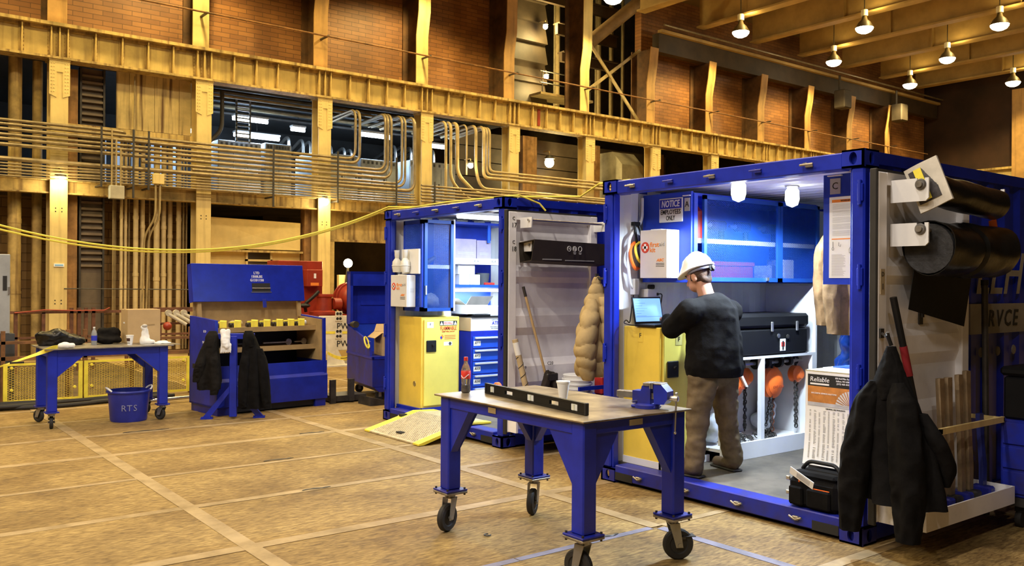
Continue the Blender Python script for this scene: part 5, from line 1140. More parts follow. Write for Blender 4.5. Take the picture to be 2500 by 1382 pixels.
part('hazard_diamond', MB().prism([(3.735, yy-.001, 1.04), (3.755, yy-.001, 1.01), (3.775, yy-.001, 1.04), (3.755, yy-.001, 1.07)], (0, .002, 0)), ink_orange, fd); part('hazard_diamond', MB().prism([(3.725, yy-.002, 1.03), (3.74, yy-.002, 1.005), (3.755, yy-.002, 1.03), (3.74, yy-.002, 1.05)], (0, .002, 0)), ink_blue, fd)
part('maker_label', MB().box(3.78, 3.9, yy-.001, yy+.002, .93, .975), paper, fd); part('maker_seal', MB().lathe([(0, -.002), (.02, -.002), (.02, 0)], (3.87, yy, .953), 14, 'y'), grey_dark, fd)
# drawer cabinet
t = thing('drawer_cabinet', 'blue drawer cabinet with white numbered labels', 'drawer cabinet', (4.5, -2.35, .15))
part('body', MB().box(4.2, 4.85, -2.56, WL2, .152, 1.09, .005), blue, t)
for k in range(6):
    z = 1.03-.16*k; d = part('drawer', MB().box(4.22, 4.84, -2.58, -2.56, z-.15, z-.005, .003), blue_bright, t)
    part('handle', MB().box(4.24, 4.83, -2.61, -2.58, z-.035, z-.012, .004), mat('silver drawer pull', (.7, .7, .7), .35, .3, 0), d)
    part('label_card', MB().box(4.225, 4.33, -2.583, -2.58, z-.12, z-.06), paper, d); text('A%d' % (11+k), .036, FY, (4.278, -2.584, z-.09), ink, d)
part('lock', MB().lathe([(0, -.008), (.012, -.008), (.012, 0)], (4.78, -2.56, 1.06), 12, 'y'), dark_steel, t)
t = thing('carton', 'white carton printed ATP on top of the drawer cabinet', 'carton', (4.5, -2.4, 1.09), 0, 'cartons on the drawer cabinet'); part('box', MB().box(4.2, 4.75, -2.555, -2.1, 1.091, 1.26, .003), card_white, t); part('side', MB().box(4.196, 4.2, -2.553, -2.1, 1.093, 1.258), card, t)
text('GENUINE', .022, FY, (4.58, -2.557, 1.23), ink_grey, t); text('ATP', .045, FY, (4.58, -2.557, 1.185), ink_blue, t, bold=.02); text('REPLACEMENT PARTS', .012, FY, (4.58, -2.557, 1.14), ink_grey, t); text('AND ACCESSORIES', .012, FY, (4.58, -2.557, 1.12), ink_grey, t)
t = thing('carton', 'open carton with raised flaps behind the white ATP carton', 'carton', (4.35, -2.3, 1.26), 0, 'cartons on the drawer cabinet'); part('box', MB().box(4.16, 4.5, -2.5, -2.17, 1.302, 1.42, .003), card_white, t)
part('flap', MB().prism([(4.16, -2.5, 1.42), (4.5, -2.5, 1.42), (4.54, -2.56, 1.53), (4.2, -2.56, 1.53)], (0, .004, 0)), mat('grey carton flap', (.45, .43, .4), .8), t); part('flap', MB().prism([(4.16, -2.5, 1.42), (4.16, -2.15, 1.42), (4.04, -2.15, 1.50), (4.04, -2.5, 1.50)], (.004, 0, 0)), mat('grey carton flap', (.45, .43, .4)), t)
part('base_board', MB().box(4.2, 4.76, -2.57, -2.1, 1.262, 1.275), black, t)
solo('black_binder', MB().box(4.25, 4.5, -2.56, -2.4, 1.276, 1.30, .004), black, 'black binder under the open carton', 'binder'); solo('white_carton_small', MB().box(4.52, 4.78, -2.5, -2.2, 1.276, 1.40, .003), card_white, 'white carton at the right of the open one', 'carton')
t = thing('paper_roll', 'two stacked white paper rolls behind the yellow cabinet', 'paper roll', (3.95, -2.3, 1.28)); part('lower_roll', MB().lathe([(.02, 1.281), (.06, 1.281), (.06, 1.38), (.02, 1.38)], (4.0, -2.3, 0), 16), paper, t); part('upper_roll', MB().lathe([(.02, 1.381), (.06, 1.381), (.06, 1.46), (.02, 1.46)], (4.0, -2.3, 0), 16), paper, t)

# ---- ramp
t = thing('dock_ramp', 'steel ramp plate with yellow edges leading up to the container', 'ramp', (3.0, -3.2, 0))
def rp(x): return .02+(x-2.69)/(3.33-2.69)*.165 if x < 3.33 else .185
def slab(ya, yb, m2, nm, up=0):
    pr = [(2.69, ya, .005), (2.69, ya, rp(2.69)+up), (3.33, ya, .185+up), (3.62, ya, .172+up), (3.62, ya, .155), (3.33, ya, .165), (2.75, ya, .005)]
    part(nm, MB().prism(pr, (0, yb-ya, 0)), m2, t, smooth=False)
slab(-3.66, -2.73, mat('tan tread plate', (.55, .45, .27), .5, .2, .15, 20, .2), 'tread_plate'); slab(-3.78, -3.66, yellow_bright, 'yellow_edge', .002); slab(-2.73, -2.61, yellow_bright, 'yellow_edge', .002)
tr = MB()
for i in range(34):
    for j in range(26):
        x = 2.73+.018*i; y = -3.63+.034*j+.017*(i % 2); z = rp(x); tr.prism([(x-.009, y, z), (x, y+.006, z), (x+.009, y, z+.004), (x, y-.006, z)], (0, 0, .004))
part('tread_lugs', tr, mat('tan tread plate', (.55, .45, .27)), t, kind='stuff', smooth=False)
part('hand_slot', MB().box(2.78, 2.84, -3.26, -3.16, .05, .064), ink, t); part('hand_slot', MB().box(3.12, 3.2, -2.70, -2.64, .14, .163), ink, t)

# ---- door of this container
ywl = -4.522
for k, (z, nm) in enumerate(((2.31, '17'), (2.07, '18'))):
    for j, x in enumerate((3.42, 4.44)):
        solo('roll_bracket', MB().prism([(x, ywl, z-.055), (x, -4.70, z-.055), (x, -4.71, z+.05), (x, ywl, z+.05)], (.012, 0, 0)), white_in, ['top', 'second'][k]+' white bracket of the broom door, '+['left end', 'right end'][j], 'bracket', 'brackets of the broom door')
    text('C', .035, FY, (3.335, ywl-.003, z+.04), ink, dL); text(nm, .05, FY, (3.34, ywl-.003, z-.03), ink, dL)
text('C19', .035, FY, (3.47, ywl-.003, .83), ink, dL); text('C20', .035, FY, (3.83, ywl-.003, .86), ink, dL)
solo('steel_bar', MB().cyl((3.40, -4.67, 2.33), (4.5, -4.67, 2.33), .012), chrome, 'bare bright bar on the top brackets', 'bar')
t = thing('film_carton', 'long dark open-ended carton hung on the second brackets', 'carton', (3.95, -4.67, 1.93))
Q = lambda x, y, z: (x, y, z)
def wallp(a, b_): return MB().prism([a, b_, (b_[0]+1.06, b_[1], b_[2]-.02), (a[0]+1.06, a[1], a[2]-.02)], (0, .0, .006) if abs(a[2]-b_[2]) < .05 else (0, .006, 0))
c0 = [(3.36, -4.78, 1.92), (3.36, -4.60, 1.90), (3.36, -4.58, 2.10), (3.38, -4.80, 2.125)]
dk = mat('dark brown carton', (.03, .022, .015), .6, 0, .1, 5)
part('front_side', wallp(c0[0], c0[3]), dk, t); part('bottom_side', wallp(c0[0], c0[1]), dk, t); part('back_side', wallp(c0[1], c0[2]), dk, t); part('top_side', wallp(c0[2], c0[3]), dk, t)
part('axle', MB().cyl((3.4, -4.68, 2.08), (4.5, -4.68, 2.08), .012), steel, t)
for k, s in enumerate(('TL', 'O', 'R')):
    x = 3.84+.075*k; lo = part('logo', MB().tube([(x+.024*math.cos(a), -4.80, 2.05+.026*math.sin(a)) for a in (2*math.pi*q/16 for q in range(16))], .003, 4, True), ink_white, t)
    if k == 0: text('TL', .02, FY, (x, -4.803, 2.05), ink_white, t)
    elif k == 1: part('logo', MB().tube([(x+.012*math.cos(a), -4.80, 2.05+.013*math.sin(a)) for a in (2*math.pi*q/12 for q in range(12))], .003, 4, True), ink_white, t)
    if k: part('logo_text', MB().box(x-.018, x+.018, -4.803, -4.80, 2.008, 2.013).box(x-.014, x+.014, -4.803, -4.80, 1.996, 2.0), ink_white, t)
part('print_band', MB().box(3.5, 3.75, -4.789, -4.783, 1.93, 1.942).box(3.8, 4.2, -4.789, -4.783, 1.925, 1.935), ink_grey, t)
t = thing('push_broom', 'broom with wooden handle leaning on the white door', 'broom', (3.7, -4.62, .3))
part('handle', MB().cyl((3.44, -4.56, 1.64), (3.72, -4.68, .52), .0135, n=10), wood, t); part('tip', MB().cyl((3.435, -4.558, 1.66), (3.46, -4.568, 1.56), .016, n=10), dark_steel, t)
part('bristles', blob([('c', (3.66, -4.69, .78), (3.60, -4.70, .58), .035, .05), ('c', (3.72, -4.69, .76), (3.76, -4.7, .58), .035, .05)], .012, 2, folds(.012, (60, 60, 10))), mat('dark bristle', (.02, .012, .008), .9), t)
part('head_block', MB().box(3.62, 3.77, -4.73, -4.66, .70, .78, .01), dark_steel, t)
t = thing('striped_mailing_tube', 'tan tube wrapped with dark diagonal stripes beside the broom', 'tube', (3.36, -4.64, .45)); a = Vector((3.30, -4.6, 1.13)); b_ = Vector((3.44, -4.68, .45))
part('core', MB().cyl(a, b_, .03, n=14), mat('tan tube paper', (.55, .42, .24), .7), t); ax = (b_-a).normalized(); s1 = ax.orthogonal().normalized(); s2 = ax.cross(s1)
part('stripe', MB().tube([a+(b_-a)*(.25+.75*k/60)+(s1*math.cos(k*.55)+s2*math.sin(k*.55))*.029 for k in range(61)], .0045, 5), ink, t); part('label', MB().cyl(a+ax*.03, a+ax*.16, .0312, n=14), paper, t)
for k in range(5): solo('pail', MB().lathe([(0, .52+.045*k), (.135, .52+.045*k), (.15, .555+.045*k), (.16, .557+.045*k), (.16, .572+.045*k), (.15, .574+.045*k), (.14, .57+.045*k), (.13, .54+.045*k)] if k < 4 else [(0, .52+.045*k), (.135, .52+.045*k), (.15, .565+.045*k), (.145, .57+.045*k), (0, .57+.045*k)], (4.04, -4.712, 0), 26), paper, '%s white pail of the nested stack by the broom' % ['bottom', 'second', 'middle', 'fourth', 'top'][k], 'pail', 'nested white pails')
solo('red_jug', MB().box(4.3, 4.42, -4.8, -4.68, .517, .72, .02).cyl((4.36, -4.74, .72), (4.36, -4.74, .76), .025), red, 'red jug right of the white pails', 'jug')
t = thing('door_tray', 'blue tray rail low on the broom door', 'rack', (3.9, -4.7, .2)); part('tray', MB().box(3.3, 4.5, -4.9, ywl, .2, .21).box(3.3, 4.5, -4.91, -4.9, .2, .38), blue, t); part('rail', MB().box(3.9, 4.55, -4.9, -4.88, .60, .64), blue, t); part('crate', MB().box(3.8, 4.5, -4.88, -4.56, .21, .515), blue_in, t)
part('white_end', MB().box(3.275, 3.3, -4.66, ywl, .2, .42), white_door, t)
# puffer jacket on the hidden door of the big container
solo('side_rack', MB().box(3.5, 4.4, -6.004, -5.9, 1.72, 1.76).box(3.62, 3.65, -5.9, -5.42, 1.735, 1.755).box(3.62, 3.65, -5.44, -5.42, 1.735, 1.79), dark_steel, 'dark hook arm behind the puffy tan jacket', 'rack')
t = thing('puffer_jacket', 'tan quilted puffer jacket hanging between the two containers', 'jacket', (3.62, -5.44, .7)); sv, fv = (.8, -.6, 0), (-.6, -.8, 0)
part('body', cloth_tube([(3.635, -5.43, 1.765), (3.63, -5.43, 1.66), (3.625, -5.43, 1.52), (3.62, -5.44, 1.3), (3.62, -5.44, 1.05), (3.62, -5.44, .8)], [.025, .06, .11, .17, .2, .18], [.025, .05, .08, .11, .13, .11], sv, fv, 3, .1, .05, 1, 56, 70, False, 7), jacket_tan, t)
part('sleeve', cloth_tube([(3.56, -5.45, 1.56), (3.49, -5.5, 1.38), (3.43, -5.5, 1.12), (3.44, -5.5, .95), (3.47, -5.5, .78)], [.04, .085, .095, .09, .05], [.04, .08, .09, .085, .05], sv, fv, 3, .1, .05, 3, 36, 60, False, 6), jacket_tan, t)
part('sleeve', cloth_tube([(3.63, -5.52, 1.58), (3.65, -5.58, 1.42), (3.66, -5.62, 1.15), (3.67, -5.62, .9), (3.69, -5.62, .7)], [.04, .085, .10, .095, .055], [.04, .08, .09, .09, .05], sv, fv, 3, .1, .05, 6, 36, 60, False, 6), jacket_tan, t)
part('hang_loop', MB().tube([(3.635+.03*math.cos(q), -5.45, 1.732+.03*math.sin(q)) for q in (2*math.pi*k/14 for k in range(14))], .006, 6, True), jacket_tan, t)
part('cuff', MB().cyl((3.69, -5.62, .72), (3.695, -5.62, .65), .05, .045, n=16), jacket_tan, t)
solo('strap_coil', blob([('c', (3.7, -5.6, 2.2), (3.7, -5.6, 2.33), .05, .04), ('c', (3.7, -5.6, 1.66), (3.68, -5.55, 1.75), .05, .035)], .014, 2), black, 'black strap hanging beside the big container post', 'strap')

# ================================================================== FOREGROUND WELDING TABLE
def caster(parent, x, y, top, r, rz=0, brake=False, w_=.045):
    c = part('caster_fork', MB().raw([], []), None, parent) if False else None
    M = Matrix.Translation((x, y, 0)) @ Matrix.Rotation(rz, 4, 'Z')
    off = .035
    fk = MB().box(-.045, .045, -.045, .045, top-.012, top).cyl((0, 0, top-.03), (0, 0, top-.012), .035, n=14)
    for s in (-1, 1): fk.prism([(-.03, s*w_*.75, top-.03), (.035, s*w_*.75, top-.03), (off+.022, s*w_*.75, r-.015), (off-.022, s*w_*.75, r-.015)], (0, s*.005, 0))
    fk.box(-.03, .035, -w_*.8, w_*.8, top-.035, top-.028); fk.cyl((off, -w_*.95, r), (off, w_*.95, r), .012, n=10)
    f = part('caster_fork', MB().add(fk, M), mat('grey zinc', (.32, .31, .29), .4, .7, .1, 6), parent)
    part('wheel', MB().add(MB().lathe([(.018, -w_*.42), (r*.55, -w_*.36), (r*.62, -w_*.5), (r*.9, -w_*.5), (r, -w_*.25), (r, w_*.25), (r*.9, w_*.5), (r*.62, w_*.5), (r*.55, w_*.36), (.018, w_*.42)], (off, 0, r), 26, 'y'), M), rubber, parent)
    if brake: part('brake_pedal', MB().add(MB().box(.06, .14, -.035, .035, r*1.5, r*1.56, .004).box(.03, .075, -.03, .03, r*1.35, r*1.52), M), dark_steel, parent)
t = thing('welding_table', 'blue steel welding table on casters in the foreground', 'table', (1.58, -7.2, 0))
tx0, tx1, ty0, ty1, tz = 1.16, 2.06, -7.96, -6.44, .918
part('table_top', MB().box(tx0, tx1, ty0, ty1, tz, tz+.012, .003), mat('stained steel plate', (.24, .19, .125), .4, .5, .35, 4, .05, tint=(.09, .062, .038)), t)
lx, ly = (1.24, 1.98), (-7.88, -6.53); hw = .052; foot = .285
for x in lx:
    for y in ly:
        part('leg', MB().box(x-hw, x+hw, y-hw, y+hw, foot, tz, .008), blue, t)
        part('foot_plate', MB().box(x-.085, x+.085, y-.085, y+.085, foot-.012, foot, .002), blue_worn, t)
        part('caster_plate', MB().box(x-.085, x+.085, y-.085, y+.085, foot-.028, foot-.014, .002), steel, t)
        for dx in (-.07, .07):
            for dy in (-.07, .07): part('bolt', MB().cyl((x+dx, y+dy, foot-.04), (x+dx, y+dy, foot+.012), .008, n=6), dark_steel, t)
        rz = {(0, 0): R(100), (0, 1): R(200), (1, 0): R(-30), (1, 1): R(215)}[(lx.index(x), ly.index(y))]
        caster(t, x, y, foot-.028, .095, rz, x == lx[1] and y == ly[0])
for y in ly: part('apron', MB().box(lx[0]+hw, lx[1]-hw, y-.045, y+.045, tz-.075, tz, .004), blue, t)
for x in lx: part('apron', MB().box(x-.045, x+.045, ly[0]+hw, ly[1]-hw, tz-.075, tz, .004), blue, t)
g = .23
for x in lx:
    for y, s in ((ly[0], 1), (ly[1], -1)): part('gusset', MB().prism([(x-.006-.03, y+s*hw, tz-.075), (x-.036, y+s*(hw+.21), tz-.075), (x-.036, y+s*hw, tz-.075-.30)], (.06, 0, 0)), blue, t, smooth=False)
for y in ly:
    for x, s in ((lx[0], 1), (lx[1], -1)): part('gusset', MB().prism([(x+s*hw, y-.03, tz-.075), (x+s*(hw+.19), y-.03, tz-.075), (x+s*hw, y-.03, tz-.075-.30)], (0, .06, 0)), blue, t, smooth=False)
part('maker_plate', MB().box(tx0+.03, tx0+.034, -7.11, -7.03, tz-.05, tz-.015), chrome, t); part('maker_plate', MB().box(1.55, 1.66, ly[0]-.049, ly[0]-.045, tz-.05, tz-.015), chrome, t)
TT = tz+.013
# spirit level
t = thing('spirit_level', 'long black spirit level with clear vials on the welding table', 'level', (1.42, -7.18, TT), R(0))
a = Vector((1.47, -6.63, 0)); b_ = Vector((1.33, -7.80, 0)); d = (b_-a).normalized(); L = (b_-a).length; M = Matrix.Translation((a.x, a.y, TT)) @ Matrix.Rotation(math.atan2(d.y, d.x), 4, 'Z')
wn = [(.06, .115, .05), (.26, .36, .024), (.54, .62, .05), (.80, .90, .024), (L-.15, L-.08, .05)]
lv = MB(); xs = 0
lv.box(0, L, -.012, .012, 0, .012).box(0, L, -.012, .012, .058, .07)
edges = []; 
for x0, x1, hh in wn: edges += [(x0, x1, hh)]
p0 = 0
for x0, x1, hh in edges: lv.box(p0, x0, -.009, .009, .012, .058); p0 = x1
lv.box(p0, L, -.009, .009, .012, .058)
for x0, x1, hh in edges:
    if hh < .04: lv.box(x0, x1, -.009, .009, .012, .035-hh/2).box(x0, x1, -.009, .009, .035+hh/2, .058)
part('body', MB().add(lv, M), black, t)
for x0, x1, hh in edges:
    if hh > .04:
        v_ = part('vial_block', MB().add(MB().box(x0+.002, x1-.002, -.008, .008, .013, .057, .004), M), mat('clear vial block', (.72, .74, .72), .15, 0, 0), t)
        part('vial', MB().add(MB().cyl(((x0+x1)/2, -.0095, .018), ((x0+x1)/2, -.0095, .052), .009), M), mat('pale vial', (.75, .76, .6), .2, 0, 0), v_)
for x in (0, L): part('end_cap', MB().add(MB().box(x-.006, x+.006, -.014, .014, -.0, .072, .003), M), rubber, t)
# cola bottle
t = thing('cola_bottle', 'half-empty cola bottle with red label on the welding table', 'bottle', (1.37, -6.52, TT)); bx, by = 1.37, -6.52
part('bottle', MB().lathe([(0, 0), (.026, 0), (.032, .008), (.032, .04), (.029, .06), (.032, .09), (.033, .15), (.030, .165), (.024, .185), (.0135, .205), (.0135, .222), (0, .222)], (bx, by, TT), 22), mat('bottle plastic', (.55, .5, .45), .08, 0, 0, trans=.85), t)
part('cola', MB().lathe([(0, .003), (.0245, .003), (.0305, .01), (.0305, .04), (.0275, .055), (0, .055)], (bx, by, TT), 22), cola, t); part('cap', MB().lathe([(0, .247), (.0135, .247), (.0148, .243), (.0148, .222), (0, .222)], (bx, by, TT), 18), red, t)
part('label', MB().lathe([(.0328, .098), (.0337, .1), (.0337, .15), (.0325, .152)], (bx, by, TT), 22), mat('red label', (.75, .05, .03), .4, 0, 0), t); part('label_wave', MB().tube([(bx+.0338*math.cos(R(q)), by+.0338*math.sin(R(q)), TT+.115+.012*math.sin(R(q*3))) for q in range(170, 275, 8)], .003, 5), paper, t)
# tape measure
t = thing('tape_measure', 'orange tape measure behind the left end of the level', 'tape measure', (1.56, -6.6, TT)); part('case', MB().lathe([(0, -.02), (.028, -.02), (.034, -.012), (.034, .012), (.028, .02), (0, .02)], (1.57, -6.62, TT+.034), 20, 'x').box(1.55, 1.59, -6.655, -6.62, TT, TT+.03, .004), orange, t); part('side_disc', MB().lathe([(0, -.023), (.022, -.022), (.024, -.019)], (1.57, -6.62, TT+.034), 18, 'x'), black, t)
# foam cup
def cup(name, x, y, z, lb, h=.105, r0=.026, r1=.042, logo=False):
    t = thing(name, lb, 'cup', (x, y, z)); part('cup', MB().lathe([(0, 0), (r0, 0), (r1, h), (r1+.003, h+.002), (r1+.003, h+.008), (r1-.002, h+.008), (r1-.004, h), (r0-.003, .004), (0, .004)], (x, y, z), 24), foam, t)
    if logo:
        part('logo', MB().sheet(lambda u, v: (x-(r0+(r1-r0)*(.4+.35*v)+.0008)*math.sin(.2+1.3*u)*1, y-(r0+(r1-r0)*(.4+.35*v)+.0008)*math.cos(.2+1.3*u), z+h*(.4+.35*v)), 8, 6, .001), mat('brown print', (.06, .025, .015), .6, 0, 0), t)
        part('print_line', MB().sheet(lambda u, v: (x-(r0+.006)*math.sin(.2+1.3*u), y-(r0+.006)*math.cos(.2+1.3*u), z+h*(.2+.06*v)), 8, 2, .001), ink, t)
    else: part('lid', MB().lathe([(0, h+.009), (r1-.004, h+.009), (r1+.004, h+.006), (r1+.004, h+.014), (0, h+.014)], (x, y, z), 24), foam, t)
    return t
cup('foam_cup', 1.70, -7.17, TT, 'white foam cup with lid on the welding table')
# vise
t = thing('bench_vise', 'blue bench vise bolted to the corner of the welding table', 'vise', (1.88, -7.76, TT), R(0))
vx, vy = 1.87, -7.79; V = Matrix.Translation((vx, vy, TT)) @ Matrix.Rotation(R(-72), 4, 'Z') @ Matrix.Scale(.92, 4)
def vp(nm, mb, m2): return part(nm, MB().add(mb, V), m2, t)
vp('base', MB().lathe([(0, 0), (.085, 0), (.085, .022), (.07, .032), (0, .032)], (-.02, 0, 0), 24).box(-.12, .06, -.05, .05, 0, .02, .006), blue_worn)
vp('rear_body', MB().prism([(-.11, -.045, .03), (.02, -.045, .03), (.02, -.045, .15), (-.04, -.045, .15), (-.05, -.045, .115), (-.11, -.045, .115)], (0, .09, 0)), blue_worn)
vp('slide', MB().box(-.24, .1, -.026, .026, .06, .105, .004), steel)
vp('front_jaw', MB().prism([(.05, -.05, .035), (.12, -.05, .035), (.145, -.05, .07), (.145, -.05, .12), (.1, -.05, .165), (.045, -.05, .165), (.045, -.05, .12)], (0, .1, 0)), blue)
vp('jaw_plate', MB().box(.02, .03, -.06, .06, .135, .172).box(-.03, .02, -.055, .055, .15, .172, .003), steel); vp('jaw_plate', MB().box(.035, .045, -.06, .06, .135, .172).box(.045, .1, -.055, .055, .163, .172, .003), steel)
vp('screw', MB().cyl((.14, 0, .075), (.185, 0, .075), .017).lathe([(0, -.018), (.02, -.014), (.02, .014), (0, .018)], (.185, 0, .075), 14, 'x'), chrome)
vp('handle', MB().tube([(.185, .006, .10), (.185, -.014, -.14)], .0065, 8).sph((.185, .007, .107), .011, 10, 6).sph((.185, -.014, -.147), .011, 10, 6), chrome)
vp('lock_bar', MB().tube([(-.09, -.09, .045), (-.06, .02, .045)], .006, 6), chrome); vp('under_bolt', MB().lathe([(0, -.06), (.022, -.06), (.022, -.03), (0, -.03)], (.05, .0, 0), 10), blue)
solo('dropped_shackle', MB().tube([(1.36+.022*math.cos(q), -6.80+.022*math.sin(q), .008) for q in (R(40+28*k) for k in range(11))], .005, 6), dark_steel, 'small bent steel staple on the floor beside the caster', 'staple')

# ================================================================== LEFT ROLLING TABLE
t = thing('work_table', 'blue rolling table with rags and bags in front of the mesh fence', 'table', (.48, -.1, 0))
ax0, ax1, ay0, ay1, az = -.2, 1.16, -.52, .26, .905
part('table_top', MB().box(ax0-.02, ax1+.03, ay0-.03, ay1+.03, az, az+.012), steel, t)
for x in (-.13, 1.09):
    for y in (-.44, .19):
        part('leg', MB().box(x-.05, x+.05, y-.05, y+.05, .2, az, .006), blue, t); part('foot_plate', MB().box(x-.07, x+.07, y-.07, y+.07, .185, .2), blue_worn, t)
        caster(t, x, y, .185, .075, R(random.choice((80, 120, 200))), True, .04)
for y in (-.44, .19): part('apron', MB().box(-.08, 1.04, y-.04, y+.04, az-.085, az), blue, t)
for x in (-.13, 1.09): part('apron', MB().box(x-.04, x+.04, -.39, .14, az-.085, az), blue, t)
for y in (-.44, .19):
    for x, s in ((-.08, 1), (1.04, -1)): part('gusset', MB().prism([(x, y-.04, az-.085), (x+s*.27, y-.04, az-.085), (x, y-.04, az-.085-.23)], (0, .08, 0)), blue, t, smooth=False)
T2 = az+.013
solo('black_trash_bag', blob([('e', (.0, .1, T2+.09), (.18, .13, .1)), ('e', (.18, .1, T2+.06), (.15, .12, .075)), ('e', (-.1, .12, T2+.08), (.1, .1, .09))], .011, 2, folds(.028, (8, 8, 12), .008), T2), black_film, 'shiny black trash bag lying on the left table', 'bag')
t = thing('water_bottle', 'clear water bottle with blue label on the left table', 'bottle', (.40, -.05, T2)); part('bottle', MB().lathe([(0, 0), (.03, 0), (.033, .01), (.033, .13), (.025, .165), (.012, .185), (.012, .2), (0, .2)], (.40, -.05, T2), 18), mat('pale bottle plastic', (.6, .62, .62), .1, 0, 0, trans=.6), t); part('label', MB().lathe([(.0335, .05), (.0335, .11)], (.40, -.05, T2), 18), ink_blue, t); part('cap', MB().lathe([(0, .215), (.013, .215), (.013, .2), (0, .2)], (.40, -.05, T2), 12), paper, t)
solo('folded_coat', blob([('e', (.58, .08, T2+.05), (.16, .13, .06)), ('e', (.6, .1, T2+.12), (.14, .11, .08)), ('e', (.55, .05, T2+.05), (.12, .1, .06))], .014, 3, folds(.025, (7, 7, 12)), T2), jacket_dark, 'dark brown coat folded on the left table', 'coat')
cup('paper_cup', .745, -.3, T2, 'white paper cup with brown logo on the left table', .11, .028, .042, True)
t = thing('cardboard_box', 'large brown cardboard box behind the cup on the left table', 'box', (.98, .12, T2)); part('box', MB().box(.78, 1.17, -.06, .26, T2, T2+.42, .004), card, t); part('tape_strip', MB().box(.78, 1.17, .08, .12, T2+.42, T2+.422), tan_in, t); part('print', MB().box(.95, 1.10, -.0625, -.06, T2+.22, T2+.235), tan_in, t); part('tag', MB().box(.777, .78, .08, .13, T2+.24, T2+.26), paper, t)
t = thing('white_rag_heap', 'white rag bunched upright over a spray can on the left table', 'rag', (.98, -.28, T2)); part('rag', blob([('c', (.93, -.26, T2+.04), (.935, -.26, T2+.17), .065, .04), ('e', (.925, -.26, T2+.205), (.04, .04, .04)), ('e', (.99, -.3, T2+.03), (.06, .05, .03))], .01, 3, folds(.014, (16, 16, 12)), T2), rag_white, t); part('grey_cap', MB().sph((.92, -.28, T2+.225), (.034, .034, .022), 12, 8), mat('grey cloth', (.45, .42, .38), .8), t)
solo('white_rag', blob([('e', (1.12, -.3, T2+.012), (.12, .1, .014)), ('e', (1.12, -.32, T2+.025), (.07, .05, .02))], .009, 2, folds(.01, (14, 14, 14)), T2+.004), rag_white, 'flat white rag at the right end of the left table', 'rag')
solo('white_rag', blob([('e', (-.0, -.44, T2+.03), (.07, .06, .035)), ('e', (.05, -.43, T2+.025), (.06, .05, .03))], .009, 2, folds(.012, (14, 14, 14)), T2), rag_white, 'crumpled white rag at the left corner of the left table', 'rag')
solo('grey_sheet_metal', MB().box(.86, 1.28, -.52, -.2, T2, T2+.003), chrome, 'pale sheet under the flat rag at the table end', 'sheet')
t = thing('caution_tape', 'twisted yellow caution tape trailing from the left table', 'tape', (-.5, -.42, .7)); tp = [(-.08, -.47, T2+.02), (-.16, -.5, T2), (-.3, -.48, .86), (-.7, -.42, .72), (-1.2, -.3, .62)]
part('tape', MB().sheet(lambda u, v: tuple((lambda p, q, f: (p[0]+(q[0]-p[0])*f, p[1]+(q[1]-p[1])*f-.02+.03*math.sin(9*u)*(v-.5), p[2]+(q[2]-p[2])*f-.05*(v-.5)*(.75+.4*math.sin(7*u))))(tp[min(3, int(u*4))], tp[min(3, int(u*4))+1], u*4-min(3, int(u*4)))), 24, 3, .003), yellow_bright, t)
part('print', MB().box(-.56, -.42, -.52, -.515, .77, .79), ink, t)
# tub
t = thing('blue_tub', 'blue plastic tub lettered RTS with rope handles under the left table', 'tub', (.72, -.28, 0)); cx, cy = .75, -.25
part('tub', MB().lathe([(0, .0), (.2, 0), (.21, .02), (.235, .34), (.25, .345), (.255, .36), (.25, .372), (.228, .372), (.2, .03), (0, .025)], (cx, cy, 0), 36), mat('blue tub plastic', (.02, .03, .3), .4, 0, .1, 5), t)
for s in (-1, 1): part('rope_handle', MB().tube([(cx+s*(.22+.04*math.sin(q)), cy-.09*math.cos(q)-.02, .37+.04*math.sin(q)) for q in (math.pi*k/10 for k in range(11))], .011, 8), rag_white, t)
for k, ch_ in enumerate('RTS'):
    a = R(-118+16*k); nrm = Vector((math.cos(a), math.sin(a), 0)); rt = Vector((-math.sin(a), math.cos(a), 0))
    text(ch_, .075, (tuple(rt), (0, 0, 1), tuple(nrm)), (cx+.2285*nrm.x, cy+.2285*nrm.y, .17), mat('chalk', (.22, .22, .36), .8, 0, 0), t)

# ================================================================== JOB BOX (open lid) and coat stand
t = thing('job_box', 'large blue job box with open lid full of yellow tools', 'job box', (1.70, -.60, 0), R(6))
def jp(nm, mb, m2, par=None, **k): return part(nm, mb, m2, par or t, local=True, **k)
W_, D_ = 1.60, .80
jp('lower_front', MB().box(.0, W_, 0, .02, .1, .42, .004).prism([(0, 0, .42), (0, .03, .46), (0, .05, .46), (0, .02, .42)], (W_, 0, 0)).box(0, W_, .03, .05, .46, .62), blue, )
jp('bottom', MB().box(0, W_, .02, D_, .1, .12), blue); jp('back', MB().box(0, W_, D_-.02, D_, .1, 1.22), blue); jp('back_lining', MB().box(.03, W_-.03, D_-.04, D_-.02, .12, 1.42), tan_in)
for x in (0, W_-.04):
    jp('side', MB().box(x, x+.04, .02, D_, .1, .62).prism([(x, .05, .62), (x, .06, 1.2), (x, D_, 1.24), (x, D_, .62)], (.04, 0, 0)), blue)
for x in (.04, W_-.052): jp('side_lining', MB().prism([(x, .08, .62), (x, .09, 1.18), (x, D_-.04, 1.22), (x, D_-.04, .62)], (.012, 0, 0)), tan_in)
for x in (.02, W_-.18): jp('skid', MB().box(x, x+.16, .02, D_-.02, 0, .1), blue_worn)
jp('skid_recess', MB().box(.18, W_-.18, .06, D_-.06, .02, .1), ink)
for z in (1.06, .80): jp('shelf', MB().box(.052, W_-.052, .25, D_-.04, z, z+.02).box(.052, W_-.052, .235, .25, z-.03, z+.035), tan_in)
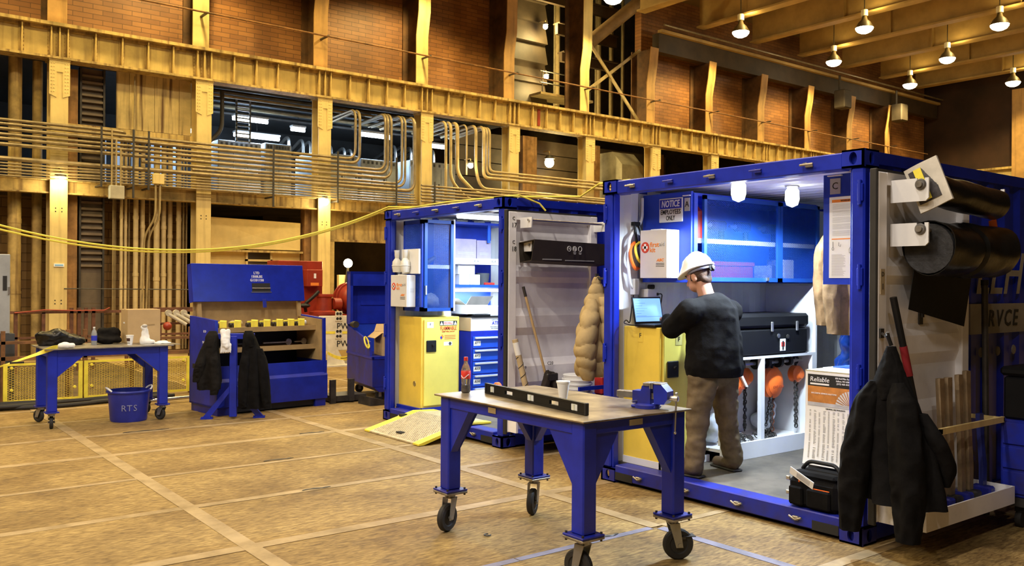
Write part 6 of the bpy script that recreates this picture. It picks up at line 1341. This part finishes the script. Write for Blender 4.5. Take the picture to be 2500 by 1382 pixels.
jp('dark_liner', MB().box(.05, W_-.05, D_-.055, D_-.04, .12, 1.05), black)
Ml = Matrix.Translation((0, D_-.12, 1.42)) @ Matrix.Rotation(R(-8), 4, 'X')
ld = jp('lid', MB().add(MB().box(-.02, W_+.02, -.03, 0, 0, .51, .004).box(-.02, W_+.02, 0, .10, .49, .51).box(-.02, 0, 0, .1, 0, .5).box(W_, W_+.02, 0, .1, 0, .5), Ml), blue)
jp('handle_recess', MB().add(MB().box(W_*.51, W_*.68, -.034, -.03, .13, .25), Ml), ink, ld); jp('handle_bar', MB().add(MB().cyl((W_*.51, -.04, .18), (W_*.68, -.04, .18), .006).box(W_*.5, W_*.69, -.038, -.03, .12, .13), Ml), chrome, ld)
jp('hasp', MB().add(MB().box(W_*.6, W_*.635, -.04, -.03, -.09, .03, .003), Ml), blue_worn, ld)
for k, s in enumerate(('LTD', '1500LBS', 'G1331150')): text(s, .035, ((1, 0, 0), (0, math.sin(R(8)), math.cos(R(8))), (0, -math.cos(R(8)), math.sin(R(8)))), tuple(Ml @ Vector((W_*.56, -.0315, .39-.05*k))), ink_white, ld, local=True, bold=.02)
for x in (.05, W_-.08): jp('lid_stay', MB().add(MB().box(x, x+.05, .0, .04, -.22, .02), Ml), tan_in)
for k, s in enumerate(('LTD', '1500LBS', 'G1331150')): text(s, .03, FX, (-.001, .35, 1.05-.14*k), ink_white, t, local=True)
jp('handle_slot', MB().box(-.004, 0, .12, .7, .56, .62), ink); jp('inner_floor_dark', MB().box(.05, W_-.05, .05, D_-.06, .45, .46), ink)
jb = root_matrix(t)
def jpos(x, y, z): return tuple(jb @ Vector((x, y, z)))
for k, x in enumerate((.22, .42, .66, .84, 1.03, 1.2, 1.36)):
    o = thing('ratchet_winch', '%s yellow winch handle from the left on the job box shelf' % ordn[k], 'winch', jpos(x, .4, 1.081), R(6), 'yellow winches on the job box shelf')
    part('frame', MB().box(-.05, .05, -.115, -.095, 0, .105, .01).box(-.03, .05, .04, .055, 0, .085, .006).box(.03, .05, -.115, .055, .085, .105, .005), yellow_bright, o, local=True); part('drum', MB().cyl((-.05, -.06, .035), (.05, -.06, .035), .03).cyl((-.05, .03, .035), (.03, .03, .035), .03), dark_steel, o, local=True)
solo('clear_bag', blob([('e', jpos(1.46, .42, 1.13), (.05, .06, .045))], .012, 2, folds(.015, (16, 16, 16)), 1.082), film, 'crumpled clear bag at the right end of the yellow winches', 'bag')
solo('clear_bag', blob([('e', jpos(.54, .6, 1.13), (.1, .06, .04))], .012, 2, folds(.02, (16, 16, 16)), 1.082), mat('beige wrap', (.45, .36, .2), .6), 'beige wrapping among the yellow winches', 'bag')
for k, (x, l_, m2, lb) in enumerate(((.84, .38, steel, 'long steel wrench on the lower job box shelf'), (.46, .26, dark_steel, 'dark wrench on the lower job box shelf'), (1.31, .16, steel, 'short spanner on the lower job box shelf'))):
    o = thing('wrench', lb, 'wrench', jpos(x, .4, .821), R(6+4*k), 'wrenches in the job box'); part('shank', MB().box(0, l_, -.015, .015, .035, .055, .004), m2, o, local=True); part('jaw', MB().lathe([(.02, -.012), (.045, -.012), (.045, .012), (.02, .012)], (l_, 0, .046), 14, 'y'), m2, o, local=True)
# coat stand
t = thing('coat_stand', 'blue T-shaped steel stand with coats in front of the job box', 'stand', (1.83, -.82, 0), R(-25))
part('post', MB().box(-.045, .045, -.045, .045, .02, 1.02, .006), blue, t, local=True)
part('cross_bar', MB().box(-.25, .25, -.04, .04, .98, 1.05, .005), blue, t, local=True)
for s in (-1, 1): part('leg', MB().prism([(s*.03, -.03, .42), (s*.03, -.03, .34), (s*.27, -.03, .02), (s*.36, -.03, .02)], (0, .06, 0)), blue, t, local=True, smooth=False); part('foot', MB().box(s*.24, s*.38, -.05, .05, 0, .02), blue, t, local=True)
part('back_leg', MB().prism([(-.03, .03, .42), (-.03, .03, .34), (-.03, .1, .02), (-.03, .14, .02)], (.06, 0, 0)), blue, t, local=True, smooth=False)
cs = root_matrix(t)
def cp_(x, y, z): return tuple(cs @ Vector((x, y, z)))
s_ = Vector(cs.to_3x3() @ Vector((1, 0, 0))); f_ = Vector(cs.to_3x3() @ Vector((0, -1, 0)))
for (nm, x, zb, w_, m2, lb, sd, sl) in (('hanging_coat', -.28, .36, .15, jacket_dark, 'charcoal coat on the left arm of the blue stand', 1, ((-.40, .46), (-.2, .30))), ('hanging_coat', .22, .10, .17, jacket_black, 'long black hooded coat on the right arm of the blue stand', 7, ((.12, .14), (.40, .12)))):
    t = thing(nm, lb, 'coat', cp_(x, -.06, zb)); k = 1 if x > 0 else -1
    part('body', cloth_tube([cp_(x-k*.04, -.03, 1.07), cp_(x-k*.03, -.05, 1.0), cp_(x, -.07, .82), cp_(x, -.08, .5), cp_(x, -.08, zb)], [.05, .075, .115, w_, w_*.85], [.055, .075, .08, .085, .07], s_, f_, 5, .3, .05, sd, 56, 50), m2, t)
    for q, (sx, sz) in enumerate(sl): part('sleeve', cloth_tube([cp_(x+(sx-x)*.5, -.10, .88), cp_(x+(sx-x)*.75, -.13, .7), cp_(sx, -.13, sz+.12), cp_(sx+.02*k, -.12, sz)], [.035, .065, .06, .042], [.03, .05, .05, .04], s_, f_, 4, .12, .12, sd+q+2, 30, 34, False), m2, t)
    part('hood', cloth_tube([cp_(x-k*.04, -.05, 1.09), cp_(x-k*.03, -.09, 1.02), cp_(x-k*.02, -.12, .88)], [.04, .075, .05], [.03, .05, .03], s_, f_, 3, .3, .06, sd+9, 30, 18), m2, t)
t = thing('white_gloves', 'white work gloves hung at the top of the blue stand', 'gloves', cp_(-.06, -.05, .85)); me = blob([('c', cp_(-.12, -.055, 1.08), cp_(-.10, -.10, .92), .034, .038), ('c', cp_(-.06, -.055, 1.08), cp_(-.07, -.10, .9), .03, .034)]+[('c', cp_(-.13+.025*k, -.10, .92), cp_(-.14+.028*k, -.1, .82), .013, .009) for k in range(5)], .008, 3, folds(.008, (20, 20, 20))); part('glove_cloth', me, rag_white, t)
# ---- second blue box on casters
t = thing('rolling_tool_box', 'second blue tool box with raised lid on casters beside the container', 'job box', (3.97, -.46, 0), R(-11))
W2, D2 = 1.5, 1.28
part('body', MB().box(0, W2, .0, D2, .2, .62, .006), blue_worn, t, local=True); part('rim', MB().box(-.01, W2+.01, -.01, .03, .60, .64).box(-.01, .02, -.01, D2, .60, .63), blue, t, local=True)
for x in (0, W2-.03): part('upper_side', MB().prism([(x, .12, .62), (x, .16, .84), (x, D2-.02, 1.03), (x, D2, 1.03), (x, D2, .62)], (.03, 0, 0)), blue_worn, t, local=True)
part('back', MB().box(0, W2, D2-.03, D2, .62, 1.5), blue_in, t, local=True)
part('lid', MB().box(-.01, W2+.01, D2-.04, D2+.0, 1.05, 1.86).box(-.01, W2+.01, D2-.2, D2-.04, 1.82, 1.86).box(-.01, W2+.01, D2-.2, D2-.17, 1.64, 1.86).box(-.01, .03, D2-.2, D2, 1.05, 1.86), blue, t, local=True)
part('lid_rib', MB().box(.2, W2-.1, D2-.055, D2-.04, 1.34, 1.40), blue, t, local=True)
part('base_skirt', MB().prism([(.02, 0, .2), (W2-.02, 0, .2), (W2-.1, 0, .13), (.1, 0, .13)], (0, D2, 0)), blue_worn, t, local=True)
for (x, y) in ((.15, .14), (.15, D2-.15), (W2-.15, .14), (W2-.15, D2-.15)):
    part('caster_fork', MB().box(x-.04, x+.04, y-.04, y+.04, .12, .135).box(x-.02, x+.02, y-.035, y-.028, .05, .13).box(x-.02, x+.02, y+.028, y+.035, .05, .13), mat('grey zinc', (.32, .31, .29)), t, local=True); part('wheel', MB().lathe([(.01, -.022), (.06, -.022), (.066, -.01), (.066, .01), (.06, .022), (.01, .022)], (x, y, .066), 18, 'y'), rubber, t, local=True)
rb = root_matrix(t); rp_ = lambda x, y, z: tuple(rb @ Vector((x, y, z)))
t = thing('open_carton', 'open brown carton in the second blue box', 'carton', rp_(.42, .42, .62), R(-11)); part('box', MB().box(-.2, .25, -.2, .2, .002, .34, .004), card, t, local=True); part('flap', MB().prism([(-.2, .2, .34), (.25, .2, .34), (.2, .34, .44), (-.12, .34, .44)], (0, 0, .006)), card, t, local=True); part('flap', MB().prism([(-.2, -.2, .34), (-.2, .2, .34), (-.31, .18, .26), (-.31, -.18, .26)], (0, 0, .005)), card, t, local=True)
q = Vector(rp_(.015, .95, 1.0)); solo('pipe_fitting', MB().lathe([(.02, -.06), (.05, -.06), (.05, .02), (.035, .03), (.035, .08), (.02, .08)], (q.x, q.y, q.z+.055), 18, 'y'), dark_steel, 'dark pipe fitting on the edge of the second blue box', 'fitting')
t = thing('barrier_tape', 'yellow barrier tape strung from the second blue box to the white block', 'tape', (4.6, 1, .6))
A = Vector(rp_(-.012, .18, .78)); B = Vector((5.74, 4.6, .28))
part('tape', MB().sheet(lambda u, v: tuple(A+(B-A)*u+Vector((0, 0, -.14*math.sin(math.pi*u)-.06*(v-.5)))), 20, 2, .003), yellow_bright, t); part('knot', MB().tube([A+Vector((.03*math.cos(q)-.02, .05*math.sin(q), .05+.08*math.sin(q))) for q in (2*math.pi*k/12 for k in range(12))], .012, 6, True), yellow_bright, t)
part('print', MB().sheet(lambda u, v: tuple(A+(B-A)*(.35+.25*u)+Vector((-.004, -.004, -.14*math.sin(math.pi*(.35+.25*u))-.012*(v-.5)))), 8, 1, .002), ink, t)
solo('barrier_tape', MB().sheet(lambda u, v: (5.6+1.5*u, 4.695, .66-.015*math.sin(3*u)+.05*v), 10, 1, .003), yellow_bright, 'short yellow tape across the white blocks', 'tape')
# ---- white counterweight blocks and A-frame
for k in range(2):
    z0 = .31+.356*k
    t = thing('weight_block', ['lower white steel block lettered PW', 'upper white steel block lettered PW'][k], 'block', (6.2, 5.2, z0), 0, 'white lettered blocks')
    part('block', MB().box(5.6, 7.2, 4.7, 5.3, z0, z0+.35, .01), mat('off white paint', (.72, .66, .5), .6, 0, .12, 3), t)
    text('PW', .13, FY, (6.12, 4.697, z0+.13), ink, t, bold=.01)
    part('lug', MB().box(5.95, 6.1, 4.685, 4.7, z0+.24, z0+.44), mat('off white paint', (.72, .66, .5)), t)
    for dx in (-.04, .04):
        for dz in (.29, .39): part('lug_hole', MB().lathe([(0, -.003), (.03, -.003), (.03, 0)], (6.025+dx*.8, 4.685, z0+dz), 12, 'y'), ink, t)
t = thing('block_stand', 'white triangular stand under the lettered blocks', 'stand', (6.1, 4.8, 0)); part('floor_plate', MB().box(5.5, 7.2, 4.5, 5.4, 0, .03), mat('off white paint', (.72, .66, .5)), t)
part('gusset', MB().prism([(5.75, 4.62, .03), (6.15, 4.62, .03), (5.85, 4.62, .55), (5.75, 4.62, .55)], (0, .03, 0)), mat('off white paint', (.72, .66, .5)), t); part('upright', MB().box(5.6, 5.75, 4.75, 5.2, .03, .31), mat('off white paint', (.72, .66, .5)), t); part('upright', MB().box(7.0, 7.15, 4.75, 5.2, .03, .31), mat('off white paint', (.72, .66, .5)), t)
# ---- red pump machine
t = thing('red_machine', 'red pump unit with control cabinet and round motor behind the job box', 'machine', (5.9, 5.3, 1.018)); mx, my = 5.75, 5.6
part('control_cabinet', MB().box(5.08, 6.05, 5.5, 6.1, 1.03, 2.13, .01), red_paint, t); part('cabinet_door', MB().box(5.6, 5.95, 5.28, 5.5, 1.6, 1.95, .01), red_paint, t); part('door_label', MB().box(5.75, 5.80, 5.275, 5.28, 1.77, 1.87), paper, t); part('door_label', MB().box(5.68, 5.86, 5.275, 5.28, 1.62, 1.68), ink_orange, t); part('cabinet_print', MB().box(5.15, 5.4, 5.495, 5.5, 1.6, 1.75), mat('dark red print', (.12, .02, .01), .6), t)
part('motor', MB().lathe([(0, -.35), (.17, -.35), (.27, -.25), (.29, -.15), (.29, .25), (.22, .32), (0, .34)], (6.5, 5.1, 1.36), 26, 'y'), red_paint, t); part('motor_rib', MB().lathe([(.28, -.02), (.33, -.02), (.33, .02), (.28, .02)], (6.5, 5.1, 1.36), 26, 'y'), red_paint, t); part('motor_rib', MB().lathe([(.28, .12), (.33, .12), (.33, .16), (.28, .16)], (6.5, 5.1, 1.36), 26, 'y'), red_paint, t)
part('pump_body', MB().lathe([(0, 1.04), (.3, 1.04), (.3, 1.09), (.16, 1.12), (.15, 1.38), (.18, 1.4), (.18, 1.45), (0, 1.45)], (5.85, 5.0, 0), 20), red_paint, t); part('flange', MB().lathe([(0, -.12), (.12, -.1), (.12, .06), (0, .08)], (6.12, 4.95, 1.25), 16, 'x'), red_paint, t); part('base_plate', MB().box(5.2, 7.0, 4.72, 5.6, 1.018, 1.035), red_paint, t)
part('hose', MB().tube(bent([(5.45, 5.0, 1.1), (5.4, 4.95, 1.25), (5.55, 4.9, 1.38), (5.7, 4.95, 1.5)], .1), .035, 8), black, t); part('valve', MB().sph((5.4, 4.95, 1.22), (.12, .1, .05), 12, 8), black, t)
t = thing('hose_reel_box', 'grey open box with coiled hoses left of the red machine', 'box', (4.9, 5.0, 1.2)); part('box', MB().box(4.6, 5.05, 5.0, 5.4, .0, 1.55, .01), grey_dark, t)
for k in range(3): part('hose', MB().tube([(4.62+.14*k+.06*math.sin(q*2), 4.97, .95+.55*q) for q in (i/10 for i in range(11))], .014, 6), mat('grey hose', (.4, .4, .38), .5), t)
solo('steel_bracket', MB().box(3.42, 3.95, -.32, .1, .02, .1).box(3.38, 3.46, -.35, -.3, 0, .33).box(3.66, 3.74, -.36, -.3, .02, .33), dark_steel, 'dark bracketed steel frame lying between the blue boxes', 'bracket', kind=None)
solo('steel_wedge', MB().prism([(3.72, -.86, .0), (4.0, -.86, 0), (3.97, -.86, .06), (3.72, -.86, .12)], (0, .35, 0)), dark_steel, 'flat dark steel wedge beside the rolling box caster', 'wedge')

# ================================================================== FENCE, RAILS, CABLES
t = thing('mesh_barrier', 'pair of yellow expanded metal barrier panels behind the left table', 'barrier', (.8, 2.0, 0))
for (x0, x1) in ((-.28, .70), (.72, 2.2)):
    f_ = part('panel_frame', MB().box(x0, x0+.05, 1.98, 2.02, .03, .56).box(x1-.05, x1, 1.98, 2.02, .03, .56).box(x0, x1, 1.99, 2.01, .03, .06).box(x0, x1, 1.99, 2.01, .53, .56), yellow_bright, t)
    part('expanded_mesh', expmesh((x0+.05, 2.0, .06), (1,0,0), (0,0,1), (0,-1,0), x1-x0-.1, .47, .068, .032, .004, .003), yellow_fence, f_, kind='stuff', smooth=False)
    for (x, z) in ((x0+.1, .5), (x1-.1, .5), (x0+.1, .2), (x1-.1, .2)): part('bolt', MB().lathe([(0, -.03), (.018, -.028), (.022, 0)], (x, 1.995, z), 10, 'y'), yellow_bright, f_)
t = thing('toe_rail', 'brown rail frame carrying the yellow barrier panels', 'rail', (.9, 2.1, 0)); part('top_rail', MB().box(-.4, 2.3, 2.04, 2.1, .60, .65), wood_dark, t); part('mid_rail', MB().box(-.4, 2.3, 2.04, 2.1, .82, .86), wood_dark, t)
for x in (-.3, .5, .72, 1.35, 2.2): part('post', MB().box(x, x+.05, 2.04, 2.1, 0, 1.0), wood_dark, t)
t = thing('guard_rail', 'rusty guard rail with posts far behind the left table', 'rail', (2, 6.5, 0)); rust = mat('rusty rail', (.14, .055, .025), .7, 0, .3, 5)
part('top_rail', MB().box(.3, 4.6, 6.5, 6.55, 1.08, 1.13), rust, t); part('mid_rail', MB().box(.3, 4.6, 6.5, 6.55, .62, .66), rust, t)
for x in (.5, .95, 1.42, 1.55, 1.67, 1.8, 2.4, 2.6, 2.8, 3.0, 4.0, 4.5): part('post', MB().box(x, x+.06, 6.5, 6.55, 0, 1.18 if 1.4 < x < 1.9 else 1.1), rust, t)
solo('red_strap', MB().tube([(.5, 6.45, 1.1), (1.0, 6.44, 1.15), (1.5, 6.44, 1.13), (2.0, 6.44, 1.13), (2.1, 6.44, 1.18)], .012, 6), mat('faded red strap', (.35, .06, .03), .7), 'red strap draped along the far guard rail', 'strap')
solo('far_cable', MB().tube([(1.8, 9.045, 1.52), (4.6, 9.045, 1.5)], .012, 5), dark_steel, 'thin dark wire between the first two columns', 'cable')
t = thing('clamp_rack', 'pale clamps and tubes stacked on the rail behind the cardboard box', 'rack', (3.2, 5.5, .6))
for k in range(3): part('clamp', MB().tube([(2.85+.14*k, 5.3, 1.08), (3.15+.16*k, 5.2, .88)], .035, 8).lathe([(.02, -.03), (.06, -.03), (.06, .03), (.02, .03)], (2.85+.14*k, 5.3, 1.1), 12, 'y'), mat('pale clamp paint', (.55, .5, .38), .5), t)
part('bar', MB().box(2.6, 3.9, 5.4, 5.45, 1.16, 1.2).box(2.6, 3.9, 5.4, 5.45, .88, .92).box(2.7, 2.76, 5.4, 5.45, 0, .9).box(3.6, 3.66, 5.4, 5.45, 0, .9), rust, t); part('red_valve', MB().sph((2.82, 5.25, .86), .08), red_paint, t); part('red_valve', MB().sph((3.75, 5.25, .72), .1), red_paint, t); part('drum', MB().cyl((3.3, 5.2, .7), (3.6, 5.2, .7), .14), wood_dark, t)
t = thing('electrical_cabinet', 'grey electrical cabinet cut by the left frame edge', 'cabinet', (-.9, 2.6, 0)); part('body', MB().box(-1.2, -.16, 2.3, 2.8, .95, 2.05, .01), grey_cab, t); part('stand', MB().box(-1.2, -.1, 2.3, 2.8, 0, .95), grey_dark, t); part('marking', MB().box(-.25, -.2, 2.293, 2.3, 1.55, 1.75), ink, t); part('handle', MB().box(-.19, -.165, 2.27, 2.3, 1.5, 1.6), chrome, t)
for k in range(5):
    pts = [(-1.2+.25*i, 1.45+.08*k+.10*math.sin(i*.8+k*1.7), .03+.022*(k % 2)) for i in range(13)]
    solo('floor_cable', MB().tube(bent(pts, .1, 3), .028, 8), rubber, '%s thick black cable along the foot of the yellow barrier' % ['front', 'second', 'middle', 'fourth', 'rear'][k], 'cable', 'black cables at the barrier')
solo('air_pipe', MB().tube(bent([(1.2, 1.0, .05), (2.2, 1.0, .07), (2.5, 1.2, .05)], .1), .025, 8), chrome, 'silver air hose on the floor right of the tub', 'hose')
# yellow cords strung above
def sag(a, b_, d, n=28): a = Vector(a); b_ = Vector(b_); return [a+(b_-a)*(i/n)-Vector((0, 0, 4*d*(i/n)*(1-i/n))) for i in range(n+1)]
t = thing('yellow_cord', 'two yellow extension cords sagging from the left to the container roof', 'cord', (1.4, -1.9, 2.3))
part('cord', MB().tube(sag((-1.95, -1.75, 2.62), (3.33, -2.0, 2.63), .60)+[(3.6, -2.6, 2.605), (3.5, -3.6, 2.61), (3.6, -4.3, 2.605), (3.9, -4.9, 2.58), (3.5, -5.6, 2.62), (3.4, -6.1, 2.605)], .010, 6), rope_yellow, t)
part('cord', MB().tube(sag((-1.95, -1.75, 2.56), (3.33, -1.98, 2.60), .58)+[(3.45, -2.3, 2.605), (3.4, -3.2, 2.61), (3.5, -4.40, 2.605), (3.75, -4.43, 2.53), (3.8, -4.47, 2.455)], .010, 6), rope_yellow, t)

# ================================================================== THE MAN
p = thing('person', 'man in a white hard hat, black jacket and khaki trousers typing on a laptop', 'person', (3.5350, -6.8600, .15))
HX, HY, HZ = 3.435, -6.840, 1.755          # head centre
fwd = Vector((-.12, .93, -.34)).normalized(); sid = Vector((1, .12, 0)).normalized(); upv = sid.cross(fwd).normalized(); sid = fwd.cross(upv).normalized()
HM = Matrix((sid, fwd, upv)).transposed()
def hp(x, y, z): return Vector((HX, HY, HZ))+sid*x+fwd*y+upv*z
def hand(side, wr, tgt):
    wr = Vector(wr); d = (Vector(tgt)-wr).normalized(); s = d.cross(Vector((0, 0, 1))).normalized(); u_ = s.cross(d)
    q = [('c', wr, wr+d*.08, .026, .036, u_, .55)]
    for k, (o, L_) in enumerate(((-.03, .06), (-.011, .072), (.009, .07), (.028, .055))):
        a_ = wr+d*.09+s*o; m_ = a_+d*L_*.55+u_*.012; e_ = m_+d*L_*.45-u_*.022; q += [('c', a_, m_, .0095, .0088), ('c', m_, e_, .0088, .0078)]
    a_ = wr+d*.035-s*side*.034; m_ = a_+d*.035-s*side*.022; q += [('c', a_, m_, .0115, .0105), ('c', m_, m_+d*.032+s*side*.004-u_*.008, .0105, .009)]
    return q
shL, elL, wrL = (3.2600, -6.9100, 1.475), (3.2350, -6.7400, 1.335), (3.4600, -6.4850, 1.405)
shR, elR, wrR = (3.7350, -6.9100, 1.475), (3.7950, -6.7100, 1.30), (3.6250, -6.4850, 1.405)
body = [('e', hp(0, 0, .02), (.078, .098, .105), HM), ('e', hp(0, .045, -.055), (.058, .06, .06), HM), ('c', hp(0, .098, -.0), hp(0, .112, -.03), .012, .017), ('c', hp(-.02, .088, -.058), hp(.02, .088, -.058), .012, .012), ('c', hp(-.022, .088, -.073), hp(.022, .088, -.073), .011, .011),
        ('e', hp(-.08, -.005, -.01), (.012, .026, .036), HM), ('e', hp(.08, -.005, -.01), (.012, .026, .036), HM), ('c', hp(0, -.02, -.06), (3.4850, -6.9100, 1.52), .062, .068),
        ('c', (3.4950, -6.9300, 1.5), (3.4950, -6.9400, 1.05), .13, .14), ('c', (3.4950, -6.9400, 1.05), (3.4250, -6.9300, .9), .13, .1), ('c', shL, (3.4950, -6.9300, 1.45), .06, .09), ('c', shR, (3.4950, -6.9300, 1.45), .06, .09),
        ('c', shL, elL, .05, .04), ('c', elL, wrL, .04, .028), ('c', shR, elR, .05, .04), ('c', elR, wrR, .04, .028)]
body += [('c', (3.3750, -6.9300, .98), (3.3550, -6.8700, .62), .09, .06), ('c', (3.3550, -6.8700, .62), (3.3450, -6.8600, .24), .055, .04), ('c', (3.6150, -6.9300, .98), (3.6950, -6.9000, .62), .09, .06), ('c', (3.6950, -6.9000, .62), (3.8050, -6.8800, .24), .055, .04)]
body += hand(-1, wrL, (3.53, -6.385, 1.395)) + hand(1, wrR, (3.56, -6.385, 1.395))
part('body', blob(body, .0065, 3), skin, p)
for s in (-1, 1):
    e = part('eye', MB().sph(hp(s*.032, .088, .012), (.011, .009, .009), 10, 8), ink_white, p); part('pupil', MB().sph(hp(s*.032, .0965, .010), .004, 8, 6), ink, e)
    part('eyebrow', MB().tube([hp(s*.016, .098, .034), hp(s*.034, .096, .038), hp(s*.05, .086, .032)], .004, 6), hair, p)
part('hair', blob([('e', hp(0, -.022, .022), (.086, .092, .10), HM), ('e', hp(0, -.062, -.035), (.066, .04, .05), HM), ('c', hp(-.079, .02, .0), hp(-.078, .026, -.025), .011, .008), ('c', hp(.079, .02, .0), hp(.078, .026, -.025), .011, .008)], .008, 3), hair, p)
# hard hat
hm = MB(); prof = [(.135, .062), (.138, .068), (.125, .085), (.118, .12), (.098, .16), (.062, .188), (.03, .198), (0, .2)]
hat = MB().lathe([(.10, .058)]+prof, (0, 0, 0), 28, 'z', .88, 1.06)
hat.v = [(x, y+(.045*max(0, y)/.13 if z < .09 and y > .02 else 0), z-(.022*max(0, y)/.14 if z < .09 else 0)) for x, y, z in hat.v]
hatM = Matrix.Translation(hp(0, -.012, -.005)) @ HM.to_4x4()
hh = part('hard_hat', MB().add(hat, hatM), mat('white hat shell', (.82, .79, .74), .3, 0, .02, 4), p)
part('crown_ridge', MB().add(MB().tube([(0, .11*math.cos(q), .075+.128*math.sin(q)) for q in (math.pi*k/14 for k in range(1, 14))], .012, 8), hatM), mat('white hat shell', (.82, .79, .74)), hh)
part('suspension_band', MB().add(MB().tube([(.09*math.cos(q), -.02+.1*math.sin(q), .045) for q in (2*math.pi*k/24 for k in range(24))], .011, 6, True), hatM), mat('grey hat band', (.25, .25, .32), .6), hh)
part('ratchet_knob', MB().add(MB().box(-.03, .03, -.135, -.115, .005, .055, .008).lathe([(0, -.15), (.02, -.148), (.022, -.135)], (0, 0, .03), 14, 'y'), hatM), black, hh)
part('hat_sticker', MB().add(MB().sheet(lambda u, v: (.108+.004*math.cos(3*u)-.012*v, -.03+.035*u, .10+.03*v), 3, 3, .004), hatM), mat('yellow sticker', (.7, .65, .2), .5, 0, .3, 30), hh)
# jacket
jk = [('c', (3.4950, -6.9100, 1.53), (3.4850, -6.9300, 1.45), .09, .15), ('c', (3.4950, -6.9400, 1.43), (3.4950, -6.9500, 1.2), .20, .215, (1, 0, 0), 1.15), ('c', (3.4950, -6.9500, 1.2), (3.4900, -6.9600, 1.03), .215, .225, (1, 0, 0), 1.14), ('c', shL, (3.4950, -6.9300, 1.45), .105, .14), ('c', shR, (3.4950, -6.9300, 1.45), .105, .14),
      ('c', shL, elL, .105, .08), ('c', elL, Vector(elL).lerp(Vector(wrL), .86), .08, .047), ('c', shR, elR, .105, .08), ('c', elR, Vector(elR).lerp(Vector(wrR), .86), .08, .047)]
jm = blob(jk, .011, 4, folds(.012, (7, 7, 5), .008))
bmj = [(v.co.z) for v in jm.vertices]
for v in jm.vertices:
    if v.co.z < .965: v.co.z = .965+(v.co.z-.965)*.08
j_ = part('jacket', jm, jacket_black, p)
part('collar', blob([('c', (3.4150, -6.9600, 1.575), (3.5550, -6.9600, 1.575), .035, .035), ('c', (3.4050, -6.9500, 1.575), (3.4100, -6.8400, 1.55), .03, .025), ('c', (3.5650, -6.9500, 1.575), (3.5600, -6.8400, 1.55), .03, .025)], .01, 3), jacket_black, j_)
tr = [('c', (3.4250, -6.9500, 1.0), (3.5650, -6.9500, 1.0), .14, .14), ('c', (3.3750, -6.9500, .95), (3.3550, -6.9000, .58), .125, .085), ('c', (3.3550, -6.9000, .58), (3.3500, -6.8800, .24), .083, .078), ('c', (3.6150, -6.9500, .95), (3.7050, -6.9200, .58), .125, .085), ('c', (3.7050, -6.9200, .58), (3.8150, -6.9000, .24), .083, .078)]
part('trousers', blob(tr, .011, 3, folds(.014, (8, 8, 11), .009)), khaki, p)
for (x, y, a_) in ((3.3500, -6.8300, 8), (3.8150, -6.8500, -12)):
    d = Vector((math.sin(R(a_))*-1, math.cos(R(a_)), 0)); b0 = Vector((x, y, .15))
    bt = part('boot', blob([('c', b0-d*.07+Vector((0, 0, .055)), b0+d*.14+Vector((0, 0, .045)), .05, .045), ('c', b0-d*.05+Vector((0, 0, .05)), b0-d*.04+Vector((0, 0, .15)), .05, .05)], .009, 3), boot, p)
    for v in bt.data.vertices:
        wz = v.co.z
        if wz < .014: v.co.z = .014
    Ms = Matrix.Translation((x, y, .15)) @ Matrix.Rotation(R(a_), 4, 'Z'); part('sole', MB().add(MB().box(-.052, .052, -.125, .185, .003, .02, .008), Ms), rubber, bt)
